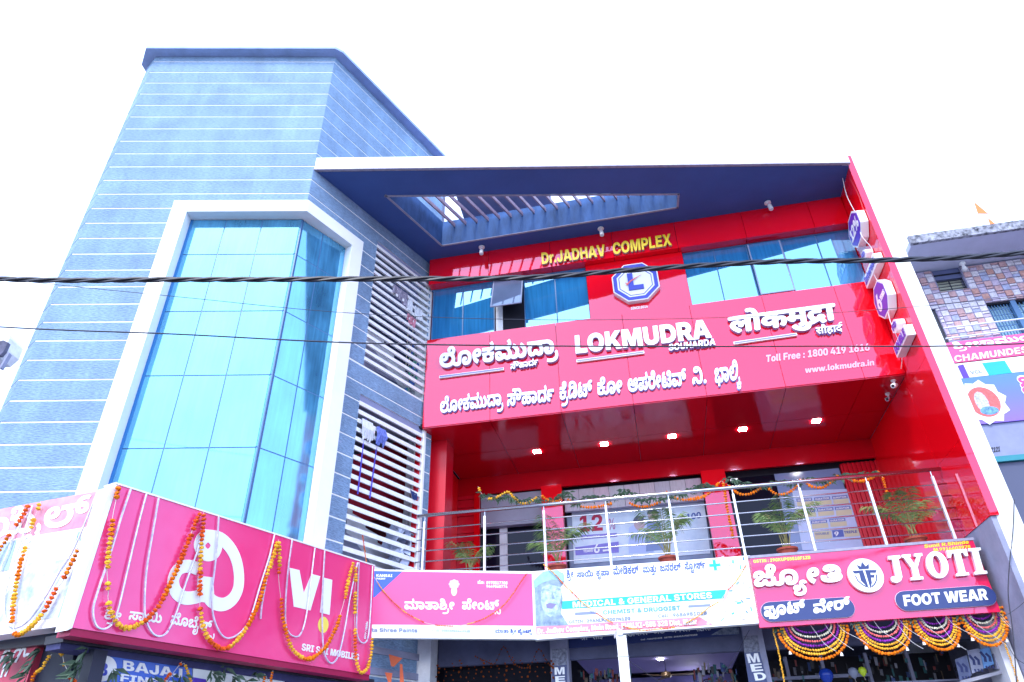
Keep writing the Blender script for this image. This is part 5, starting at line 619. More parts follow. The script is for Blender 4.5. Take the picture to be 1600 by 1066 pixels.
# bay window frame: front part and side part, protruding .12
def bay(mb, a, b, z0, z1, n0, n1, fk): mb.box(a, b, n0, n1, z0, z1); return conv(mb, fk)
c = rot((0, .12), True)
def corner_poly(no, ni, uL, sR):
    """plan outline following the front face and the side face; no = outer n, ni = inner n"""
    t = R(ORG['S'][1]-ORG['T'][1]); k = math.tan(t/2)
    f = lambda n: (k*n, n)
    g_ = lambda s, n: rot((s, n), True)
    return [(uL, ni), (uL, no), f(no), g_(sR, no), g_(sR, ni), f(ni)]
MB().slab(corner_poly(.12, -.12, -1.93, 1.10), 8.75, 8.97).build('window_frame', M['whitetrim'], tw)
m_ = MB().box(-1.93, -1.70, -.12, .12, 3.0, 8.748); m_.build('window_frame', M['whitetrim'], tw)
m_ = conv(MB().box(.87, 1.10, -.12, .12, 3.0, 8.748), 'S'); m_.build('window_frame', M['whitetrim'], tw)
# glass panes
zs = [3.0, 4.03, 5.045, 6.055, 7.065, 8.07, 8.748]
us = [-1.699, -1.17, -.63, -.045]
def pane_depth(s):
    return -.075+.070*s
for i in range(6):
    for j in range(3):
        MB().box(us[j]+.008, us[j+1]-.008, -.075, -.06, zs[i]+.008, zs[i+1]-.008).build('glass_pane', M['glass'], tw)
    for a, b in ((-.0, .42), (.42, .869)):
        a_, b_ = (a+.004 if a < .1 else a+.008), b-.008; na, nb_ = pane_depth(a_), pane_depth(b_)
        conv(MB().hexa([(a_, na-.012, zs[i]+.008), (a_, na, zs[i]+.008), (b_, nb_, zs[i]+.008), (b_, nb_-.012, zs[i]+.008)], [(a_, na-.012, zs[i+1]-.008), (a_, na, zs[i+1]-.008), (b_, nb_, zs[i+1]-.008), (b_, nb_-.012, zs[i+1]-.008)]), 'S').build('glass_pane', M['glass'], tw)
m_ = MB()
for z in zs[1:6]: m_.box(-1.70, -.07, -.08, -.066, z-.012, z+.012)
for u in us[1:3]: m_.box(u-.010, u+.010, -.09, -.064, 3.0, 8.74)
m_.build('mullion', M['mull'], tw)
m_ = MB()
for z in zs[1:6]: m_.hexa([(.0, pane_depth(0)-.02, z-.010), (.0, pane_depth(0)-.002, z-.010), (.87, pane_depth(.87)-.002, z-.010), (.87, pane_depth(.87)-.02, z-.010)], [(.0, pane_depth(0)-.02, z+.010), (.0, pane_depth(0)-.002, z+.010), (.87, pane_depth(.87)-.002, z+.010), (.87, pane_depth(.87)-.02, z+.010)])
m_.box(.411, .429, pane_depth(.42)-.03, pane_depth(.42)-.001, 3.0, 8.74); conv(m_, 'S').build('mullion', M['mull'], tw)
MB().slab([(-.065, -.10), (-.062, -.058), (-.035, -.056), (-.02, -.10)], 3.0, 8.74).build('corner_mullion', M['mull'], tw)
conv(MB().box(.855, .869, -.10, -.02, 3.0, 8.74), 'S').build('edge_mullion', mat('edge_mullion', (.03, .12, .35), .3, .5), tw)
MB().box(-1.699, -1.66, -.10, -.055, 3.0, 8.74).build('edge_mullion', mat('edge_mullion_left', (.02, .16, .42), .3, .5), tw)
# louvred openings on the side wall
def side_part(mb, name, m, **k): return conv(mb, 'S').build(name, m, tw, **k)
z = 9.27; k = 0
while z > 6.93:
    side_part(MB().hexa([(1.50, -.035, z-.055), (1.50, .012, z-.068), (2.93, .012, z-.068), (2.93, -.035, z-.055)], [(1.50, -.035, z), (1.50, .012, z-.012), (2.93, .012, z-.012), (2.93, -.035, z)]), 'louvre_slat', M['louvre'])
    z -= .1385
z = 6.30
while z > 3.45:
    side_part(MB().hexa([(1.50, -.035, z-.06), (1.50, .012, z-.074), (2.93, .012, z-.074), (2.93, -.035, z-.06)], [(1.50, -.035, z), (1.50, .012, z-.012), (2.93, .012, z-.012), (2.93, -.035, z)]), 'louvre_slat', M['louvre'])
    z -= .1405
side_part(MB().box(2.935, 2.985, -.05, .03, 3.4, 6.42), 'louvre_post', M['louvre'])
side_part(MB().box(2.935, 2.975, -.06, .012, 6.89, 9.35), 'louvre_post', M['louvre'])
# stairwell behind the louvres
side_part(MB().box(1.2, 5.6, -1.9, -1.8, 3.0, 6.45), 'stair_wall', M['maroon'])
side_part(MB().box(1.2, 5.6, -1.9, -1.8, 6.45, 11.2), 'stair_wall', mat('stairwell_navy', (.015, .022, .07), .8, .2, var=.2))
side_part(MB().box(3.06, 3.26, -.42, -.32, 3.0, 9.4), 'stair_pier', M['offwhite'])
side_part(MB().box(1.2, 5.2, -1.8, -.21, 6.44, 6.60), 'landing_slab', mat('landing_paint', (.42, .50, .62), .8, .2, var=.1))
side_part(MB().plate([(1.924,4.937),(2.022,4.922),(2.034,4.84),(2.301,4.805),(2.315,4.703),(2.57,4.667),(2.585,4.55),(2.847,4.518),(2.859,4.408),(3.181,4.391),(3.235,4.288),(4.04,3.92),(2.024,3.64)], -.75, -.45), 'stair_flight', M['offwhite'])
side_part(MB().plate([(1.852,4.537),(2.005,4.501),(2.488,4.185),(1.896,4.141)], -.44, -.40), 'stair_grey_panel', M['greyw'])  # grey slab piece just in front of the white lower flight
side_part(MB().plate([(1.884,7.934),(2.033,8.016),(2.045,7.925),(2.323,7.948),(2.337,7.829),(2.591,7.823),(2.606,7.685),(2.889,7.707),(2.901,7.587),(3.179,7.62),(3.193,7.453),(3.391,7.253),(2.638,7.277),(1.933,7.327)], -.75, -.45), 'stair_flight', M['offwhite'])
side_part(MB().plate([(1.845,7.668),(2.055,7.609),(2.326,7.465),(2.581,7.289),(2.693,7.248),(1.875,7.21)], -.44, -.40), 'stair_grey_panel', M['greyw'])  # grey slab piece just in front of the upper flight
side_part(MB().plate([(2.112,5.818),(2.566,6.057),(2.943,6.318),(3.474,6.619),(3.535,5.927),(3.507,5.179),(2.088,4.81)], -.72, -.70), 'stair_wall', M['maroon'])
side_part(MB().box(1.505, 2.93, -.20, -.02, 9.28, 9.36), 'louvre_head', M['lav'])
side_part(MB().box(1.505, 2.97, -.20, -.02, 6.30, 6.412), 'louvre_head', M['lav'])

# ============================================================ SHOP COMPLEX (red cladding block)
sb = thing('shop_complex', 'red clad three storey shopping complex with recessed balcony and blue slatted canopy', 'building', 'F', 0, 0, 0)
UW = 7.24
MB().box(0, 7.3, -6, -.30, 6.37, 9.75).build('upper_storey', M['greyw'], sb)
MB().box(0.0, 7.3, -6, .9, 10.9, 11.1).build('upper_roof', M['lav'], sb) if False else None
joints = [.02, 1.136, 2.27, 3.38, 4.47, 5.60, 6.69, UW]
cg = .007
for i in range(7):
    a, b = joints[i]+cg/2, joints[i+1]-cg/2
    MB().box(a, b, -.05, .15, 9.17, 9.748).build('cladding_panel', M['red'], sb)
    MB().box(a, b, -.05, .06, 6.37, 8.03).build('cladding_panel', M['red'], sb)
MB().box(2.862, 4.52, -.04, .04, 8.035, 9.165).build('cladding_panel', M['red'], sb)
MB().box(0.0, UW, -.20, -.055, 6.40, 9.74).build('cladding_frame', mat('joint_shadow', (.10, .002, .01), .8), sb)
# upper windows
for u0, u1, cuts in ((.03, 2.858, [.07, .629, 1.2, 1.745, 2.30]), (4.524, UW, [5.048, 5.586, 6.146, 6.70])):
    cuts = [u0]+cuts+[u1]
    for a, b in zip(cuts, cuts[1:]):
        if b-a < .1: continue
        if abs(a-1.2) < .01:
            MB().box(a+.02, b-.02, -.054, -.04, 8.04, 9.165).build('window_void', M['dark'], sb)
            MB().box(a+.03, a+.15, -.04, -.02, 8.04, 9.1).build('curtain', M['offwhite'], sb)
            continue
        MB().box(a+.008, b-.008, -.05, -.03, 8.035, 9.165).build('window_pane', M['wglass'], sb)
    m_ = MB()
    for c_ in cuts[1:-1]: m_.box(c_-.008, c_+.008, -.05, -.018, 8.035, 9.168)
    m_.box(u0, u1, -.05, -.015, 9.14, 9.168)
    m_.build('window_mullion', M['mull'], sb)
# open awning sash in the third bay, and a shut one on the right
def sash(u0, u1, z1, z0, out, nm='open_sash'):
    n1 = .02
    mb = MB(); mb.hexa([(u0, n1+out, z0), (u1, n1+out, z0), (u1, n1+out-.012, z0-.003), (u0, n1+out-.012, z0-.003)], [(u0, n1, z1), (u1, n1, z1), (u1, n1-.012, z1), (u0, n1-.012, z1)])
    p = mb.build(nm, M['greyglass'] if out > .1 else M['wglass'], sb)
    fr_ = MB()
    for a in (u0, u1-.02): fr_.hexa([(a, n1+out+.004, z0), (a+.02, n1+out+.004, z0), (a+.02, n1+out-.016, z0), (a, n1+out-.016, z0)], [(a, n1+.004, z1), (a+.02, n1+.004, z1), (a+.02, n1-.016, z1), (a, n1-.016, z1)])
    fr_.box(u0, u1, n1+out-.016, n1+out+.006, z0-.012, z0+.008)
    f = fr_.build('sash_frame', mat('sash_frame_grey', (.22, .26, .40), .4, .5), p); f['off'] = (0, 0, 0)
    return p
sash(1.20, 1.745, 9.165, 8.40, .26); sash(5.60, 6.13, 9.12, 8.06, .035)
# balcony recess
CB = -2.2
m_ = MB()
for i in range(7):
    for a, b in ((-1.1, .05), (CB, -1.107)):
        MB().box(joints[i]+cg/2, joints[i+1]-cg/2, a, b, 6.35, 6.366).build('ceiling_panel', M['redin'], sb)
MB().box(-.3, 7.3, CB-.1, .04, 6.372, 6.44).build('ceiling_slab', M['dark'], sb)
MB().box(-.35, 7.3, CB-.06, CB, 6.02, 6.349).build('header_beam', M['redin'], sb)
MB().box(-.45, 7.3, CB-.5, CB-.3, 3.98, 6.37).build('back_wall', mat('balcony_back', (.05, .05, .07), .7, .3), sb)
pq = [(-0.104,6.25),(0.283,6.207)]
MB().box(pq[0][0], pq[1][0], -.85, -.45, 3.98, 6.349).build('front_pillar', M['redrib'], sb)
for a, b in ((1.56, 1.93), (4.36, 4.76)):
    MB().box(a, b, CB-.06, CB+.12, 3.98, 6.019).build('pillar', M['red'], sb)
MB().box(-.10, -.02, CB, -.02, 3.98, 6.349).build('end_wall', M['red'], sb)
m_ = MB()
for k in range(26): m_.box(-.30, .30, CB-.05, CB-.012 if k % 2 else CB-.03, 4.0+.078*k, 4.072+.078*k)
m_.build('ribbed_panel', M['redrib'], sb)
MB().box(.30, .40, CB-.05, CB+.02, 3.98, 6.019).build('door_jamb', M['red'], sb)
# door opening, its side light and fanlight panel
MB().box(.42, 1.54, CB-.26, CB-.24, 3.98, 5.42).build('glass_door', M['dkglass'], sb)
MB().box(.72, .86, CB-.24, CB-.20, 3.98, 5.42).build('door_stile', M['offwhite'], sb)
MB().box(.41, 1.55, CB-.20, CB-.06, 5.42, 6.0).build('door_head_panel', mat('pale_panel', (.30, .31, .42), .5, .3, var=.12, vscale=2), sb)
# office window under a pale planked fascia
for i in range(9):
    a = 1.95+i*.267; MB().box(a+.003, a+.262, CB-.10, CB-.03, 5.56, 5.95).build('fascia_plank', mat('plank_%d' % i, (.42+.03*(i % 3), .40+.02*(i % 2), .50), .5, .3, var=.15, vscale=6, stretch=(8, 8, 1)), sb)
MB().box(1.95, 4.35, CB-.22, CB-.20, 3.98, 5.54).build('office_glass', mat('office_glass', (.16, .20, .33), .1, .5), sb)
# right office: dark glass door, glass with rate chart, fluted red panel
MB().box(4.78, 5.60, CB-.22, CB-.20, 3.98, 5.95).build('glass_door', M['dkglass'], sb)
MB().box(5.60, 6.66, CB-.20, CB-.18, 3.98, 5.95).build('glass_panel', mat('pale_frost_glass', (.20, .27, .50), .15, .5), sb)
m_ = MB()
for k in range(17): m_.box(6.68+k*.036, 6.71+k*.036, CB-.2, CB-.10 if k % 2 else CB-.125, 3.98, 6.0)
m_.build('fluted_panel', M['redrib'], sb)
# fin wall on the right: red cladding inside, white edge, grey below
for a, b in ((9.0, 9.748), (7.6, 8.996), (6.2, 7.596), (5.0, 6.196), (4.05, 4.996)):
    MB().box(7.244, 7.31, -.05, .80, a, b).build('fin_panel', M['red'], sb)
MB().box(7.244, 7.31, -2.3, -.056, 4.05, 6.349).build('fin_panel', M['red'], sb)
MB().box(7.244, 7.336, .802, .83, 4.05, 9.99).build('fin_edge_trim', M['red'], sb)
MB().box(7.312, 7.55, -6, .80, 0, 10.02).build('fin_wall', M['white'], sb)
MB().box(7.25, 7.311, -2.5, .80, 0, 4.046).build('fin_lower_face', M['greyw'], sb)
# small roof tank box at the end of the canopy
MB().box(7.05, 7.42, .2, .7, 10.03, 10.45).build('parapet_block', M['white'], sb)
# balcony slab and soffit under it
MB().box(0, 7.24, -2.7, .10, 3.78, 3.98).build('balcony_slab', M['lav'], sb)
# canopy: soffit plate with a wedge opening
fas = [(-1.105,2.648),(7.297,0.773)]
outer = [fas[0], fas[1], (7.24, .79), (7.24, -.05), (0, -.05), (-.12, .2)]
outer = [(-2.60, 1.25) if False else fas[0], (7.244, .86), (7.244, -.05), (0.0, -.05)]
hole = [(-.20, 1.92), (4.58, .85), (4.56, .50), (.345, .47)]
V_, F_ = fill([outer, hole], lambda w: abs(w) == 1)
if True:
    def inh(p): return winding(p, [hole]) != 0
    F_ = [f for f in F_ if not inh((sum(V_[i][0] for i in f)/len(f), sum(V_[i][1] for i in f)/len(f))) and winding((sum(V_[i][0] for i in f)/len(f), sum(V_[i][1] for i in f)/len(f)), [outer]) != 0]
mb = MB()
for zz in (9.75, 10.0):
    b = len(mb.v); mb.v += [(u, n, zz) for u, n in V_]; mb.f += [tuple(b+i for i in f) for f in F_]; mb.mi += [0]*len(F_)
mb.build('canopy_slab', M['navy'], sb)
def strip(a, b, z0, z1, n_thick, m, nm, off=0):
    """upright strip along a->b in plan, thickened to the outside"""
    d = Vector((b[0]-a[0], b[1]-a[1])).normalized(); q = Vector((-d.y, d.x))*n_thick
    return MB().slab([a, b, (b[0]+q.x, b[1]+q.y), (a[0]+q.x, a[1]+q.y)], z0, z1).build(nm, m, sb)
strip(outer[0], outer[1], 9.765, 10.02, .05, M['whitetrim'], 'canopy_fascia')
strip((outer[0][0], outer[0][1]+.012), (outer[1][0], outer[1][1]+.012), 9.745, 9.763, .05, M['edge'], 'drip_edge')
for a, b in zip(hole, hole[1:]+hole[:1]):
    strip(a, b, 9.752, 10.14 if a == hole[0] else 10.34, .05, M['well'], 'opening_wall')
for a, b in zip(hole, hole[1:]+hole[:1]):
    strip(b, a, 9.738, 9.749, .035, M['edge'], 'opening_trim')
# slats crossing the opening, parallel to the tower side
t_ = R(ORG['S'][1]-ORG['F'][1]); du, dn = math.cos(t_), -math.sin(t_)
def on_edge(a, b, p, d):
    # intersection of line p + s d with a-b
    ex, ey = b[0]-a[0], b[1]-a[1]; den = d[0]*ey-d[1]*ex
    return ((a[0]-p[0])*ey-(a[1]-p[1])*ex)/den
for k in range(19):
    p = (.58+.213*k, .47); s = on_edge(hole[0], hole[1], p, (du, dn)); q = (p[0]+du*s, p[1]+dn*s)
    w = .011; x, y = -dn*w, du*w
    MB().slab([(p[0]-x, p[1]-y), (p[0]+x, p[1]+y), (q[0]+x, q[1]+y), (q[0]-x, q[1]-y)], 10.17, 10.25).build('canopy_slat', M['slat'], sb)
# roof slab over the left part of the opening
MB().slab([(.66, .95), (2.35, .60), (2.35, -5.5), (.4, -5.5)], 10.75, 10.9).build('roof_slab', M['lav'], sb)
MB().box(0.02, 7.30, -6, -.06, 9.76, 10.0).build('roof_deck', M['greyw'], sb)
# ceiling lights (lit)
for i, (u, n) in enumerate(((1.645, -1.297), (2.807, -1.269), (3.939, -1.244), (5.074, -1.256), (6.218, -1.231))):
    MB().box(u-.062, u+.062, n-.055, n+.055, 6.338, 6.349).build('ceiling_light', M['lamp'], sb)

# ---------------- balcony railing
rl = thing('balcony_railing', 'stainless steel railing with five wires along the first floor balcony', 'railing', 'F', 0, 0, 3.98)
MB().tube([(.02, .03, 4.93), (7.23, .03, 4.93)], .027, 10).build('handrail', M['steel'], rl, smooth=True)
for z in (4.725, 4.565, 4.405, 4.252, 4.11): MB().tube([(.02, .03, z), (7.24, .03, z)], .0095, 6).build('wire_rail', M['steel'], rl, smooth=True)
for u in (.13, 1.045, 1.92, 2.81, 3.69, 4.56, 5.43, 6.294, 7.10):
    q = MB().box(u-.014, u+.014, .005, .045, 3.985, 4.84).build('post', M['post'], rl)
    MB().tube([(u, .025, 4.84), (u, .03, 4.91)], .008, 6).build('post_pin', M['steel'], q, off=(0, 0, 3.98))

# ============================================================ LETTERING ON THE UPPER FACADE
t = thing('building_name_letters', 'yellow raised letters Dr.JADHAV COMPLEX on the red band below the canopy', 'sign letters', 'F', 2.1, .15, 9.2)
text(t, 'L', 'Dr.JADHAV', [(2.119,9.218),(3.24,9.19),(2.118,9.475)], .16, .20, M['yellow'], split=True, name='letter', sidemat=mat('yellow_return', (.45, .35, .30), .5))
text(t, 'L', 'COMPLEX', [(3.366,9.196),(4.368,9.21),(3.377,9.452)], .16, .20, M['yellow'], split=True, name='letter', sidemat=mat('yellow_return_b', (.45, .35, .30), .5))
t = thing('company_name_letters', 'large white raised company name in Kannada, LOKMUDRA and Hindi with lilac bars', 'sign letters', 'F', 0, .06, 6.4)
def bar(p0, p1, h, root=None):
    du_ = Vector((p1[0]-p0[0], p1[1]-p0[1])); nn = Vector((-du_.y, du_.x)).normalized()*h
    poly = [p0, p1, (p1[0]+nn.x, p1[1]+nn.y), (p0[0]+nn.x, p0[1]+nn.y)]
    a = MB().plate(poly, .065, .10).build('underline_bar', M['letter'], root)
    i_ = nn*.22; poly2 = [(p0[0]+i_.x+.01, p0[1]+i_.y), (p1[0]+i_.x-.01, p1[1]+i_.y), (p1[0]+nn.x-i_.x-.01, p1[1]+nn.y-i_.y), (p0[0]+nn.x-i_.x+.01, p0[1]+nn.y-i_.y)]
    MB().plate(poly2, .1005, .103).build('bar_inlay', mat('bar_blue', (.20, .20, .62), .5), a, off=tuple(root['off']))
SS = M['letside']
def sign_text(kind, s, pts, cap, bold=.0, back=0, d=(.062, .12), sm=None, root=None, mt=None, **k):
    text(root or t, kind, s, pts, d[0], d[1], mt or M['letter'], cap=cap, bold=bold, split=True, name='letter', sidemat=sm or SS, **k)
    if back: text(root or t, kind, s, pts, d[0]-.001, d[0]+.022, M['blue2'], cap=cap, bold=back, split=True, name='letter_backing', sidemat=SS, **k)
M['blue2'] = mat('backing_blue', (.16, .15, .55), .5)
sign_text('K', 'lokmudra', [(0.28,7.406),(2.29,7.41),(0.276,7.798)], .80, .012)
bar([(0.281,7.221)][0], [(1.379,7.226)][0], .045, t)
sign_text('K', 'souharda', [(1.496,7.209),(1.952,7.229),(1.498,7.342)], .78, .0, .035)
sign_text('L', 'LOKMUDRA', [(2.573,7.356),(4.71,7.334),(2.578,7.688)], .727, .018)
bar([(2.575,7.2)][0], [(3.651,7.209)][0], .045, t)
sign_text('L', 'SOUHARDA', [(4.026,7.189),(4.738,7.189),(4.042,7.305)], .727, .0, .04)
sign_text('V', 'vlok', [(4.974,7.376),(6.577,7.381),(5.007,7.661)], .66, .045)
bar([(5.013,7.17)][0], [(5.95,7.19)][0], .045, t)
sign_text('V', 'vsau', [(6.211,7.161),(6.594,7.159),(6.23,7.274)], .66, .02, .06)
for w, pts in (('lokmudra', [(0.32,6.573),(1.362,6.59),(0.321,6.839)]), ('souharda', [(1.423,6.56),(2.168,6.555),(1.438,6.833)]), ('credit', [(2.26,6.565),(2.769,6.567),(2.286,6.847)]),
               ('co', [(2.849,6.567),(3.231,6.562),(2.883,6.846)]), ('operative', [(3.319,6.561),(4.204,6.565),(3.351,6.85)]), ('ni', [(4.289,6.565),(4.495,6.559),(4.332,6.838)]), ('bhalki', [(4.614,6.543),(4.997,6.556),(4.67,6.858)])):
    sign_text('K', w, [pts[0], pts[1], (pts[2][0], pts[0][1]+(pts[2][1]-pts[0][1])*1.10)], .80, .004, .034, d=(.062, .10))
M['soft_print'] = mat('soft_pink_print', (.84, .42, .55), .4)
t = thing('contact_lettering', 'thin white Toll Free number and web address at the right of the pink sign band', 'lettering', 'F', 5.4, .062, 6.5)
text(t, 'L', 'Toll Free : 1800 419 1616', [(5.414,6.811),(6.878,6.797),(5.44,6.931)], .0615, .066, M['soft_print'])
text(t, 'L', 'www.lokmudra.in', [(5.913,6.552),(6.868,6.547),(5.935,6.647)], .0615, .066, M['soft_print'], cap=.72)
# octagon logo with an L
t = thing('octagon_logo_sign', 'white and blue octagon with a blue letter L between the two window strips', 'logo sign', 'F', 3.67, .04, 8.2)
def octo(c, rx, rz, sl=-.0): return [(c[0]+rx*math.cos(R(22.5+45*i))*1.08, c[1]+rz*math.sin(R(22.5+45*i))*1.08) for i in range(8)]
oc = (3.675, 8.60)
MB().plate(octo(oc, .385, .385), .04, .13).build('octagon_back', M['letter'], t)
def ring(a, b, n0, n1, m, nm): return shape(t, nm, [a, b[::-1]], n0, n1, m, rule=lambda w: w != 0)
def ring2(root, a, b, n0, n1, m, nm):
    V, F = fill([a, b], lambda w: True)
    ok = [f for f in F if winding((sum(V[i][0] for i in f)/len(f), sum(V[i][1] for i in f)/len(f)), [a]) != 0 and winding((sum(V[i][0] for i in f)/len(f), sum(V[i][1] for i in f)/len(f)), [b]) == 0]
    mb = MB(); mb.side = 0; solid(mb, V, ok, n0, n1, lambda x, y: (x, y)); return mb.build(nm, m, root)
ring2(t, octo(oc, .365, .365), octo(oc, .305, .305), .1305, .136, M['blue'], 'octagon_ring')
ring2(t, octo(oc, .275, .275), octo(oc, .263, .263), .1305, .134, M['blue'], 'octagon_line')
MB().plate([(3.55, 8.78), (3.55, 8.43), (3.80, 8.43), (3.80, 8.52), (3.64, 8.52), (3.64, 8.78)], .1305, .15).build('letter_l', M['blue'], t)
shape(t, 'tick_mark', [[(3.50, 8.60), (3.53, 8.57), (3.60, 8.63), (3.80, 8.72), (3.60, 8.60), (3.53, 8.53)]], .1505, .156, M['coral'])
text(t, 'L', 'SINCE:2016', [(3.539,8.106),(3.811,8.099),(3.545,8.157)], .0405, .045, M['print_white'])
# octagon and plate signs on the fin's inner face (face towards -u)
def fin_sign(label, pts, kind, txts, grp, name='fin_sign'):
    """pts: outline in (n, z) on the face u=7.24-standoff"""
    n_c = sum(p[0] for p in pts)/len(pts); z_c = min(p[1] for p in pts)
    r = thing(name, label, 'sign', 'F', 7.2, n_c, z_c, grp)
    us0, us1 = 7.235, 7.125
    MB().hexa([(us0, n, z) for n, z in pts], [(us1, n, z) for n, z in pts]).build('sign_body', M['letter'], r)
    cx, cz = n_c, sum(p[1] for p in pts)/len(pts)
    inn = [(cx+(n-cx)*.90, cz+(z-cz)*.90) for n, z in pts]
    if kind == 'oct': MB().hexa([(us1-.0005, n, z) for n, z in inn], [(us1-.005, n, z) for n, z in inn]).build('sign_face', M['purple'], r)
    for s, bl, br, tl, m in txts:
        seq = list(s); x = 0; mb = MB(); mb.side = 0
        tot = sum(gfill('L', g_)[0] if g_ != ' ' else .28 for g_ in seq)
        for g_ in seq:
            if g_ == ' ': x += .28; continue
            adv, V, F = gfill('L', g_, .01)
            tmp = MB(); tmp.side = 0
            solid(tmp, V, F, .0, .004, lambda a, b: (bl[0]+(br[0]-bl[0])*(a+x)/tot+(tl[0]-bl[0])*b/.727, bl[1]+(br[1]-bl[1])*(a+x)/tot+(tl[1]-bl[1])*b/.727))
            b0 = len(mb.v); mb.v += [(us1-.006-n_, a, z_) for a, n_, z_ in tmp.v]; mb.f += [tuple(b0+i for i in f) for f in tmp.f]; mb.mi += tmp.mi
            x += adv
        mb.build('lettering', m, r)
    return r
def oct_nz(cn, cz, rn, rz): return [(cn+rn*1.08*math.cos(R(22.5+45*i)), cz+rz*1.08*math.sin(R(22.5+45*i))) for i in range(8)]
# the face is seen from the left: text runs from the back (small n) to the front (large n)
def tx(s, n0, n1, z0, h, m, lean=0): return (s, (n0, z0), (n1, z0), (n0+lean, z0+h), m)
G_ = 'signs up the inner face of the fin'
fin_sign('tall purple octagon sign reading 12% at the top of the red fin', oct_nz(.48, 8.75, .30, .27), 'oct', [tx('12%', .24, .72, 8.66, .20, M['letter'])], G_)
fin_sign('small white hexagon plate reading FD just below the 12% octagon', oct_nz(.45, 8.25, .10, .075), 'pl', [tx('FD', .38, .52, 8.22, .075, M['purple'])], G_)
fin_sign('slim white plate reading Interest, upper of the two on the fin', [(.13, 7.845), (.77, 7.835), (.77, 8.025), (.13, 8.03)], 'pl', [('Interest', (.16, 7.89), (.74, 7.88), (.16, 8.01), M['purple'])], G_)
fin_sign('purple octagon sign reading 6 YEARS halfway up the red fin', oct_nz(.455, 7.41, .27, .275), 'oct', [tx('6', .27, .46, 7.28, .26, M['letter']), ('YEARS', (.46, 7.37), (.67, 7.37), (.46, 7.45), M['letter'])], G_)
fin_sign('small white hexagon plate reading FD under the 6 YEARS octagon', oct_nz(.55, 6.87, .12, .085), 'pl', [tx('FD', .47, .64, 6.835, .085, M['purple'])], G_)
fin_sign('slim white plate reading DOUBLE, lower of the two on the fin', [(.26, 6.52), (.83, 6.545), (.83, 6.71), (.26, 6.69)], 'pl', [('DOUBLE', (.29, 6.555), (.80, 6.575), (.29, 6.67), M['purple'])], G_)
# thin white feed cable looping down the signs
pp = smooth_path([(7.22, .60, 9.95), (7.16, .58, 9.4), (7.18, .60, 8.9), (7.12, .64, 8.5), (7.2, .62, 8.2), (7.14, .50, 8.0), (7.16, .52, 7.45), (7.12, .50, 7.0), (7.2, .30, 6.6), (7.2, -.1, 6.37)], 5)
o = MB().tube(pp, .005, 5).build('feed_cable', M['print_white'], None, off=(0, 0, 0)); o.location = Vector((*ORG['F'][0], 0)); o.rotation_euler = (0, 0, R(ORG['F'][1])); setp(o, 'thin white cable looping down the red fin between the octagon signs', 'cable')

# ============================================================ SMALL FIXTURES
for i, (u, lab) in enumerate(((1.05, 'white swivel spotlight under the canopy, nearest the tower'), (3.21, 'white swivel spotlight under the canopy above the word COMPLEX'), (6.04, 'white swivel spotlight under the canopy near the red fin'))):
    t = thing('spotlight', lab, 'spotlight', 'F', u, .30, 9.75, 'spotlights under the canopy')
    MB().lathe((u, .30), [(.055, 9.738), (.055, 9.72), (.02, 9.715), (.02, 9.70)], 12).build('base', M['letter'], t, smooth=False)
    MB().tube([(u, .30, 9.70), (u+.004, .31, 9.66)], .012, 6).build('arm', M['steel'], t)
    MB().tube([(u+.004, .31, 9.665), (u+.005, .335, 9.63), (u+.01, .36, 9.53), (u+.01, .362, 9.52)], [.022, .035, .037, .03], 10).build('head', M['offwhite'], t)
for i, ((u, n), z, lab) in enumerate((((7.10, -.08), 6.35, 'white bullet security camera at the corner of the balcony ceiling'), ((7.12, -.50), 6.35, 'small dark dome-eyed security camera deeper under the balcony ceiling'))):
    t = thing('security_camera', lab, 'camera', 'F', u, n, z, 'security cameras on the balcony ceiling')
    MB().lathe((u, n), [(.035, z-.002), (.035, z-.02), (.015, z-.03), (.012, z-.07)], 10).build('bracket', M['letter'], t)
    MB().tube([(u+.03, n-.05, z-.06), (u-.05, n+.06, z-.12), (u-.055, n+.066, z-.123)], [.034, .036, .024], 10).build('camera_body', M['letter'] if i == 0 else M['steel'], t)
    MB().tube([(u-.055, n+.066, z-.123), (u-.058, n+.07, z-.125)], .02, 10).build('lens', M['dark'], t)

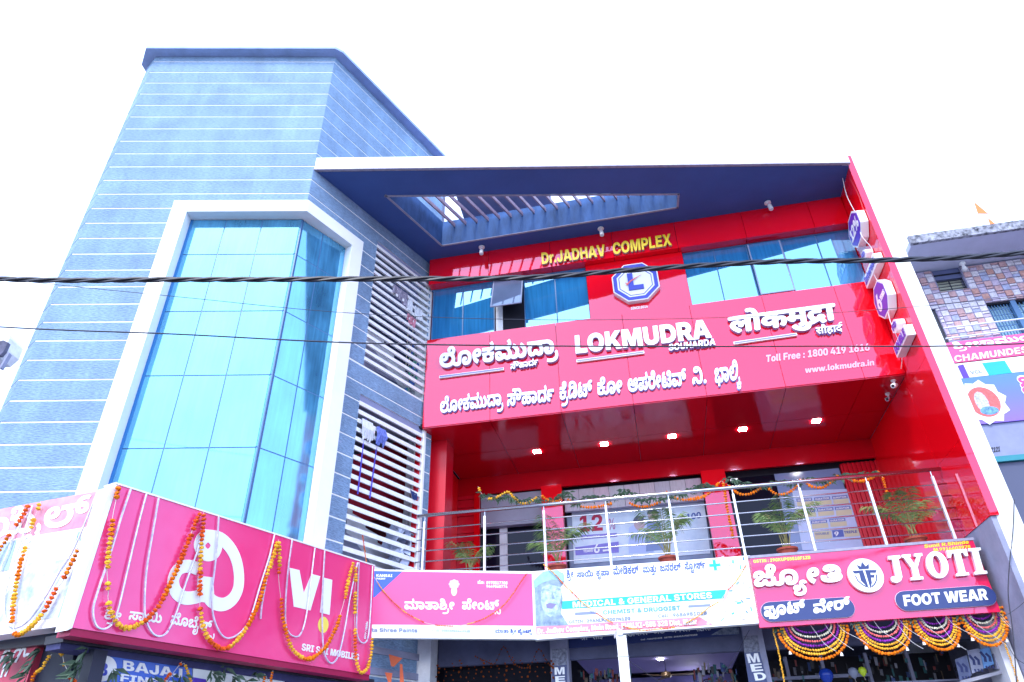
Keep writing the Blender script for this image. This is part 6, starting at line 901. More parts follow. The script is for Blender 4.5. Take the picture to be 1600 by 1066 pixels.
# ============================================================ PALMS ON THE BALCONY
def palm(u, n, h, seed, label, lean=0):
    random.seed(seed)
    z0 = 3.985; t = thing('potted_palm', label, 'potted plant', 'F', u, n, z0, 'potted palms along the balcony')
    MB().lathe((u, n), [(.09, z0), (.125, z0+.13), (.14, z0+.135), (.14, z0+.16), (.125, z0+.16), (.115, z0+.15)], 18).build('pot', M['pot'], t)
    MB().lathe((u, n), [(.115, z0+.145), (.05, z0+.155)], 12).build('soil', M['dark'], t)
    for k in range(10):
        az = 2*math.pi*k/15*1.618*3+random.uniform(-.3, .3); L_ = h*random.uniform(.75, 1.1); sp = random.uniform(.30, .72)*h
        base = Vector((u+random.uniform(-.04, .04), n+random.uniform(-.04, .04), z0+.14)); d = Vector((math.cos(az), math.sin(az), 0))
        P = []
        for i in range(10):
            s = i/9; P.append(base+d*(sp*s**1.6)+Vector((lean*s, 0, L_*(s*1.15-.42*s**2.6))))
        mb = MB(); mb.cur = 1; mb.tube(P, [.008-.0006*i for i in range(10)], 4); mb.cur = 0
        for i in range(22):
            s = .30+.70*i/22; j = min(int(s*9), 8); p = P[j].lerp(P[j+1], s*9-j); tg = (P[j+1]-P[j]).normalized()
            sd = tg.cross(Vector((0, 0, 1))).normalized() if abs(tg.z) < .97 else Vector((1, 0, 0))
            ll = .24*h*math.sin(math.pi*(s-.18)*1.05)+.04
            for sg in (-1, 1):
                dirv = (sd*sg*.85+tg*.6+Vector((0, 0, random.uniform(-.45, .05)))).normalized()
                tip = p+dirv*ll+Vector((0, 0, -ll*.35)); mid = p+dirv*ll*.5; w = tg*.0065*h/.7
                mb.quad(p, mid-w, tip, mid+w)
        mb.build('frond', [M['palm'], M['palmstem']], t)
palm(.72, -.35, .55, 3, 'sparse potted palm behind the railing by the dark glass door')
palm(2.02, -.32, .78, 5, 'bushy potted palm in front of the red pillar beside the 12% poster')
palm(3.58, -.32, .80, 8, 'tall potted palm in front of the couple on the blue poster')
palm(5.16, -.34, .80, 12, 'full potted palm beside the rate chart glass')
palm(6.76, -.30, .74, 21, 'potted palm with arching fronds before the fluted red panel, nearest the fin', -.08)

# ============================================================ POSTERS IN THE BALCONY
PN = CB-.19
t = thing('rate_poster', 'large pale blue window poster with red 12% and a couple', 'poster', 'F', 2.1, PN, 4.1)
pts = [(2.049,5.624),(4.359,5.638),(4.309,4.693),(2.027,4.689)]
MB().plate(pts, PN, PN+.004).build('poster_sheet', mat('poster_blue', (.50, .66, .88), .35, .4, var=.2, vscale=1.3, var2=(.74, .82, .92)), t)
red_ = chip('poster_red', (.42, .01, .06)); vi_ = chip('poster_violet', (.22, .20, .62))
text(t, 'L', '12', [(2.168,5.231),(2.572,5.222),(2.181,5.522)], PN+.005, PN+.007, red_)
text(t, 'L', '%', [(2.672,5.222),(2.79,5.229),(2.683,5.417)], PN+.005, PN+.007, chip('poster_mauve', (.35, .15, .35)))
MB().plate([(2.172,5.171),(2.807,5.16),(2.806,5.094),(2.172,5.095)], PN+.005, PN+.007).build('poster_band', vi_, t)
MB().plate([(2.065,4.97),(2.825,5.009),(2.81,4.822),(2.064,4.83)], PN+.005, PN+.007).build('poster_band', vi_, t)
text(t, 'L', 'FREE MONTHLY', [(2.201,5.105),(2.503,5.11),(2.204,5.138)], PN+.0075, PN+.009, M['print_white'])
text(t, 'L', 'YEARS', [(2.2,4.869),(2.366,4.869),(2.203,4.915)], PN+.0075, PN+.009, M['print_white'])
text(t, 'L', '6', [(2.385,4.845),(2.484,4.847),(2.395,4.994)], PN+.0075, PN+.009, M['print_white'])
MB().plate([(2.538,4.889),(2.648,4.892),(2.646,4.864),(2.538,4.859)], PN+.0075, PN+.009).build('dash', M['print_white'], t)
text(t, 'L', '100', [(4.016,5.275),(4.261,5.296),(4.025,5.384)], PN+.005, PN+.007, M['blueprint'])
def blob(nm, cs, m): shape(t, nm, cs, PN+.005, PN+.006, m)
def blob2(nm, cs, m): shape(t, nm, cs, PN+.0065, PN+.0075, m)
skin = chip('poster_skin', (.45, .35, .42)); hair = chip('poster_hair', (.08, .09, .18)); suit = chip('poster_suit', (.20, .27, .52)); shirt = chip('poster_shirt', (.42, .52, .82))
c1 = [(3.211,5.295)][0]; c2 = [(3.458,5.417)][0]
shape(t, 'figure_suit', [[(2.973,4.793),(3.023,5.235),(3.11,5.278),(3.334,5.225),(3.41,5.052),(3.39,4.777)]], PN+.005, PN+.006, shirt)
shape(t, 'figure_suit', [[(3.265,4.803),(3.347,5.325),(3.449,5.35),(3.57,5.272),(3.571,4.811)]], PN+.0062, PN+.007, suit)
for c_, rr in ((c1, .13), (c2, .12)):
    shape(t, 'figure_face', [ell((c_[0], c_[1]-.01), rr*.72, rr*.9)], PN+.0072, PN+.008, skin)
    shape(t, 'figure_hair', [[(c_[0]+rr*.8*math.cos(a/10*math.pi), c_[1]+.02+rr*.85*math.sin(a/10*math.pi)) for a in range(11)]+[(c_[0]-rr*.5, c_[1]+rr*.25), (c_[0]+rr*.45, c_[1]+rr*.3)]], PN+.0082, PN+.009, hair)
t = thing('rate_chart', 'chart of blue duration tabs over yellow boxes on the right office glass', 'poster', 'F', 5.7, CB-.17, 4.2)
CN = CB-.175
MB().plate([(5.822,5.626),(6.681,5.574),(6.678,4.597),(5.753,4.628)], CN, CN+.004).build('chart_sheet', mat('chart_sheet', (.48, .58, .84), .3, .5, var=.12, vscale=1.5), t)
yb = chip('chart_yellow', (.62, .58, .40)); tb = chip('chart_tab', (.10, .15, .48))
for x0, y0, wd in ((395, 350, 215), (640, 335, 220), (890, 315, 215), (425, 505, 225), (680, 485, 225), (930, 465, 215), (595, 655, 220), (850, 630, 225)):
    P_ = []
    def cc(x, y): return (x, y)
    t['q'] = 0
    pass
for pt, pb, ps in (
 ([(5.858,5.481),(6.105,5.477),(6.099,5.427),(5.851,5.429)], [(5.85,5.424),(6.125,5.419),(6.119,5.345),(5.845,5.351)], [(5.87,5.437),(6.083,5.436),(5.873,5.466)]),
 ([(6.139,5.474),(6.391,5.471),(6.384,5.419),(6.133,5.42)], [(6.136,5.415),(6.398,5.413),(6.39,5.338),(6.13,5.344)], [(6.15,5.427),(6.368,5.429),(6.154,5.458)]),
 ([(6.425,5.472),(6.663,5.47),(6.658,5.418),(6.419,5.419)], [(6.427,5.413),(6.664,5.412),(6.654,5.332),(6.418,5.336)], [(6.435,5.425),(6.639,5.426),(6.439,5.456)]),
 ([(5.847,5.289),(6.104,5.285),(6.099,5.236),(5.841,5.237)], [(5.846,5.231),(6.107,5.23),(6.1,5.156),(5.84,5.159)], [(5.859,5.243),(6.081,5.243),(5.862,5.273)]),
 ([(6.139,5.287),(6.394,5.285),(6.387,5.234),(6.133,5.235)], [(6.138,5.23),(6.39,5.229),(6.382,5.156),(6.131,5.157)], [(6.149,5.242),(6.37,5.243),(6.153,5.272)]),
 ([(6.422,5.286),(6.658,5.285),(6.654,5.235),(6.415,5.234)], [(6.421,5.229),(6.665,5.229),(6.654,5.138),(6.407,5.135)], [(6.432,5.241),(6.634,5.242),(6.436,5.271)]),
 ([(5.994,5.093),(6.242,5.09),(6.237,5.042),(5.988,5.042)], [(5.993,5.036),(6.245,5.036),(6.238,4.958),(5.985,4.958)], [(6.005,5.048),(6.219,5.049),(6.009,5.077)]),
 ([(6.283,5.096),(6.53,5.093),(6.524,5.046),(6.276,5.046)], [(6.282,5.04),(6.536,5.04),(6.529,4.963),(6.273,4.965)], [(6.293,5.052),(6.505,5.053),(6.297,5.081)])):
    MB().plate(pt, CN+.005, CN+.008).build('duration_tab', tb, t); MB().plate(pb, CN+.005, CN+.0065).build('value_box', yb, t)
    text(t, 'L', 'DURATION', ps, CN+.0085, CN+.0095, M['print_white'])
MB().plate([(5.999,4.907),(6.266,4.902),(6.251,4.78),(5.986,4.784)], CN+.005, CN+.007).build('value_box', yb, t); MB().plate([(6.279,4.907),(6.444,4.905),(6.437,4.794),(6.266,4.793)], CN+.005, CN+.007).build('duration_tab', tb, t)
MB().plate([(6.454,4.907),(6.677,4.907),(6.671,4.786),(6.444,4.788)], CN+.005, CN+.007).build('value_box', yb, t)
text(t, 'L', 'DOUBLE', [(6.013,4.851),(6.218,4.849),(6.016,4.886)], CN+.0075, CN+.009, M['greyprint']); text(t, 'L', '9', [(6.291,4.81),(6.358,4.812),(6.305,4.882)], CN+.0075, CN+.009, M['print_white']); text(t, 'L', 'TRIPLE', [(6.448,4.838),(6.646,4.84),(6.453,4.879)], CN+.0075, CN+.009, M['blueprint'])

# ============================================================ SHOP SIGNBOARDS
random.seed(11)
# --- pink board of the mobile shop on the corner (big Kannada letter + VI)
t = thing('mobile_shop_sign', 'big hot pink box sign with giant Kannada letter, VI and SRI SAI MOBILES', 'shop sign', 'V', 0, 0, 2.6)
q = [(0.011,3.777),(3.372,3.813),(3.456,2.625),(-0.003,2.638)]
MB().plate([q[3], q[2], q[1], q[0]], -.16, 0).build('sign_box', M['pinkv'], t)
e = [(-0.056,3.733),(0.004,3.78),(-0.006,2.633),(-0.035,2.615)]
MB().plate([e[2], e[3], e[0], e[1]], -.16, .004).build('edge_strip', M['letter'], t)
MB().plate([(q[0][0]-.02, q[0][1]), (q[1][0], q[1][1]), (q[1][0], q[1][1]+.015), (q[0][0]-.03, q[0][1]+.015)], -.16, .01).build('edge_strip', M['letter'], t)
MB().plate([(q[3][0], q[3][1]-.055), (q[2][0], q[2][1]-.055), (q[2][0], q[2][1]-.001), (q[3][0], q[3][1]-.001)], -.18, -.01).build('lower_rail', chip('dark_pink', (.35, .005, .06)), t)
PW = M['print_white']
V3 = lambda pts_: [tuple(v) for v in smooth_path(pts_, 6)]
big = [(0.972,3.638),(1.084,3.624),(1.164,3.539),(1.144,3.421),(1.045,3.362),(0.939,3.379),(0.862,3.467),(0.88,3.577),(0.972,3.638)]; eye = [(1.001,3.53),(1.038,3.507),(1.016,3.47),(0.979,3.493)]
arc_a = stroke(V3([(0.947,3.577),(1.126,3.596),(1.284,3.519),(1.389,3.389),(1.44,3.221),(1.406,3.096),(1.308,3.025),(1.187,3.028),(1.105,3.087),(1.072,3.152)]), .118)
arc_b = stroke(V3([(0.958,3.275),(0.854,3.278),(0.766,3.234),(0.739,3.139),(0.785,3.05),(0.887,3.01),(1.005,3.038),(1.09,3.084)]), .112)
sf = lambda c_: c_ if area2(c_) < 0 else c_[::-1]
def area2(c_): return sum(c_[i][0]*c_[(i+1) % len(c_)][1]-c_[(i+1) % len(c_)][0]*c_[i][1] for i in range(len(c_)))
disc = V3(big)[:-1]; disc = sf(disc); hole_e = sf(V3(eye+[eye[0]])[:-1])[::-1]
shape(t, 'big_letter', [disc, hole_e], .001, .004, PW); shape(t, 'big_letter', [sf(arc_a)], .001, .0045, PW); shape(t, 'big_letter', [sf(arc_b)], .001, .005, PW)
shape(t, 'big_letter', [sf([(0.974,3.217),(1.133,3.235),(1.182,3.101),(1.1,3.008),(1.015,3.002)])], .001, .0055, PW)
V1 = [(2.037,3.513),(2.179,3.518),(2.286,3.302),(2.359,3.516),(2.493,3.518),(2.413,3.149),(2.175,3.149)]; I1 = [(2.543,3.514),(2.683,3.516),(2.704,3.15),(2.556,3.152)]
shape(t, 'letter_v', [V1], .001, .004, PW); shape(t, 'letter_i', [I1], .001, .004, PW)
dd = [(2.551,3.03),(2.612,3.121),(2.706,3.038),(2.642,2.959)]
cx_, cz_ = sum(p[0] for p in dd)/4, sum(p[1] for p in dd)/4
shape(t, 'yellow_dot', [ell((cx_, cz_), abs(dd[2][0]-dd[0][0])/2, abs(dd[1][1]-dd[3][1])/2)], .001, .004, M['ylight'])
text(t, 'L', 'SRI SAI MOBILES', [(2.362,2.754),(3.236,2.752),(2.361,2.82)], .001, .004, PW)
text(t, 'K', 'shri', [(0.219,2.735),(0.356,2.737),(0.214,2.821)], .001, .004, PW, cap=.8); text(t, 'K', 'sayi', [(0.422,2.761),(0.72,2.775),(0.42,2.84)], .001, .004, PW, cap=.7); text(t, 'K', 'mobile', [(0.806,2.783),(1.281,2.781),(0.809,2.882)], .001, .004, PW, cap=.8)
text(t, 'L', 'SFTY / 08GBe', [(3.33,2.985),(3.336,3.172),(3.302,2.986)], .001, .004, PW)
# --- left board
t = thing('left_corner_sign', 'washed out pink and white scenic box sign with TVS at the far left corner', 'shop sign', 'L', 0, 0, 2.6)
q = [(-0.002,3.8),(-0.042,2.68),(-3.714,2.687),(-4.91,3.876)]
q = [(-0.008,3.795),(-0.047,2.676),(-1.826,2.683),(-2.696,3.843)]
MB().plate([q[2], q[1], q[0], q[3]], -.16, 0).build('sign_box', mat('washed_flex', (.80, .76, .80), .35, .5), t)
def lp(s, n0, n1, nm, m): MB().plate(s[::-1], n0, n1).build(nm, m, t)
lp([(-1.876,3.872),(-0.108,3.785),(-0.017,3.467),(-1.659,3.54)], .001, .002, 'print_band', mat('washed_pink', (.80, .16, .26), .35, .5, var=.25, vscale=3, var2=(.84, .36, .46)))
lp([(-0.805,3.477),(-0.081,3.448),(-0.056,3.296),(-0.743,3.264)], .0025, .0035, 'print_band', M['white2'])
lp([(-0.737,3.252),(-0.017,3.201),(-0.075,2.745),(-1.038,2.762)], .001, .002, 'print_scene', mat('washed_scene', (.40, .62, .80), .35, .5, var=.5, vscale=4, var2=(.85, .80, .88)))
lp([(-1.332,3.493),(-1.023,3.494),(-0.98,3.223),(-1.172,3.233)], .0025, .0035, 'print_band', mat('washed_blue', (.35, .50, .85), .35, .5))
lp([(-0.183,3.442),(-0.122,3.436),(-0.109,3.353),(-0.171,3.362)], .0025, .0035, 'print_band', M['teal'])
text(t, 'K', 'lvir', [(-1.485,3.562),(-0.077,3.512),(-1.576,3.847)], .004, .006, PW, cap=.8)
text(t, 'L', 'TVS', [(-0.692,3.304),(-0.483,3.304),(-0.693,3.376)], .004, .006, chip('pale_mauve_print', (.62, .58, .72)))
lp([(-0.061,3.474),(-0.097,3.76),(-0.058,3.769),(-0.059,2.744),(-0.086,2.746)], .0025, .0035, 'edge_band', mat('edge_teal', (.25, .50, .70), .4))
MB().plate([(-0.086,3.826),(0.003,3.827),(0.057,2.641),(-0.113,2.666)][::-1], -.10, -.05).build('return_side', mat('return_teal', (.05, .24, .38), .4, .5), t)
# dark slab edge under both boards
t = thing('corner_canopy_slab', 'dark concrete ledge under the two corner box signs', 'ledge', 'X', 0, 0, 2.5)
q = [(-0.099,2.627),(3.625,2.623),(3.634,2.556),(-0.089,2.568)]
MB().plate(q[::-1], -.30, -.05).build('ledge_edge', M['cable'], t)
MB().plate([(-0.074,2.584),(3.634,2.573),(3.647,2.48),(-0.064,2.526)][::-1], -.30, -.105).build('ledge_board', mat('ledge_navy', (.05, .05, .16), .6, .3, var=.3), t)
MB().plate([(-0.158,2.712),(-1.514,2.689),(-1.477,2.634),(-0.077,2.612)][::-1], -.3, -.05).build('ledge_left', M['cable'], thing('left_ledge', 'dark ledge under the washed out left corner sign', 'ledge', 'Y', -.5, 0, 2.5))
# --- blue finance board under the ledge
t = thing('finance_sign', 'blue lit sign reading BAJAJ FINSERV under the pink corner board', 'shop sign', 'X', 0, -.12, 2.1)
MB().plate([(0.184,2.538),(1.162,2.533),(1.274,2.128),(0.207,2.12)][::-1], -.2, 0-.12).build('sign_box', mat('finance_blue', (.03, .12, .60), .35, .5), t)
cc_ = [(0.327,2.425)][0]; ee = [(0.446,2.422),(0.296,2.521)]
shape(t, 'round_logo', [ell(cc_, abs(ee[0][0]-cc_[0]), abs(ee[1][1]-cc_[1]))], -.119, -.112, M['letter'])
text(t, 'L', 'B', [(0.301,2.375),(0.379,2.373),(0.283,2.467)], -.1115, -.108, M['blue'])
text(t, 'L', 'BAJAJ', [(0.505,2.43),(1.081,2.42),(0.487,2.503)], -.119, -.112, M['letter']); text(t, 'L', 'FINSERV', [(0.505,2.348),(1.172,2.329),(0.497,2.403)], -.119, -.112, M['letter'])
MB().plate([(1.177,2.529),(2.3,2.515),(2.371,2.182),(1.26,2.178)][::-1], -.2, -.12).build('white_panel', M['white2'], t)
MB().plate([(1.184,2.439),(1.34,2.432),(1.358,2.365),(1.208,2.353)][::-1], -.12, -.115).build('purple_patch', M['purple'], t)
MB().plate([(2.29,2.537),(3.432,2.525),(3.467,2.299),(2.342,2.295)][::-1], -.2, -.115).build('dark_panel', chip('panel_navy', (.012, .015, .12)), t)
# --- red board at the lower left with white script
t = thing('red_script_sign', 'small red sign with white swirling script at the lower left corner', 'shop sign', 'Y', 0, -.1, 2.1)
MB().plate([(-1.064,2.707),(-0.518,2.666),(-0.508,2.35),(-1.065,2.355),(-1.293,2.713)][::-1], -.2, -.10).build('sign_box', chip('script_red', (.55, .05, .10)), t)
for st in ([(-0.865,2.408),(-0.875,2.513),(-0.877,2.607),(-0.9,2.628),(-0.933,2.593),(-0.957,2.507)], [(-0.814,2.411),(-0.805,2.521),(-0.795,2.594),(-0.754,2.616),(-0.721,2.595),(-0.749,2.516)], [(-0.738,2.516),(-0.699,2.612),(-0.666,2.609),(-0.648,2.558),(-0.611,2.567),(-0.561,2.551)], [(-0.932,2.431),(-0.95,2.531),(-0.934,2.612),(-0.893,2.634)]):
    pts_ = [tuple(v) for v in smooth_path([(a, b) for a, b in st], 5)]
    shape(t, 'script_stroke', [stroke(pts_, .022)], -.099, -.094, M['letter'])
MB().plate([(-0.59,2.482),(-0.531,2.674),(-0.128,2.61),(0.002,2.078),(-0.471,2.101)][::-1], -.3, -.16).build('dark_corner_panel', chip('corner_slate', (.02, .025, .05)), t)
MB().plate([(-0.011,2.572),(0.182,2.548),(0.222,2.078),(0.041,2.069)][::-1], -.25, -.13).build('dark_side_panel', bpy.data.materials['corner_slate'], t)
# --- paints board
t = thing('paints_sign', 'pink board of a paint shop with Kannada title over a white Shree Paints strip', 'shop sign', 'P', 0, 0, 3.05)
q = [(-0.03,3.933),(2.121,3.928),(2.131,3.089),(0.03,3.107)]
MB().plate(q[::-1], -.10, 0).build('sign_box', M['white2'], t)
def pp_(pts, n0, n1, nm, m, root=None): return MB().plate(pts[::-1], n0, n1).build(nm, m, root or t)
pp_([(0.035,3.915),(2.11,3.896),(2.108,3.247),(0.072,3.262)], .001, .002, 'pink_panel', M['pink'])
pp_([(0.035,3.915),(0.407,3.911),(0.074,3.586),(0.052,3.586)], .0025, .0035, 'blue_corner', chip('corner_blue', (.06, .13, .62)))
text(t, 'L', 'KANSAI', [(0.078,3.84),(0.281,3.838),(0.075,3.874)], .004, .005, PW); text(t, 'L', 'PAINT', [(0.081,3.806),(0.197,3.805),(0.079,3.828)], .004, .005, PW)
text(t, 'L', '8970517708', [(1.502,3.758),(1.781,3.755),(1.504,3.796)], .0025, .004, PW); text(t, 'L', '9449560774', [(1.502,3.713),(1.78,3.71),(1.504,3.749)], .0025, .004, PW); text(t, 'K', 'mo', [(1.388,3.762),(1.477,3.761),(1.388,3.803)], .0025, .004, PW, cap=.7)
text(t, 'K', 'matashri', [(0.46,3.443),(1.093,3.438),(0.458,3.578)], .0025, .004, PW, cap=.8); text(t, 'K', 'paints', [(1.19,3.443),(1.691,3.44),(1.193,3.578)], .0025, .004, PW, cap=.8)
def em(cx, cy, rx, ry): 
    return cx, cy, rx, ry
e0, e1, e2 = [(1.082,3.755),(1.144,3.755),(1.081,3.806)]; rx, rz = e1[0]-e0[0], e2[1]-e0[1]
for k in range(8):
    a = k*math.pi/4; shape(t, 'emblem_petal', [ell((e0[0]+rx*.75*math.cos(a), e0[1]+rz*.8*math.sin(a)), rx*.4, rz*.4, 10)], .0025, .0035+.0002*k, chip('emblem_rose', (.80, .55, .60)) if k == 0 else bpy.data.materials['emblem_rose'])
shape(t, 'emblem_disc', [ell(e0, rx*.6, rz*.75, 16)], .0055, .0062, M['white2']); f0 = [(1.084,3.67)][0]
shape(t, 'emblem_body', [ell(f0, rx*.62, rz*1.25, 16)], .0055, .0062, chip('emblem_cream', (.72, .66, .50)))
text(t, 'L', 'Mata Shree Paints', [(-0.036,3.176),(0.64,3.171),(-0.04,3.222)], .001, .002, M['greyprint']); text(t, 'L', 'GSTIN : 29BOXPG3241F1ZB', [(0.791,3.176),(1.301,3.174),(0.79,3.2)], .001, .002, chip('pale_print', (.50, .60, .66)))
text(t, 'K', 'mata shri2 paints2', [(1.616,3.164),(2.087,3.162),(1.616,3.211)], .001, .002, M['blueprint'], cap=.8)
# --- medical board
t = thing('medical_sign', 'white board reading MEDICAL & GENERAL STORES with a portrait and green cross', 'shop sign', 'F', 1.8, .30, 3.1)
q = [(1.772,3.936),(4.583,3.933),(4.532,3.127),(1.765,3.086)]
pp_(q, .18, .30, 'sign_box', M['white2'])
text(t, 'K', 'shri', [(2.225,3.815),(2.315,3.817),(2.232,3.925)], .301, .303, M['blueprint'], cap=.8)
text(t, 'K', 'sayi', [(2.362,3.817),(2.576,3.814),(2.368,3.903)], .301, .303, M['blueprint'], cap=.8); text(t, 'K', 'krupa', [(2.616,3.815),(2.784,3.813),(2.623,3.904)], .301, .303, M['blueprint'], cap=.8)
text(t, 'K', 'medical', [(2.838,3.815),(3.167,3.811),(2.845,3.927)], .301, .303, M['blueprint'], cap=.8); text(t, 'K', 'mattu', [(3.22,3.815),(3.392,3.812),(3.232,3.91)], .301, .303, M['blueprint'], cap=.8)
text(t, 'K', 'general', [(3.439,3.813),(3.704,3.811),(3.449,3.918)], .301, .303, M['blueprint'], cap=.8); text(t, 'K', 'stores', [(3.752,3.813),(4.008,3.81),(3.762,3.918)], .301, .303, M['blueprint'], cap=.8)
pp_([(2.132,3.531),(4.234,3.539),(4.215,3.435),(2.14,3.431)], .301, .302, 'teal_band', M['teal'])
text(t, 'L', 'MEDICAL & GENERAL STORES', [(2.282,3.443),(4.031,3.447),(2.283,3.514)], .3025, .304, PW)
text(t, 'L', 'CHEMIST & DRUGGIST', [(2.661,3.335),(3.628,3.335),(2.663,3.386)], .301, .303, chip('steel_teal', (.12, .34, .45)))
pp_([(2.305,3.383),(2.578,3.381),(2.575,3.346),(2.302,3.348)], .301, .302, 'gradient_bar', M['greyprint']); pp_([(3.727,3.383),(3.998,3.382),(3.993,3.351),(3.722,3.353)], .301, .302, 'gradient_bar', M['greyprint'])
text(t, 'L', 'GSTIN : 29ANLPJ7007N1ZG', [(2.218,3.254),(2.998,3.252),(2.22,3.292)], .301, .303, M['greyprint']); text(t, 'L', 'Cell : 9686951028', [(3.337,3.256),(3.933,3.259),(3.343,3.298)], .301, .303, M['greyprint'])
pp_([(1.794,3.24),(3.842,3.239),(3.989,3.139),(3.824,3.134),(1.796,3.145)], .301, .302, 'pink_strip', chip('pale_pink', (.82, .24, .32)))
text(t, 'L', 'Dr. Jadhav Complex, Main Road, BHALKI-585 328 Dist. Bidar', [(1.811,3.155),(3.8,3.154),(1.811,3.217)], .3025, .304, PW)
cc_, ex_, ez_ = [(4.131,3.844),(4.209,3.842),(4.145,3.923)]; rx, rz = ex_[0]-cc_[0], ez_[1]-cc_[1]
ring2(t, ell(cc_, rx, rz), ell(cc_, rx*.9, rz*.9), .301, .303, chip('cross_ring', (.35, .60, .55)), 'cross_ring')
for a, b in ((.24, .8), (.85, .22)): MB().plate([(cc_[0]-rx*a, cc_[1]-rz*b), (cc_[0]+rx*a, cc_[1]-rz*b), (cc_[0]+rx*a, cc_[1]+rz*b), (cc_[0]-rx*a, cc_[1]+rz*b)], .301, .3035+.0005*a).build('cross_bar', chip('cross_teal', (.02, .45, .42)), t)
cur = [tuple(v) for v in smooth_path([(4.243,3.945),(4.282,3.799),(4.257,3.614),(4.187,3.437),(4.068,3.283),(3.917,3.143)], 5)]
shape(t, 'pink_arc', [stroke(cur, .035)], .3025, .3035, chip('arc_pink', (.80, .45, .50)))
pcol = [chip('pill_%d' % i, c_) for i, c_ in enumerate(((.08, .40, .42), (.06, .18, .45), (.30, .50, .60), (.35, .30, .60), (.45, .60, .62)))]
ar = [(4.361,3.869),(4.497,3.897),(4.366,3.607),(4.439,3.602),(4.5,3.543),(4.339,3.373),(4.379,3.389),(4.307,3.393),(4.158,3.278),(4.327,3.215),(4.468,3.294),(4.408,3.263),(4.258,3.523),(4.315,3.825),(4.369,3.765),(4.44,3.797),(4.457,3.419),(4.107,3.193),(4.355,3.178),(4.475,3.241),(4.244,3.255)]
for i, p_ in enumerate(ar):
    a = random.uniform(0, 3.14); l_ = random.uniform(.02, .06); w_ = random.uniform(.012, .022)
    shape(t, 'pill_print', [stroke([(p_[0]-l_*math.cos(a)/2, p_[1]-l_*math.sin(a)/2), (p_[0], p_[1]), (p_[0]+l_*math.cos(a)/2, p_[1]+l_*math.sin(a)/2)], w_)], .301, .3025+.0003*(i % 4), pcol[i % 5])
# portrait of an old man in a head scarf (printed)
gb = mat('portrait_blue', (.16, .26, .42), .4, .4, var=.45, vscale=9, var2=(.34, .46, .60)); lt = mat('portrait_light', (.22, .38, .50), .4, .4, var=.3, vscale=16, var2=(.55, .68, .74))
shape(t, 'portrait_ground', [[(1.794,3.725),(1.786,3.803),(1.893,3.903),(2.079,3.93),(2.188,3.882),(2.196,3.775),(2.137,3.701),(2.159,3.567),(2.124,3.382),(2.216,3.23),(1.795,3.245)]], .301, .302, gb)
shape(t, 'portrait_scarf', [[(1.789,3.715),(1.791,3.822),(1.915,3.922),(2.11,3.931),(2.193,3.862),(2.196,3.775),(2.032,3.815),(1.888,3.776)]], .3022, .303, mat('portrait_scarf', (.26, .48, .62), .4, .4, var=.3, vscale=8))
shape(t, 'portrait_face', [[(1.889,3.718),(1.988,3.75),(2.131,3.711),(2.145,3.605),(2.104,3.476),(2.059,3.386),(1.987,3.344),(1.911,3.395),(1.867,3.529),(1.872,3.642)]], .3022, .303, lt)
shape(t, 'portrait_lips', [[(1.936,3.505),(1.987,3.521),(2.075,3.497),(2.012,3.444),(1.943,3.458)]], .3032, .304, chip('portrait_plum', (.20, .18, .34)))
for s_ in ([(1.924,3.687),(1.965,3.698),(2,3.672),(1.964,3.665)], [(2.066,3.687),(2.107,3.698),(2.137,3.673),(2.1,3.662)], [(2.024,3.671),(2.041,3.612),(2.059,3.564),(2.018,3.557),(2.011,3.614)]): shape(t, 'portrait_feature', [s_], .3032, .304, gb)
# --- foot wear board
t = thing('footwear_sign', 'red board with raised white JYOTI letters, round crest and FOOT WEAR plates', 'shop sign', 'F', 4.6, .30, 3.05)
q = [(4.546,3.904),(7.179,3.926),(7.182,3.098),(4.522,3.076)]
pp_(q, .20, .30, 'sign_box', M['redsign'])
q2 = [(4.55,3.926),(7.192,3.947),(7.188,3.916),(4.551,3.894)]
pp_(q2, .20, .31, 'top_trim', M['edge'])
text(t, 'L', 'GSTIN : 29GKUPS5518F1ZB', [(4.605,3.835),(5.289,3.832),(4.61,3.874)], .301, .303, M['ylight'])
text(t, 'L', 'Sunil R.Shinde', [(6.618,3.865),(7.119,3.878),(6.628,3.907)], .301, .304, M['yellow']); text(t, 'L', 'M.9916603975', [(6.707,3.816),(7.118,3.821),(6.716,3.855)], .301, .304, M['yellow'])
PS = mat('letter_return_pinkish', (.70, .55, .68), .5)
text(t, 'K', 'jyo', [(4.543,3.542),(5.318,3.535),(4.59,3.794)], .302, .35, M['letter'], cap=.8, split=True, name='letter', sidemat=PS, bold=.012); text(t, 'K', 'ti', [(5.331,3.538),(5.581,3.537),(5.386,3.757)], .302, .35, M['letter'], cap=.8, split=True, name='letter', sidemat=PS, bold=.012)
cc_, ex_, ez_ = [(5.855,3.584),(6.052,3.579),(5.91,3.781)]; rx, rz = ex_[0]-cc_[0], ez_[1]-cc_[1]
cr_ = MB().plate(ell(cc_, rx, rz, 40), .302, .36).build('crest_disc', M['letter'], t)
P = lambda x, z: (cc_[0]+rx*x, cc_[1]+rz*z)
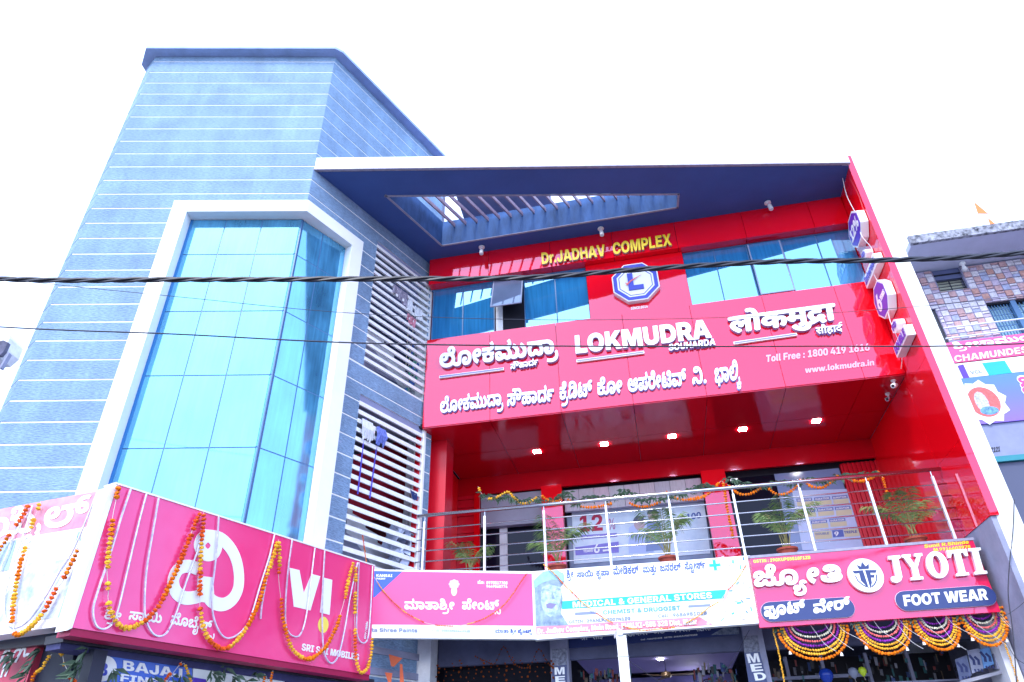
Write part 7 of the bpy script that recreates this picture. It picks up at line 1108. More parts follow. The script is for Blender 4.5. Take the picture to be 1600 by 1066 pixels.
for nm, cs in (('crest_j', [P(-.70, .30), P(-.08, .30), P(-.04, -.80), P(-.36, -.30), P(-.34, .14), P(-.62, .14)]), ('crest_f', [P(.04, .30), P(.70, .26), P(.60, .10), P(.30, .12), P(.28, -.0), P(.50, -.02), P(.42, -.18), P(.26, -.16), P(.22, -.45), P(.04, -.82)]),
               ('crest_crown', [P(-.28, .36), P(-.36, .66), P(-.14, .52), P(0, .82), P(.14, .52), P(.36, .66), P(.28, .36)]), ('crest_arc', stroke([P(-.60, .02), P(-.54, -.28), P(-.34, -.54), P(-.14, -.68)], .012)), ('crest_arc', stroke([P(.60, .0), P(.54, -.30), P(.34, -.56), P(.14, -.70)], .012))):
    shape(cr_, nm, [cs], .3605, .364, M['navyb']) if False else shape(t, nm, [cs], .3605, .364, M['navyb'])
def serif(root, lets, pts, n0, n1, m, sm):
    BL, BR, TL = pts; tot = sum(w for w, _ in lets)+.06*(len(lets)-1); x = 0
    for w, cs in lets:
        V, F = fill(cs, (lambda w_: w_ % 2 == 1) if len(cs) == 2 and len(cs[1]) > 10 else (lambda w_: w_ != 0)); mb = MB(); mb.side = 1
        if len(cs) == 2 and len(cs[1]) > 10:
            F = [f for f in F if winding((sum(V[i][0] for i in f)/len(f), sum(V[i][1] for i in f)/len(f)), [cs[1]]) == 0]
        solid(mb, V, F, n0, n1, lambda a, b: (BL[0]+(BR[0]-BL[0])*(a+x)/tot+(TL[0]-BL[0])*b, BL[1]+(BR[1]-BL[1])*(a+x)/tot+(TL[1]-BL[1])*b))
        mb.build('letter', [m, sm], root); x += w+.06
J_ = (.52, [[(.06, 1), (.52, 1), (.52, .88), (.44, .86), (.44, .16), (.36, .02), (.20, -.05), (.04, .0), (.0, .10), (.04, .20), (.14, .22), (.20, .14), (.20, .86), (.06, .88)]])
Y_ = (.78, [[(0, 1), (.34, 1), (.34, .90), (.28, .88), (.42, .60), (.55, .88), (.48, .90), (.48, 1), (.78, 1), (.78, .90), (.70, .88), (.50, .46), (.50, .12), (.62, .10), (.62, 0), (.16, 0), (.16, .10), (.27, .12), (.27, .46), (.07, .88), (0, .90)]])
O_ = (.80, [[(.40+.40*math.cos(i*math.pi/14), .5+.52*math.sin(i*math.pi/14)) for i in range(28)], [(.40+.15*math.cos(i*math.pi/10), .5+.36*math.sin(i*math.pi/10)) for i in range(20)]])
T_ = (.74, [[(0, 1), (.74, 1), (.74, .72), (.64, .72), (.58, .87), (.49, .87), (.49, .12), (.60, .10), (.60, 0), (.14, 0), (.14, .10), (.25, .12), (.25, .87), (.16, .87), (.10, .72), (0, .72)]])
Ii = (.46, [[(0, 1), (.46, 1), (.46, .90), (.35, .88), (.35, .12), (.46, .10), (.46, 0), (0, 0), (0, .10), (.11, .12), (.11, .88), (0, .90)]])
serif(t, [J_, Y_, O_, T_, Ii], [(6.117,3.486),(7.174,3.511),(6.147,3.786)], .302, .36, M['letter'], PS)
def pill(a, b, h, n0, n1, m, nm, root):
    """rounded plate between a and b with half height h, in (u, z)"""
    A, B = Vector(a), Vector(b); d = (B-A).normalized(); nn = Vector((-d.y, d.x)); th = math.atan2(d.y, d.x); pts_ = []
    for i in range(11): w = th-math.pi/2+math.pi*i/10; pts_.append((B.x+h*math.cos(w), B.y+h*math.sin(w)))
    for i in range(11): w = th+math.pi/2+math.pi*i/10; pts_.append((A.x+h*math.cos(w), A.y+h*math.sin(w)))
    return MB().plate(pts_, n0, n1).build(nm, m, root)
a, b, c_, d_ = [(4.684,3.242),(5.526,3.244),(5.134,3.355),(5.091,3.132)]
h_ = abs(c_[1]-d_[1])/2; pill(a, b, h_*1.04, .302, .325, PS, 'plate_edge', t); pill(a, b, h_, .3255, .335, M['navyb'], 'name_plate', t)
text(t, 'K', 'foot', [(4.595,3.188),(5.076,3.218),(4.622,3.336)], .3355, .339, PW, cap=.74, bold=.01); text(t, 'K', 'ware', [(5.162,3.193),(5.584,3.228),(5.196,3.341)], .3355, .339, PW, cap=.8, bold=.01)
a, b, c_, d_ = [(6.217,3.271),(7.075,3.278),(6.685,3.385),(6.621,3.167)]
h_ = abs(c_[1]-d_[1])/2; pill(a, b, h_*1.04, .302, .325, PS, 'plate_edge', t); pill(a, b, h_, .3255, .335, M['navyb'], 'name_plate', t)
text(t, 'L', 'FOOT WEAR', [(6.183,3.213),(7.086,3.229),(6.2,3.333)], .3355, .339, PW, bold=.006)

# ============================================================ SHOPS UNDER THE BOARDS
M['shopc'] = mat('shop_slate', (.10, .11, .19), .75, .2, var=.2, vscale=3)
gs = thing('shopfronts', 'ground floor shopfronts with pillars, beams and dark interiors under the boards', 'shopfront', 'F', 0, 0, 0)
MB().box(.0, 7.2, -5, .18, 3.30, 3.77).build('shop_ceiling', M['shopc'], gs)
MB().box(.0, 7.2, -5.2, -5, 0, 3.3).build('shop_rear_wall', mat('shop_rear', (.10, .10, .17), .8), gs)
MB().box(-.07, .25, -.45, -.15, 0, 3.299).build('pillar', M['offwhite'], gs)
MB().box(-.9, -.75, -5, -.2, 0, 3.77).build('outer_wall', M['greyw'], gs)
MB().box(-.75, .0, -5, .0, 3.30, 3.76).build('shop_ceiling', M['shopc'], gs)
MB().box(-.6, .0, -3, -2.9, 0, 3.3).build('side_wall', mat('side_wall_tan', (.30, .30, .33), .8), gs)
MB().box(1.86, 2.10, -.60, -.34, 0, 3.299).build('pillar', M['greyw'], gs); MB().box(4.38, 4.62, -.60, -.34, 0, 3.299).build('pillar', M['greyw'], gs)
MB().box(7.10, 7.235, -.40, .10, 0, 3.04).build('pilaster', M['offwhite'], gs)
MB().box(.25, 7.1, -.62, -.50, 2.94, 3.29).build('shutter_beam', M['shopc'], gs)
MB().box(.25, 1.86, -.9, -.8, 2.55, 2.935).build('shutter_box', M['dark'], gs)
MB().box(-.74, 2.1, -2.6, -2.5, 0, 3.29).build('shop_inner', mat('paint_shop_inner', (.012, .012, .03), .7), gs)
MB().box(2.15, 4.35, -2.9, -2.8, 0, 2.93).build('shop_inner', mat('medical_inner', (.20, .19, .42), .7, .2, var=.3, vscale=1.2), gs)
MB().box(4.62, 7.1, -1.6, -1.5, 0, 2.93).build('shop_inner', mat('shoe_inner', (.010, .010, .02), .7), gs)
MB().box(2.12, 4.36, -2.8, -.62, 3.0, 3.02).build('inner_ceiling', mat('medical_ceiling', (.25, .22, .50), .7), gs)
MB().box(4.64, 7.08, -1.5, -.62, 2.50, 2.52).build('shelf', M['greyw'], gs)
MB().box(4.64, 5.9, -.95, -.92, 2.62, 2.66).build('shelf_edge', M['greyw'], gs)
for u in (4.9, 5.35, 5.9, 6.4): MB().box(u, u+.04, -1.0, -.95, 0, 2.9).build('rack_upright', M['greyw'], gs)
# merchandise seen in the dark, hung in rows
random.seed(4); pal = [chip('goods_%d' % i, c_) for i, c_ in enumerate(((.20, .03, .03), (.03, .06, .20), (.22, .22, .27), (.02, .02, .03), (.14, .10, .07), (.02, .12, .13)))]
hk = thing('hanging_goods', 'rows of small packets hanging in the dark shop openings', 'goods', 'F', 3, -.8, 2.3, kind=None)
mb = MB()
for i in range(520):
    u = random.choice((random.uniform(.3, 1.8), random.uniform(4.7, 7.0), random.uniform(2.15, 2.9), random.uniform(3.7, 4.3))); z = random.uniform(2.35, 2.88); n = random.uniform(-1.4, -.85); mb.cur = i % 6
    w_, h2 = random.uniform(.006, .026), random.uniform(.02, .09); mb.hexa([(u-w_, n, z-h2), (u+w_*.6, n, z-h2*1.1), (u+w_*.6, n+.012, z-h2*1.1), (u-w_, n+.012, z-h2)], [(u-w_*.8, n, z+h2*.3), (u+w_, n, z+h2*.2), (u+w_, n+.012, z+h2*.2), (u-w_*.8, n+.012, z+h2*.3)])
mb.build('packets', pal, hk, kind='stuff')
# Hindi banner above the medical shop
t = thing('hindi_banner', 'dark blue Hindi banner tucked behind the white medical board', 'banner', 'F', 2.1, -.46, 2.95)
pp_([(2.054,3.309),(4.44,3.334),(4.303,3.13),(2.066,3.073)], -.495, -.46, 'banner_sheet', M['navyb'])
pp_([(3.98,3.141),(4.189,3.232),(4.357,3.21),(4.342,3.134)], -.4595, -.458, 'banner_picture', mat('banner_photo', (.10, .14, .25), .5, .3, var=.6, vscale=20, var2=(.35, .40, .50)))
for w, pts in (('v1', [(2.266,3.165),(2.366,3.173),(2.271,3.233)]), ('v2', [(2.428,3.169),(2.571,3.179),(2.433,3.236)]), ('v4', [(2.835,3.179),(3.175,3.191),(2.84,3.255)]), ('v5', [(3.237,3.19),(3.402,3.2),(3.246,3.261)]), ('v6', [(3.47,3.199),(3.735,3.203),(3.48,3.268)]), ('v7', [(3.801,3.196),(3.996,3.201),(3.812,3.265)])):
    text(t, 'V', w, pts, -.459, -.456, M['white2'], cap=.66, bold=.012)
text(t, 'L', 'Cell : 9686951028   GSTIN : 29ANLPJ7007N1ZG', [(3.071,3.125),(3.813,3.147),(3.072,3.141)], -.459, -.457, M['letter'])
# vertical MEDICAL boards
for lab, P0, P1, P2, r_ in (('dark vertical board with white letters MED, left of the medical shop', [(1.883,2.852),(2.077,2.859),(2.061,2.522),(1.86,2.53)], [(1.91,2.747),(2.042,2.748),(1.91,2.833)], [(1.914,2.656),(2.044,2.656),(1.913,2.728)], [(1.888,3.062),(2.084,3.063),(2.077,2.859),(1.883,2.852)]),
                        ('dark vertical board with white letters MED, between medical and footwear shops', [(4.351,2.892),(4.542,2.894),(4.567,2.424),(4.334,2.433)], [(4.38,2.772),(4.523,2.777),(4.373,2.876)], [(4.401,2.671),(4.54,2.677),(4.394,2.757)], [(4.376,3.087),(4.557,3.09),(4.543,2.897),(4.351,2.894)])):
    t = thing('medical_pillar_board', lab, 'signboard', 'F', sum(p[0] for p in P0)/4, -.33, 2.3, 'vertical medical boards on the pillars')
    pp_(P0, -.338, -.33, 'board', M['navyb']); pp_(r_, -.338, -.331, 'photo_panel', mat('board_photo', (.10, .12, .22), .5, .3, var=.6, vscale=25, var2=(.30, .32, .42)))
    text(t, 'L', 'M', P1, -.329, -.326, M['letter']); text(t, 'L', 'E', P2, -.329, -.326, M['letter'])
    dx, dz = P2[0][0]-P1[0][0], P2[0][1]-P1[0][1]; P3 = [(a+dx, b+dz) for a, b in P2]; text(t, 'L', 'D', P3, -.329, -.326, M['letter'])
# white steel post in front of the medical shop
t = thing('white_steel_post', 'white steel post standing before the medical shop with a bracket on top', 'post', 'F', 2.90, .55, 0)
MB().box(2.82, 2.935, .48, .60, 0, 3.03).build('post_shaft', M['letter'], t); MB().slab([(2.78, .40), (2.84, .62), (2.90, .62), (2.84, .40)], 3.031, 3.10).build('bracket', M['offwhite'], t)
MB().box(2.812, 2.942, .47, .61, 2.80, 2.81).build('collar', M['offwhite'], t)
# fans
t = thing('ceiling_fan', 'brown three blade ceiling fan inside the medical shop', 'fan', 'F', 3.34, -1.6, 2.98)
MB().tube([(3.34, -1.6, 2.995), (3.34, -1.6, 2.86)], .012, 6).build('down_rod', M['steel'], t)
MB().lathe((3.34, -1.6), [(.02, 2.87), (.07, 2.85), (.08, 2.81), (.05, 2.785)], 14).build('motor', mat('fan_bronze', (.16, .10, .05), .4, .5, metal=.4), t)
for k in range(3):
    a = k*2.094+.3; c_, s_ = math.cos(a), math.sin(a)
    MB().hexa([(3.34+c_*.07-s_*.03, -1.6+s_*.07+c_*.03, 2.815), (3.34+c_*.42-s_*.05, -1.6+s_*.42+c_*.05, 2.812), (3.34+c_*.42+s_*.05, -1.6+s_*.42-c_*.05, 2.80), (3.34+c_*.07+s_*.03, -1.6+s_*.07-c_*.03, 2.805)],
              [(3.34+c_*.07-s_*.03, -1.6+s_*.07+c_*.03, 2.821), (3.34+c_*.42-s_*.05, -1.6+s_*.42+c_*.05, 2.818), (3.34+c_*.42+s_*.05, -1.6+s_*.42-c_*.05, 2.806), (3.34+c_*.07+s_*.03, -1.6+s_*.07-c_*.03, 2.811)]).build('blade', mat('fan_blade', (.14, .09, .06), .5), t)
t = thing('wall_fan', 'round black wall fan at the back of the medical shop', 'fan', 'F', 3.95, -2.7, 2.72)
m_ = MB()
for k in range(16):
    a = k*math.pi/8; m_.tube([(3.95, -2.66, 2.72), (3.95+.11*math.cos(a), -2.64, 2.72+.13*math.sin(a))], .004, 4)
m_.tube([(3.95+.11*math.cos(k*math.pi/10), -2.64, 2.72+.13*math.sin(k*math.pi/10)) for k in range(21)], .007, 4); m_.build('fan_guard', M['cable'], t)
MB().lathe((3.95, -2.7), [(.03, 2.60), (.03, 2.50)], 8).build('fan_bracket', M['cable'], t)
t = thing('tube_light', 'short lit tube light on the back wall of the medical shop', 'light', 'F', 3.75, -2.78, 2.58)
MB().box(3.68, 3.86, -2.79, -2.76, 2.585, 2.615).build('tube', M['lamp'], t)
t = thing('bulb_light', 'small glowing lamp on the medical shop ceiling above the fan', 'light', 'F', 3.28, -1.3, 2.98)
MB().box(3.25, 3.33, -1.33, -1.27, 2.985, 2.998).build('lamp_panel', M['lamp'], t)
# low horizontal louvres seen at left of the white pillar
t = thing('stair_grille', 'grey horizontal slats with orange cloths at the foot of the stair tower', 'grille', 'S', 2.0, .02, 2.3)
for z in (2.98, 2.74, 2.50): MB().box(1.2, 3.1, -.02, .03, z, z+.08).build('slat', M['greyw'], t)
MB().box(1.2, 3.2, -.5, -.45, 2.0, 3.39).build('backing_wall', mat('backing_tan', (.32, .33, .33), .8, .2, var=.2), t)
# balloons and shoe posters in the footwear shop
for lab, u, z, r_, m in (('blue balloon hanging in the footwear shop', 5.28, 2.60, .085, chip('balloon_blue', (.01, .04, .30), .2)), ('grey balloon beside the green one in the footwear shop', 5.60, 2.62, .06, chip('balloon_grey', (.20, .22, .30), .2)), ('lime green balloon hanging in the footwear shop', 5.71, 2.63, .05, chip('balloon_lime', (.45, .60, .03), .2))):
    t = thing('balloon', lab, 'balloon', 'F', u, -.42, z, 'balloons in the footwear shop')
    MB().lathe((u, -.42), [(.004, z-r_*1.25), (r_*.55, z-r_*.85), (r_*.95, z-r_*.2), (r_, z+.2*r_), (r_*.75, z+.75*r_), (.004, z+r_)], 16).build('balloon_skin', m, t, smooth=True)
    MB().tube([(u, -.42, z-r_*1.25), (u+.01, -.42, z-r_*2)], .002, 4).build('string', M['thread'], t)
for lab, P0, m in (('dark shoe poster, first from the left above the footwear cabinet', [(6.676,2.675),(6.816,2.714),(6.795,2.501),(6.654,2.455)], 'sp1'), ('grey shoe poster in the middle above the footwear cabinet', [(6.837,2.762),(6.974,2.778),(6.941,2.561),(6.805,2.519)], 'sp2'), ('light blue shoe poster above the footwear cabinet', [(6.975,2.769),(7.086,2.79),(7.069,2.608),(6.947,2.565)], 'sp3')):
    t = thing('shoe_poster', lab, 'poster', 'F', P0[0][0], -.10, P0[2][1], 'shoe posters on the footwear cabinet')
    c_ = {'sp1': (.08, .10, .20), 'sp2': (.22, .24, .34), 'sp3': (.10, .24, .50)}[m]
    pp_(P0, -.115, -.10, 'poster_sheet', mat(m, c_, .4, .4, var=.3, vscale=8))
    cu, cz = sum(p[0] for p in P0)/4, sum(p[1] for p in P0)/4
    for k in range(2): shape(t, 'shoe_print', [stroke([(cu-.05+.05*k, cz+.06-.02*k), (cu-.02+.05*k, cz), (cu-.03+.05*k, cz-.05)], .03)], -.0995, -.0985, chip('shoe_navy', (.02, .03, .12)) if m == 'sp1' and k == 0 else bpy.data.materials['shoe_navy'])
    for k in range(3): MB().box(cu-.05+.035*k, cu-.03+.035*k, -.0995, -.0985, cz-.12, cz-.09).build('shoe_print', bpy.data.materials['shoe_navy'], t)
t = thing('footwear_cabinet', 'grey cornice of the footwear cabinet at the lower right', 'cabinet', 'F', 6.4, -.3, 2.3)
pp_([(6.639,2.447),(7.216,2.557),(7.203,2.522),(6.645,2.412)], -.7, -.06, 'cabinet_top', mat('cabinet_grey', (.30, .30, .36), .5)); pp_([(7.14,2.974),(7.233,2.959),(7.207,2.557),(7.075,2.554)], -.2, -.08, 'cabinet_side', M['greyw'])

# ============================================================ GARLANDS, RIBBONS, TORAN
FL = [M['marl'], M['mary'], M['marr'], M['thread']]
def garland(label, fk, segs, gap, r=.017, name='marigold_garland', grp=None, pal=(0, 1), seg_len=7, yellow=.42):
    """segs: list of (u,z) polylines of beads; between them only thread shows"""
    allp = [p for s in segs for p in s]; top = max(allp, key=lambda p: p[1])
    t = thing(name, label, 'garland', fk, top[0], gap, top[1], grp)
    mb = MB(); cnt = 0; cur = pal[0]
    th = MB()
    for s in segs:
        P = [(p[0], gap, p[1]) for p in s]; S = smooth_path(P, 6) if len(P) > 2 else [Vector(p) for p in P]
        acc = 0; last = S[0]
        for a, b in zip(S, S[1:]):
            L_ = (b-a).length; d = 0
            while acc+L_-d >= r*1.5:
                st = r*1.5-acc; d += st; acc = 0; p = a.lerp(b, min(1, d/L_)) if L_ > 0 else b
                if cnt % seg_len == 0: cur = random.choices(range(3), (1-yellow-.2, yellow, .2))[0] if len(pal) > 1 else pal[0]
                mb.cur = cur; jit = Vector((random.uniform(-.003, .003), random.uniform(0, .004), 0)); mb.bead(p+jit, r*random.uniform(.85, 1.12), .82, (b-a)+Vector((random.uniform(-.4, .4), random.uniform(-.4, .4), random.uniform(-.4, .4)))*(b-a).length); cnt += 1
            acc += L_-d
    full = smooth_path([(p[0], gap-.004, p[1]) for p in allp], 3); th.tube(full, .003, 4); th.build('thread', M['thread'], t)
    mb.build('flowers', FL, t, kind='stuff'); return t
G = 'marigold garlands on the corner signs'
G1a = [(-0.007,3.769),(0.002,3.712),(0.013,3.647)]; G1b = [(0.027,3.503),(0.051,3.375),(0.071,3.252),(0.105,3.103)]; G1c = [(0.136,3.018),(0.171,2.933)]; G1d = [(0.186,2.876),(0.228,2.794),(0.286,2.73),(0.349,2.692),(0.41,2.689),(0.487,2.722),(0.574,2.791),(0.657,2.95),(0.702,3.129),(0.744,3.333),(0.784,3.563)]; G1e = [(0.784,3.562),(0.804,3.688),(0.834,3.766)]
garland('orange marigold garland looped over the left half of the pink corner sign', 'V', [G1a, G1b, G1c, G1d, G1e], .04, .0245, grp=G)
garland('long marigold garland sweeping from the sign top down past the giant letter', 'V', [[(0.862,3.777),(0.884,3.64),(0.904,3.507),(0.956,3.269),(1.014,3.039)], [(1.034,2.972),(1.097,2.826),(1.211,2.697),(1.375,2.648),(1.501,2.73),(1.597,2.872),(1.681,3.088),(1.717,3.339),(1.76,3.529),(1.791,3.724)]], .04, .0245, grp=G, yellow=.5)
garland('marigold garland framing the VI letters on the pink sign', 'V', [[(1.799,3.745),(1.848,3.567),(1.88,3.389)], [(1.945,3.212),(1.991,3.07),(2.064,2.925),(2.187,2.756),(2.354,2.679),(2.507,2.7),(2.672,2.832),(2.781,3.016),(2.828,3.154)], [(2.872,3.318),(2.896,3.492),(2.919,3.639),(2.956,3.761)]], .04, .0245, grp=G, yellow=.45)
garland('narrow marigold garland loop at the right end of the pink sign', 'V', [[(2.992,3.738),(3.024,3.567)], [(3.031,3.466),(3.062,3.202)], [(3.091,3.079),(3.133,2.827),(3.191,2.685),(3.261,2.627),(3.36,2.692),(3.4,2.858),(3.388,3.013)]], .04, .023, grp=G, yellow=.6)
garland('short marigold strand hanging at the far left edge of the white corner sign', 'L', [[(-0.963,3.815),(-0.992,3.711),(-1.047,3.615)], [(-1.071,3.562),(-1.116,3.498),(-1.152,3.398),(-1.143,3.227)]], .04, .023, grp=G)
garland('long marigold garland looped across the washed out left corner sign', 'L', [[(-0.812,3.804),(-0.805,3.716)], [(-0.817,3.664),(-0.797,3.555)], [(-0.794,3.416),(-0.776,3.329),(-0.767,3.245),(-0.738,3.127),(-0.691,2.978),(-0.638,2.849),(-0.588,2.746)], [(-0.531,2.682),(-0.473,2.646),(-0.417,2.652),(-0.356,2.673),(-0.256,2.751),(-0.206,2.834),(-0.155,2.963)], [(-0.115,3.016),(-0.09,3.093),(-0.067,3.168),(-0.044,3.268)], [(-0.003,3.343),(0.024,3.428),(0.057,3.514),(0.078,3.637)]], .04, .023, grp=G)
garland('thin marigold string draped across the pink paints board', 'P', [[(-0.15,4.376),(-0.062,4.005)], [(0.088,3.783),(0.146,3.699),(0.286,3.551),(0.448,3.42),(0.571,3.348),(0.71,3.284)], [(0.847,3.252),(0.915,3.244),(1.085,3.236)], [(1.256,3.26),(1.427,3.309),(1.6,3.399),(1.742,3.507),(1.869,3.659),(1.98,3.815),(2.046,3.899)]], .03, .009, grp=G, yellow=.15)
garland('pale marigold string draped across the white medical board', 'F', [[(1.924,4.013),(2.061,3.885),(2.174,3.75),(2.305,3.608),(2.414,3.489),(2.515,3.408)], [(2.569,3.359),(2.669,3.29),(2.777,3.221)], [(2.886,3.179),(3.105,3.122),(3.309,3.12),(3.531,3.13)], [(3.665,3.17),(3.823,3.24),(3.946,3.321),(4.096,3.392)], [(4.229,3.519),(4.349,3.62),(4.517,3.822)]], .33, .010, grp=G, yellow=.6)
# silver ribbons over the corner signs
RB = 'silver ribbons draped over the corner signs'
def ribbon(label, fk, pts, gap):
    top = max(pts, key=lambda p: p[1]); t = thing('ribbon', label, 'ribbon', fk, top[0], gap, top[1], RB)
    MB().tube(smooth_path([(u, gap, z) for u, z in pts], 7), .0085, 5).build('ribbon_strand', M['ribbon'], t)
ribbon('silver ribbon loop nearest the left edge of the pink sign', 'V', [(0.118,3.768),(0.107,3.525),(0.105,3.199),(0.094,2.921),(0.101,2.775),(0.158,2.676),(0.228,2.658),(0.286,2.709),(0.301,2.823),(0.289,3.113),(0.272,3.519),(0.268,3.771)], .025)
ribbon('silver ribbon loop hanging past the Kannada shop name', 'V', [(0.389,3.771),(0.419,3.472),(0.45,3.178),(0.502,2.933),(0.563,2.773),(0.674,2.674),(0.778,2.703),(0.827,2.868),(0.854,3.128),(0.896,3.431),(0.897,3.686)], .025)
ribbon('silver ribbon loop inside the giant Kannada letter', 'V', [(1.04,3.791),(1.104,3.421),(1.144,3.096),(1.22,2.885),(1.361,2.751),(1.502,2.779),(1.619,2.929),(1.678,3.263),(1.73,3.562),(1.749,3.788)], .025)
ribbon('short silver ribbon end dangling between the giant letter and VI', 'V', [(1.737,3.638),(1.742,3.346),(1.739,3.1),(1.752,2.962)], .025)
ribbon('silver ribbon loop around the letter V', 'V', [(1.998,3.796),(2.002,3.49),(2.038,3.15),(2.095,2.931),(2.217,2.864),(2.309,2.916),(2.346,3.128),(2.341,3.503),(2.337,3.788)], .025)
ribbon('silver ribbon loop through the yellow dot', 'V', [(2.491,3.794),(2.531,3.386),(2.6,2.983),(2.674,2.758),(2.786,2.676),(2.885,2.76),(2.942,3.031),(2.976,3.388),(3.041,3.782)], .025)
ribbon('silver ribbon loop at the right end of the pink sign', 'V', [(3.066,3.788),(3.104,3.329),(3.139,3.039),(3.232,2.936),(3.335,2.991),(3.342,3.288),(3.322,3.617),(3.311,3.797)], .025)
ribbon('silver ribbon loop on the washed out left sign', 'L', [(-0.052,3.778),(-0.085,3.516),(-0.133,3.26),(-0.22,3.097),(-0.306,2.892),(-0.418,2.742),(-0.57,2.71),(-0.723,2.792),(-0.839,2.95),(-0.902,3.233),(-0.909,3.524),(-0.934,3.788)], .025)
ribbon('silver ribbon strand at the far left of the white sign', 'L', [(-0.995,3.798),(-1.054,3.635),(-1.046,3.387),(-1.054,3.219),(-1.018,2.986)], .025)
# marigold strands with mango leaves under the ledge
def leafcluster(mb, c, size, k, spread=1.0):
    for _ in range(k):
        a = Vector((random.uniform(-1, 1)*spread, random.uniform(.1, .9), random.uniform(-1.3, .1))).normalized(); L_ = size*random.uniform(.7, 1.2); w = L_*.13
        s = a.cross(Vector((0, 1, 0))).normalized()*w; c0 = Vector(c)+Vector((random.uniform(-.02, .02), 0, random.uniform(-.02, .02)))
        m1 = c0+a*L_*.45+Vector((0, .01, 0)); tip = c0+a*L_+Vector((0, 0, -.02))
        mb.quad(c0, m1-s, tip); mb.quad(c0, tip, m1+s)
def leaf_strand(label, fk, segs, cl, gap, size=.14):
    t = garland(label, fk, segs, gap, .016, 'leaf_garland', 'garlands with mango leaves under the ledge')
    for c in cl:
        mb = MB(); leafcluster(mb, (c[0], gap, c[1]), size*.8, 6); mb.build('mango_leaves', M['leaf'], t)
leaf_strand('marigold and mango leaf strand before the small red script sign', 'Y', [[(-0.207,2.528),(-0.235,2.489),(-0.271,2.427),(-0.333,2.396),(-0.349,2.335),(-0.332,2.27)]], [(-0.702,2.58),(-0.65,2.527),(-0.372,2.578),(-0.401,2.484),(-0.42,2.391)], -.04, .16)
leaf_strand('marigold and mango leaf strand between the red and blue signs', 'Y', [[(-0.152,2.585),(-0.123,2.547),(-0.079,2.508)], [(-0.04,2.458),(-0.005,2.426)], [(0.042,2.388),(0.092,2.345),(0.168,2.302),(0.227,2.236)]], [(0.213,2.519),(0.21,2.428),(0.145,2.467),(0.167,2.363)], -.05, .17)
leaf_strand('marigold and mango leaf strand across the white letters of the blue sign', 'X', [[(0.915,2.447),(0.879,2.407),(0.853,2.356),(0.847,2.308)], [(0.99,2.538),(0.969,2.498)], [(1.02,2.528),(1.062,2.473),(1.097,2.426),(1.137,2.379)]], [(0.367,2.407),(0.731,2.394),(0.94,2.412),(1.019,2.436)], -.04, .15)
leaf_strand('marigold and mango leaf strand at the right end of the blue sign', 'X', [[(2.055,2.568),(2.039,2.519),(2.044,2.435)], [(1.955,2.53),(1.948,2.446)]], [(1.328,2.49),(1.469,2.538),(1.572,2.468),(1.373,2.451),(1.815,2.508),(1.735,2.465)], -.04, .15)
# toran of swagged flower strings below the footwear board
mt_ = [M['marl'], M['mary'], M['magenta'], M['coral'], M['cream']]
tors = [(4.729,3.096),(5.53,3.101),(5.601,3.097),(6.217,3.111),(6.244,3.109),(6.74,3.116),(6.765,3.128),(7.252,3.155)]
lows = [(5.091,2.71),(5.781,2.731),(6.335,2.744),(6.9,2.763)]
for i in range(4):
    a, b, lo = tors[2*i], tors[2*i+1], lows[i]; H_ = (a[1]+b[1])/2-lo[1]
    t = thing('flower_toran', ('leftmost', 'second', 'third', 'rightmost')[i]+' half round festoon of orange, yellow, purple and white flower strings under the footwear board', 'festoon', 'F', (a[0]+b[0])/2, .2, a[1], 'flower festoons below the footwear board')
    for j, (sc_, ci, r_) in enumerate(((1.0, 0, .0215), (.86, 1, .0165), (.75, 1, .0165), (.63, 2, .016), (.50, 3, .0145), (.37, 4, .014), (.24, 2, .013))):
        mb = MB(); cu_ = (a[0]+b[0])/2; wd = (b[0]-a[0])/2*(.32+.68*sc_)*.99
        n_ = int((wd*2+H_*sc_*1.6)/(r_*1.9))
        for k in range(n_+1):
            s = k/n_; x = -math.cos(math.pi*s); zz = a[1]*(1-s)+b[1]*s-H_*sc_*math.sin(math.pi*s)**.85
            mb.cur = ci; mb.bead((cu_+wd*x, .2+.012*(6-j)*.3+random.uniform(-.004, .004), zz), r_*random.uniform(.9, 1.1), .85)
        mb.build('flower_string', mt_, t, kind='stuff')
    for s in (.22, .72):
        x = -math.cos(math.pi*s); zz = a[1]*(1-s)+b[1]*s-H_*math.sin(math.pi*s)**.85
        MB().lathe(((a[0]+b[0])/2+(b[0]-a[0])/2*x, .215), [(.018, zz-.055), (.014, zz-.03), (.004, zz-.012)], 8).build('white_bell', M['letter'], t)
    mb = MB(); leafcluster(mb, (a[0]+.02, .2, a[1]-.01), .10, 10, 1.3); mb.build('leaf_sprig', mat('dusty_leaf', (.16, .24, .20), .6, .3), t) if i else mb.build('leaf_sprig', M['leaf'], t)
    tm = MB()
    for k in range(3):
        u = a[0]+(b[0]-a[0])*random.uniform(.15, .9); l_ = random.uniform(.25, .42)
        tm.tube(smooth_path([(u, .24, a[1]), (u+.06, .24, a[1]-l_*.4), (u+.12+.04*k, .24, a[1]-l_*.75), (u+.22+.03*k, .24, a[1]-l_)], 4), .0022, 4)
    tm.build('tinsel', M['letter'], t)
garland('yellow flower string hanging left of the footwear festoons', 'F', [[(4.688,3.085),(4.685,3.005),(4.69,2.92),(4.694,2.827),(4.691,2.708),(4.69,2.618),(4.686,2.494),(4.671,2.389)]], .2, .0115, grp='yellow strings beside the festoons', pal=(1,), yellow=1)
garland('yellow flower string running down the right end of the footwear shop', 'F', [[(7.133,3.113),(7.135,3.021),(7.135,2.913),(7.135,2.798),(7.136,2.684),(7.134,2.589),(7.133,2.496),(7.125,2.387),(7.119,2.305)]], .2, .0125, grp='yellow strings beside the festoons', pal=(1,), yellow=1)
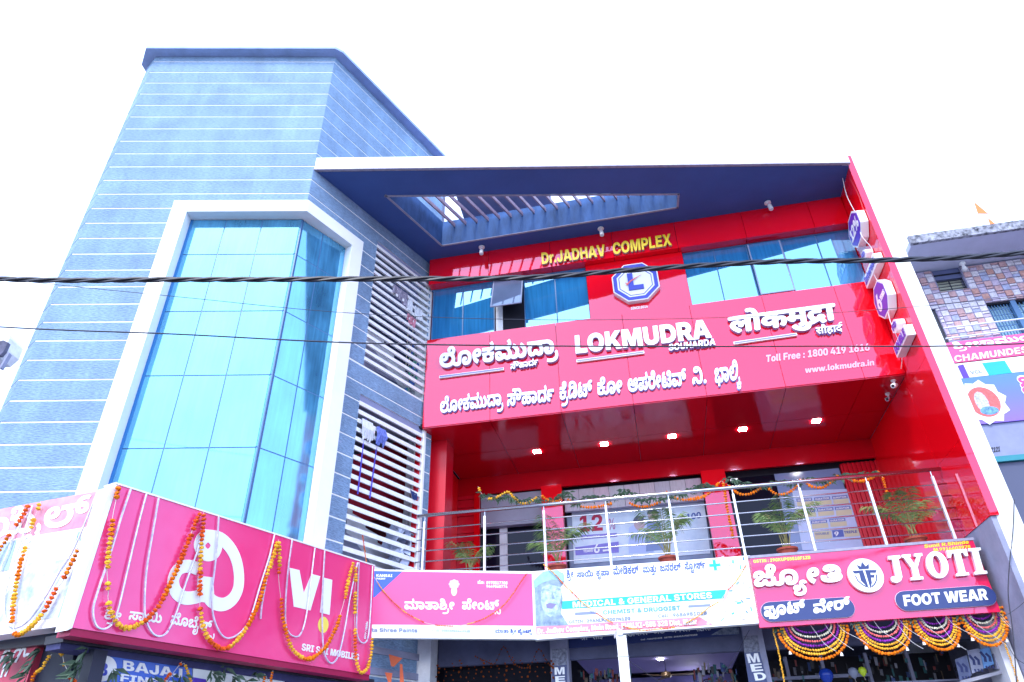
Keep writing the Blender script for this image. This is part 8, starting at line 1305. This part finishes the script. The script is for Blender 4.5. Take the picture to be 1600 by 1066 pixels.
# leafy marigold toran over the balcony doors
FLb = [M['marl'], M['mary'], M['marr'], M['thread']]
def swag(label, segs, leafy, yellow):
    t = garland(label, 'F', segs, -.40, .025, 'balcony_garland', 'marigold swags over the balcony doors', pal=(0,) if yellow < .5 else (1,), yellow=yellow)
    if leafy:
        mb = MB(); s = smooth_path([(p[0], -.41, p[1]) for p in leafy], 8)
        for p in s: leafcluster(mb, tuple(p), .105, 3, 1.6)
        mb.build('mango_leaves', M['leaf'], t)
swag('yellow marigold swag over the dark glass door', [[(0.832,5.471),(0.871,5.377)], [(0.974,5.255),(1.12,5.258),(1.296,5.336),(1.381,5.263),(1.493,5.142),(1.636,5.135),(1.758,5.21)]], [(0.886,5.346),(1.12,5.264),(1.323,5.269),(1.494,5.185),(1.752,5.199)], .9)
swag('orange marigold swag over the first red pillar and poster', [[(1.816,5.234),(1.947,5.134),(2.059,5.113),(2.134,5.146)], [(2.201,5.148),(2.281,5.092)], [(2.386,5.008),(2.549,4.977),(2.713,4.978),(2.894,5.012)]], [(1.779,5.173),(2.062,5.175),(2.236,5.246),(2.335,5.064),(2.506,5.134),(2.727,5.127),(2.945,5.115)], .1)
swag('orange marigold swag over the couple on the poster', [[(3.11,5.006),(3.248,4.929),(3.407,4.915),(3.572,4.963)], [(3.658,5.103),(3.711,5.104)], [(3.766,5.02),(3.89,4.97),(4.046,4.966),(4.207,4.995)]], [(2.972,5.112),(3.116,5.19),(3.261,5.034),(3.503,5.04),(3.742,5.039),(3.961,5.094),(4.21,5.168)], .1)
swag('orange marigold swag over the second pillar with a hanging tail', [[(4.019,4.953),(4.186,4.977),(4.337,5.067),(4.451,5.172)], [(4.508,5.187),(4.506,5.028),(4.496,4.829),(4.499,4.633),(4.5,4.469),(4.495,4.361)]], [(4.047,5.13),(4.219,5.172),(4.321,5.133)], .1)
swag('orange marigold swags over the right office glass', [[(4.566,5.138),(4.674,4.997),(4.827,4.962),(5.002,5.037),(5.057,5.112)], [(5.096,5.042),(5.19,4.933),(5.345,4.924),(5.496,5.017),(5.571,5.11)], [(5.611,5.063),(5.721,4.981),(5.846,4.969),(5.996,5.053),(6.081,5.13)], [(6.199,5.047),(6.34,5.005),(6.5,5.037),(6.612,5.119)]], [(4.582,5.224),(4.857,5.109),(5.066,5.088),(5.256,5.113),(5.484,5.076),(5.701,5.111),(5.896,5.063),(6.168,5.121),(6.575,5.123)], .1)
garland('orange marigold tail hanging at the right end of the balcony above the last palm', 'F', [[(6.643,5.05),(6.637,4.905),(6.641,4.767),(6.654,4.671)]], -.40, .021, grp='marigold swags over the balcony doors', pal=(0,), yellow=.1)
# faint wires in the paint shop entrance with dead garlands
t = thing('dried_garland', 'dried marigold and wire garland hanging in the paint shop entrance', 'garland', 'F', .9, -.3, 2.95)
mb = MB(); st_ = [(0.836,3.017),(0.996,2.944),(1.106,2.917),(1.23,3.118),(1.336,2.949),(1.443,2.858),(1.586,2.862),(1.713,3.061),(1.836,2.883),(1.893,2.838)]
mb.tube(smooth_path([(a, -.3, b) for a, b in st_], 6), .004, 4); mb.build('wire', M['cable'], t)
mb = MB()
for p in smooth_path([(a, -.3, b) for a, b in st_], 4): mb.bead(tuple(p), .013)
for q_ in range(16):
    p = Vector((.30+q_*.105, -.31, 2.93-.05*math.sin(q_*1.7))); wl = smooth_path([tuple(p), (p.x+.03, -.31, p.z-.06), (p.x-.01, -.31, p.z-.14), (p.x+.03, -.31, p.z-.22)], 3)
    for w_ in wl[::2]: mb.bead(tuple(w_), .011+.006*(q_ % 3 == 0))
mb.build('flowers', mat('dried_flower', (.22, .05, .01), .9, .1, var=.4, vscale=20), t, kind='stuff')
# orange cloths by the stair grille
t = thing('orange_cloth', 'torn orange cloth strips hanging on the grille beside the white pillar', 'cloth', 'P', .1, -.35, 2.6)
for k, pts_ in enumerate(([(0.292,2.963),(0.466,2.916),(0.363,2.816),(0.33,2.826)], [(0.437,2.856),(0.47,2.845),(0.507,2.616),(0.452,2.627)], [(0.259,2.756),(0.352,2.746),(0.344,2.628),(0.318,2.618)])): pp_(pts_, -.305, -.30, 'cloth_strip', chip('orange_cloth_%d' % k, (.60, .12, .05), .8))

# ============================================================ LAUNDRY AND MOPS ON THE LOUVRES
def mop(label, pts, m, st, bottom):
    (u0, z0), (u1, z1) = pts
    t = thing('mop', label, 'mop', 'S', (u0+u1)/2, .04, z0, 'mops hung on the lower louvres')
    mb = MB()
    for k in range(26):
        a = u0+(u1-u0)*k/25; mb.tube([(a+random.uniform(-.01, .01), .03, z0), (a+random.uniform(-.03, .03), .05+random.uniform(0, .02), (z0+z1)/2), (a+random.uniform(-.04, .04), .045, z1+random.uniform(-.05, .05))], .011, 5)
    mb.build('mop_strands', m, t); MB().tube([((u0+u1)/2, -.01, z0+.05), (st[0], .035, st[1])], .010, 6).build('mop_handle', chip('mop_handle_blue', (.06, .04, .45)), t)
mop('white string mop hung upside down on the lower louvres, left', [(1.582,6.019),(1.781,5.738)], M['offwhite'], [(1.632,4.904)][0], 0)
mop('blue string mop hung upside down on the lower louvres, right', [(1.877,6.011),(2.05,5.768)], mat('mop_blue', (.16, .20, .55), .9, .1, var=.3, vscale=20), [(1.866,4.911)][0], 0)
def cloth(label, pts, m, name='hung_cloth'):
    t = thing(name, label, 'laundry', 'S', pts[0][0], .03, pts[0][1], 'laundry on the stair louvres')
    n_ = 10; mb = MB(); (a, b, c_, d_) = pts
    for i in range(n_):
        for j in range(8):
            def P3(i, j):
                s, q = i/n_, j/8; top = (a[0]*(1-s)+b[0]*s, a[1]*(1-s)+b[1]*s); bt = (d_[0]*(1-s)+c_[0]*s, d_[1]*(1-s)+c_[1]*s)
                return (top[0]*(1-q)+bt[0]*q, .02+.018*math.sin(s*14)*(.3+q), top[1]*(1-q)+bt[1]*q+.01*math.sin(s*9)*q)
            mb.quad(P3(i, j), P3(i+1, j), P3(i+1, j+1), P3(i, j+1))
    mb.build('cloth', m, t)
stripe = mat('striped_cloth', (.10, .07, .25), .9, .1, var=.8, vscale=30, stretch=(2, 2, .3), var2=(.55, .50, .62))
cloth('purple striped cloth drying on the upper louvres', [(1.96,8.705),(2.316,8.71),(2.306,8.418),(1.944,8.523)], stripe)
cloth('white cloth drying beside the striped one on the upper louvres', [(2.349,8.627),(2.449,8.645),(2.447,8.379),(2.295,8.411)], M['offwhite'])
cloth('second white cloth further right on the upper louvres', [(2.518,8.583),(2.712,8.593),(2.718,8.35),(2.526,8.343)], M['offwhite'])
cloth('pink patterned cloth hanging lowest on the upper louvres', [(2.352,8.325),(2.579,8.313),(2.534,8.109),(2.341,8.179)], mat('pink_cloth', (.50, .20, .26), .9, .1, var=.5, vscale=20))
cloth('dark blue cloth bundle tied to the louvre post', [(2.695,5.291),(2.851,5.269),(2.849,5.163),(2.761,5.161)], chip('bundle_navy', (.015, .03, .14), .9))
t = thing('plastic_bag', 'crumpled translucent white plastic bag stuck in the lowest louvres', 'bag', 'S', 2.6, -.1, 4.3)
mb = MB(); bc = [(2.663,4.527),(2.705,4.316)]
for c_, r_ in ((bc[0], .30), (bc[1], .24), ((bc[0][0]+.2, bc[0][1]+.05), .2)):
    for k in range(22):
        d = Vector((random.gauss(0, 1), random.gauss(0, .35), random.gauss(0, 1))).normalized(); p = Vector((c_[0], -.12, c_[1]))+d*r_*.55
        e1_ = Vector((random.uniform(-1, 1), random.uniform(-.3, .3), random.uniform(-1, 1))).normalized()*r_*.42; e2_ = d.cross(e1_).normalized()*r_*.42
        mb.quad(p-e1_, p-e2_, p+e1_, p+e2_)
mb.build('bag_film', mat('bag_film', (.55, .60, .78), .35, .5, var=.2, vscale=12), t)
t = thing('yellow_rods', 'pair of yellowish rods leaning inside the upper louvres', 'rod', 'S', 2.4, -.12, 7.2)
for pts_ in ([(2.526,8.209),(2.526,7.817),(2.536,7.333)], [(2.646,8.275),(2.627,7.792),(2.598,7.437)]): MB().tube([(a, -.1, b) for a, b in pts_], .008, 5).build('rod', chip('rod_yellow', (.45, .38, .15)) if pts_[0][0] < 2.2 else mat('rod_pale', (.5, .45, .3), .6), t)
t = thing('bottle_crates', 'blue and green plastic bottles stacked behind the right end of the louvres', 'bottles', 'S', 2.75, -.2, 7.0)
mb = MB()
for k in range(26):
    u, z = 2.62+random.random()*.26, 6.95+random.random()*.9; mb.cur = k % 2; mb.lathe((u, -.12-random.random()*.05), [(.02, z), (.022, z+.07), (.008, z+.10)], 6)
mb.build('bottles', [chip('bottle_blue', (.05, .12, .40)), chip('bottle_green', (.05, .30, .22))], t, kind='stuff')

# ============================================================ RIGHT NEIGHBOUR BUILDING
NN = -1.0
nb = thing('stone_clad_building', 'neighbouring building clad in mauve stone tiles with a grey eave at the right', 'building', 'F', 8.0, NN, 0)
nw = [(8.665, 9.10, 8.34, 8.80), (9.235, 10.4, 7.36, 8.01), (8.38, 8.47, 6.9, 8.02)]
for q in subtract((8.0, 14.0, 0, 8.80), nw): MB().box(q[0], q[1], NN-.4, NN-.02, q[2], q[3]).build('wall', M['greyw'], nb)
cols = [mat('stone_%d' % i, c_, .65, .3, var=.25, vscale=22, bump=.3, bscale=60) for i, c_ in enumerate(((.46, .38, .50), (.36, .28, .38), (.50, .31, .32), (.34, .36, .52), (.60, .56, .62), (.48, .26, .23)))]
random.seed(9); cs_ = .116; cnt = 0
sq_m = {}
def stone(u0, u1, z0, z1, m):
    global cnt
    for q in subtract((u0, u1, z0, z1), nw):
        cnt += 1
        if cnt > 296: return
        d = .004+random.uniform(0, .014); i = .004
        MB().hexa([(q[0]+i, NN-.02, q[2]+i), (q[1]-i, NN-.02, q[2]+i), (q[1]-i, NN-.02, q[3]-i), (q[0]+i, NN-.02, q[3]-i)], [(q[0]+i*2, NN+d, q[2]+i*2), (q[1]-i*2, NN+d+.003, q[2]+i*2), (q[1]-i*2, NN+d, q[3]-i*2), (q[0]+i*2, NN+d-.002, q[3]-i*2)]).build('stone', m, nb)
for j in range(13):
    for i in range(16):
        u, z = 8.30+i*cs_+(.0), 8.78-j*cs_-cs_
        if z < 7.30: continue
        top = j < 6
        if (i+2*j) % 3 == 0: stone(u, u+cs_, z, z+cs_, random.choice([cols[2], cols[5]] if top else [cols[2], cols[0], cols[4]]))
        elif (i+2*j) % 3 == 1: stone(u, u+cs_, z, z+cs_, random.choice([cols[4], cols[0], cols[3]]))
        else: stone(u, u+cs_, z, z+cs_*.58, random.choice([cols[3], cols[0], cols[4]])); stone(u, u+cs_, z+cs_*.58, z+cs_, random.choice([cols[4], cols[2]]))
m_ = MB()
for q in subtract((8.30, 14, 6.9, 8.79), nw): m_.box(q[0], q[1], NN-.02, NN-.002, q[2], q[3])
m_.build('stone_mortar', mat('mortar', (.26, .25, .38), .8, .2, var=.3, vscale=12), nb)
# eave
MB().slab([(8.15, NN-1), (8.15, -.22), (14, -.22), (14, NN-1)], 8.805, 8.90).build('eave_soffit', mat('eave_white', (.50, .52, .66), .7, .2, var=.06), nb)
MB().box(8.13, 14, -.22, -.16, 8.80, 8.96).build('eave_edge', mat('eave_edge_stained', (.10, .11, .17), .9, .2, var=.9, vscale=14, var2=(.45, .46, .55)), nb)
# windows with grilles
def grille(nm, u0, u1, z0, z1, nu, nz, m, back):
    MB().box(u0, u1, NN-.14, NN-.12, z0, z1).build('window_pane', back, nb)
    g_ = MB()
    for k in range(nu+1): x = u0+(u1-u0)*k/nu; g_.box(x-.006, x+.006, NN-.07, NN-.055, z0, z1)
    for k in range(nz+1): z = z0+(z1-z0)*k/nz; g_.box(u0, u1, NN-.072, NN-.06, z-.006, z+.006)
    g_.build(nm, m, nb); MB().box(u0, u1, NN-.12, NN-.02, z1-.02, z1).build('window_head', M['dark'], nb)
grille('window_grille', 8.67, 9.095, 8.345, 8.70, 2, 6, M['cable'], mat('shutter_cream', (.50, .52, .42), .7))
MB().box(8.66, 9.10, NN-.12, NN-.04, 8.60, 8.80).build('window_head_panel', mat('head_slate', (.10, .12, .25), .7), nb)
LG = mat('pale_pane', (.40, .66, .78), .2, .5); grille('window_grille', 9.24, 9.60, 7.365, 8.0, 8, 6, M['mull'], LG); grille('window_grille', 9.68, 10.3, 7.365, 8.0, 10, 6, M['mull'], LG)  # bright sky reflection painted into the panes as an even light blue
MB().box(9.60, 9.68, NN-.12, NN-.02, 7.36, 8.01).build('window_stile', M['mull'], nb)
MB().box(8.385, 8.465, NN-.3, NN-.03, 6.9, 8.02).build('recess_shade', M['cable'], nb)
MB().box(8.15, 14, NN-.3, NN+.06, 5.30, 5.38).build('teal_ledge', mat('ledge_teal', (.02, .22, .28), .5), nb)
MB().box(8.15, 14, NN-.3, NN+.02, 5.385, 5.895).build('lavender_band', M['lav'], nb)
text(nb, 'L', 'NZ121', [(8.341,5.453),(8.499,5.465),(8.369,5.53)], NN+.021, NN+.025, M['cable'])
MB().box(8.15, 14, NN-.1, NN+.01, 0, 5.29).build('lower_wall', mat('lower_slate', (.08, .09, .16), .7), nb)
# rails in front of the neighbour's windows
t = thing('neighbour_railing', 'white pipe railing in front of the stone clad building', 'railing', 'F', 8.2, -.3, 6.9)
for (a, b) in ([(8.139,7.232),(9.242,7.23)], [(8.106,7.052),(9.179,7.067)]):
    MB().tube([(a[0], -.3, a[1]), (13.5, -.3, a[1])], .012, 8).build('rail_pipe', M['post'], t)
for u in (9.7, 11.2): MB().tube([(u, -.3, 6.9), (u, -.3, 7.2)], .018, 8).build('rail_post', M['post'], t)
# neighbour's boards
t = thing('red_name_board', 'red board reading CHAMUNDESHWARI across the neighbouring building', 'shop sign', 'F', 8.4, NN+.05, 6.9)
MB().plate([(8.2, 6.96), (11.2, 6.965), (11.2, 7.345), (8.2, 7.33)], NN, NN+.05).build('sign_box', M['pink'], t)
text(t, 'L', 'CHAMUNDESHWARI', [[(8.401,6.969),(9.378,6.962),(8.423,7.084)][0], (10.05, 7.00), [(8.401,6.969),(9.378,6.962),(8.423,7.084)][2]], NN+.051, NN+.055, mat('cream_letter', (.66, .62, .50), .5), bold=.0)
text(t, 'K', 'chamundi', [(8.47, 7.20), (10.0, 7.21), (8.47, 7.33)], NN+.051, NN+.055, PW, cap=.8)
t = thing('white_ad_strip', 'white strip with teal and purple ads below the red neighbour board', 'banner', 'F', 8.4, NN+.04, 6.68)
MB().plate([(8.2, 6.685), (11.2, 6.69), (11.2, 6.955), (8.2, 6.945)], NN, NN+.04).build('strip', M['white2'], t)
for nm, pts_, m in (('purple_ad', [(8.417,6.909),(8.508,6.922),(8.514,6.662),(8.425,6.661)], M['purple']), ('teal_ad', [(8.771,6.905),(9.093,6.907),(9.115,6.681),(8.791,6.678)], M['teal'])): pp_(pts_, NN+.041, NN+.044, nm, m)
text(t, 'L', 'VCL', [(8.553,6.739),(8.716,6.737),(8.552,6.795)], NN+.041, NN+.044, M['greyprint'])
t = thing('blue_lotus_board', 'blue violet board with a white lotus emblem and pink script letter', 'shop sign', 'F', 8.4, NN+.05, 5.9)
bm, n_, b_ = new_mat('blue_violet_print'); gr = n_.nodes.new('ShaderNodeTexCoord'); sp = n_.nodes.new('ShaderNodeSeparateXYZ'); cr = n_.nodes.new('ShaderNodeValToRGB'); mr = n_.nodes.new('ShaderNodeMapRange')
n_.links.new(gr.outputs['Object'], sp.inputs[0]); n_.links.new(sp.outputs[2], mr.inputs[0]); mr.inputs[1].default_value = .0; mr.inputs[2].default_value = .75; n_.links.new(mr.outputs[0], cr.inputs[0]); n_.links.new(cr.outputs[0], b_.inputs['Base Color'])
cr.color_ramp.elements[0].color = (.22, .12, .60, 1); cr.color_ramp.elements[1].color = (.09, .22, .62, 1); b_.inputs['Roughness'].default_value = .35
MB().plate([(8.2, 5.90), (11.2, 5.90), (11.2, 6.665), (8.2, 6.675)], NN, NN+.05).build('sign_box', bm, t)
lc, le, lt_ = [(8.557,6.249),(8.772,6.221),(8.648,6.501)]; rx, rz = le[0]-lc[0], lt_[1]-lc[1]
for k in range(10):
    a = k*math.pi/5+.15; p0 = (lc[0]+rx*.9*math.cos(a), lc[1]+rz*.95*math.sin(a)); tip = (lc[0]+rx*1.55*math.cos(a), lc[1]+rz*1.5*math.sin(a)); s = (-math.sin(a)*rx*.42, math.cos(a)*rz*.42)
    shape(t, 'lotus_petal', [[(p0[0]-s[0], p0[1]-s[1]), ((p0[0]+tip[0])/2-s[0]*.9, (p0[1]+tip[1])/2-s[1]*.9), tip, ((p0[0]+tip[0])/2+s[0]*.9, (p0[1]+tip[1])/2+s[1]*.9), (p0[0]+s[0], p0[1]+s[1]), lc]], NN+.051, NN+.053+.0002*k, M['white2'])
shape(t, 'lotus_disc', [ell(lc, rx, rz)], NN+.0555, NN+.057, M['coral']); shape(t, 'lotus_figure', [ell((lc[0]-.03, lc[1]), rx*.42, rz*.7, 12)], NN+.0575, NN+.0585, mat('emblem_pale', (.50, .50, .60), .5, var=.6, vscale=30)); shape(t, 'lotus_figure', [ell((lc[0]+rx*.1, lc[1]-rz*.6), rx*.6, rz*.28, 12)], NN+.0587, NN+.0595, mat('emblem_teal', (.12, .28, .45), .5, var=.6, vscale=30))
text(t, 'K', 'shri', [(9.12, 6.30), (9.55, 6.30), (9.12, 6.60)], NN+.051, NN+.054, M['print_white'], cap=.8, bold=.05); text(t, 'K', 'shri', [(9.13, 6.31), (9.54, 6.31), (9.13, 6.59)], NN+.0545, NN+.057, M['pinkv'], cap=.8)
t = thing('wall_lamp', 'small white lamp fixed under the eave beside the grilled window', 'lamp', 'F', 9.12, NN+.1, 8.75)
MB().lathe((9.12, NN+.1), [(.045, 8.80), (.05, 8.77), (.02, 8.75), (.03, 8.70), (.035, 8.66), (.02, 8.64)], 12).build('lamp_body', M['letter'], t)
# saffron flags on the neighbour's roof
for lab, a, b, c_ in (('long thin saffron pennant on a pole on the neighbouring roof', [(10.944,12.451)][0], [(10.857,11.173)][0], .10), ('small saffron flag close above the neighbouring eave', [(11.063,11.575)][0], [(10.95,10.719)][0], .14)):
    t = thing('saffron_flag', lab, 'flag', 'F', b[0], -2.5, 8.9, 'saffron flags on the neighbouring roof')
    MB().tube([(a[0], -2.5, a[1]), (b[0]+.06, -2.5, b[1]-.6)], .008, 5).build('pole', mat('pole_pale', (.7, .55, .5), .6) if lab[0] == 'l' else bpy.data.materials['pole_pale'], t)
    MB().plate([(b[0]-.12, b[1]+.2), (b[0]-.16, b[1]-.12), (b[0]+.02, b[1]-.16), (b[0]-.06, b[1]+.05)], -2.51, -2.50).build('cloth', mat('saffron', (.80, .20, .06), .8) if lab[0] == 'l' else bpy.data.materials['saffron'], t)

# ============================================================ LEFT NEIGHBOUR, FAR
t = thing('far_left_building', 'small weathered roof corner with a water tank at the far left edge', 'building', 'W', -15, -13, 0)
MB().box(-19, -16.2, -16, -12.4, 0, 10.4).build('wall', M['greyw'], t); 
q = [(-12.365,10.439),(-11.817,10.547),(-11.581,10.47),(-11.526,10.362),(-11.516,10.068),(-11.634,9.883),(-12.118,9.829)]
MB().plate(q[::-1], -13.5, -13).build('roof_block', M['offwhite'], t)
MB().plate([(-11.891,10.152),(-11.558,10.229),(-11.435,10.174),(-11.437,9.952),(-11.479,9.835),(-11.762,9.826)][::-1], -13, -12.9).build('stained_face', mat('stain_dark', (.12, .12, .18), .9, .2, var=.5, vscale=3), t)
MB().plate([(-11.323,9.914),(-11.295,9.88),(-11.335,9.498),(-11.378,9.499)][::-1], -13, -12.9).build('leaning_pole', M['greyw'], t)
t2 = thing('far_left_tree', 'dark scrap of tree crown at the far left behind the tower', 'tree', 'W', -14.5, -14, 0)
mb = MB(); c0 = [(-10.243,8.196)][0]
for k in range(500):
    d = Vector((random.gauss(0, .8), random.gauss(0, .8), random.gauss(0, .5))); p = Vector((c0[0]-1.4, -12, c0[1]-1.3))+d*.7; e1_ = Vector((random.uniform(-1, 1), random.uniform(-1, 1), random.uniform(-1, 1))).normalized()*.12; e2_ = Vector((random.uniform(-1, 1), random.uniform(-1, 1), random.uniform(-1, 1))).normalized()*.07
    mb.quad(p-e1_, p-e2_, p+e1_, p+e2_)
mb.build('crown', M['leaf'], t2); MB().tube([(c0[0]-.9, -12, 0), (c0[0]-.9, -12, c0[1]-1)], [.25, .12], 8).build('trunk', mat('bark', (.09, .07, .06), .9), t2)

# ============================================================ OVERHEAD CABLES
def wire(label, pts, y, r, name='overhead_wire', twist=0):
    # pts (u,z) in the world frame at depth y, extended well past the frame on both sides
    p0, p1 = pts[0], pts[1]; q0, q1 = pts[-2], pts[-1]
    L0 = (p0[0]-14, p0[1]+(p0[1]-p1[1])/(p1[0]-p0[0])*14*.6+.9); L1 = (q1[0]+14, q1[1]+(q1[1]-q0[1])/(q1[0]-q0[0])*14*.4+.9)
    t = thing(name, label, 'cable', 'W', p0[0], -y, p0[1], 'overhead street cables')
    ln = lambda a, b: [(a[0]+(b[0]-a[0])*k/5, -y, a[1]+(b[1]-a[1])*k/5) for k in range(5)]
    P = smooth_path(ln(L0, p0)+[(u, -y, z) for u, z in pts[:-1]]+ln(q1, L1)+[(L1[0], -y, L1[1])], 8)
    if twist:
        # resample finely, wind strands
        S = []; 
        for a, b in zip(P, P[1:]):
            n_ = max(1, int((b-a).length/.045))
            for k in range(n_): S.append(a.lerp(b, k/n_))
        for s in range(twist):
            Q = []; acc = 0
            for i, p in enumerate(S):
                if i: acc += (S[i]-S[i-1]).length
                a = acc/.30*2*math.pi*.5+s*2*math.pi/twist; Q.append(p+Vector((0, math.cos(a)*r*1.15, math.sin(a)*r*1.15)))
            MB().tube(Q, r, 5).build('strand', M['cable'], t)
    else: MB().tube(P, r, 6).build('strand', M['cable'], t)
wire('thick twisted black cable running right across the building', [(-3.819,4.829),(-2.515,4.784),(-1.128,4.747),(0.106,4.722),(0.965,4.774),(1.975,4.816),(2.881,4.806),(3.853,4.844)], 4.0, .0105, 'twisted_cable', 3)
wire('straight dark wire below the twisted cable at sign level', [(-4.564,5.09),(-2.992,4.969),(-1.339,4.828),(0.552,4.741),(2.476,4.686),(4.391,4.658)], 5.0, .0065)
wire('thin grey wire dipping across the window strip', [(-5.252,6.04),(-3.338,5.754),(-1.508,5.496),(0.629,5.357),(3.002,5.364),(5.064,5.511)], 5.5, .003)
def cable_on(label, fk, pts, gap, r, name='loose_cable'):
    t = thing(name, label, 'cable', fk, pts[0][0], gap, pts[0][1]); MB().tube(smooth_path([(u, gap, z) for u, z in pts], 6), r, 5).build('strand', M['cable'], t)
cable_on('black cable hanging down the white edge of the fin wall', 'F', [(7.549,4.205),(7.399,3.845),(7.236,3.502),(7.098,3.171),(7.009,2.82),(6.86,2.333)], .83, .006)
cable_on('thin black wire looping beside the right end of the footwear board', 'F', [(6.917,2.972),(7.014,2.979),(7.21,3.085),(7.431,3.249)], .83, .003)
cable_on('dark wire sagging from the fin wall at the lower right', 'F', [(6.738,2.74),(6.883,2.713),(6.941,2.544),(7.083,2.447)], .84, .003)
cable_on('white wire sagging in front of the medical shop', 'F', [(2.896,2.829),(3.028,2.745),(3.145,2.652),(3.285,2.559)], .0, .003)
cable_on('white wire rising to the right pillar of the medical shop', 'F', [(4.432,3.105),(4.332,2.978),(4.214,2.819),(4.045,2.641),(3.927,2.532)], .0, .003)
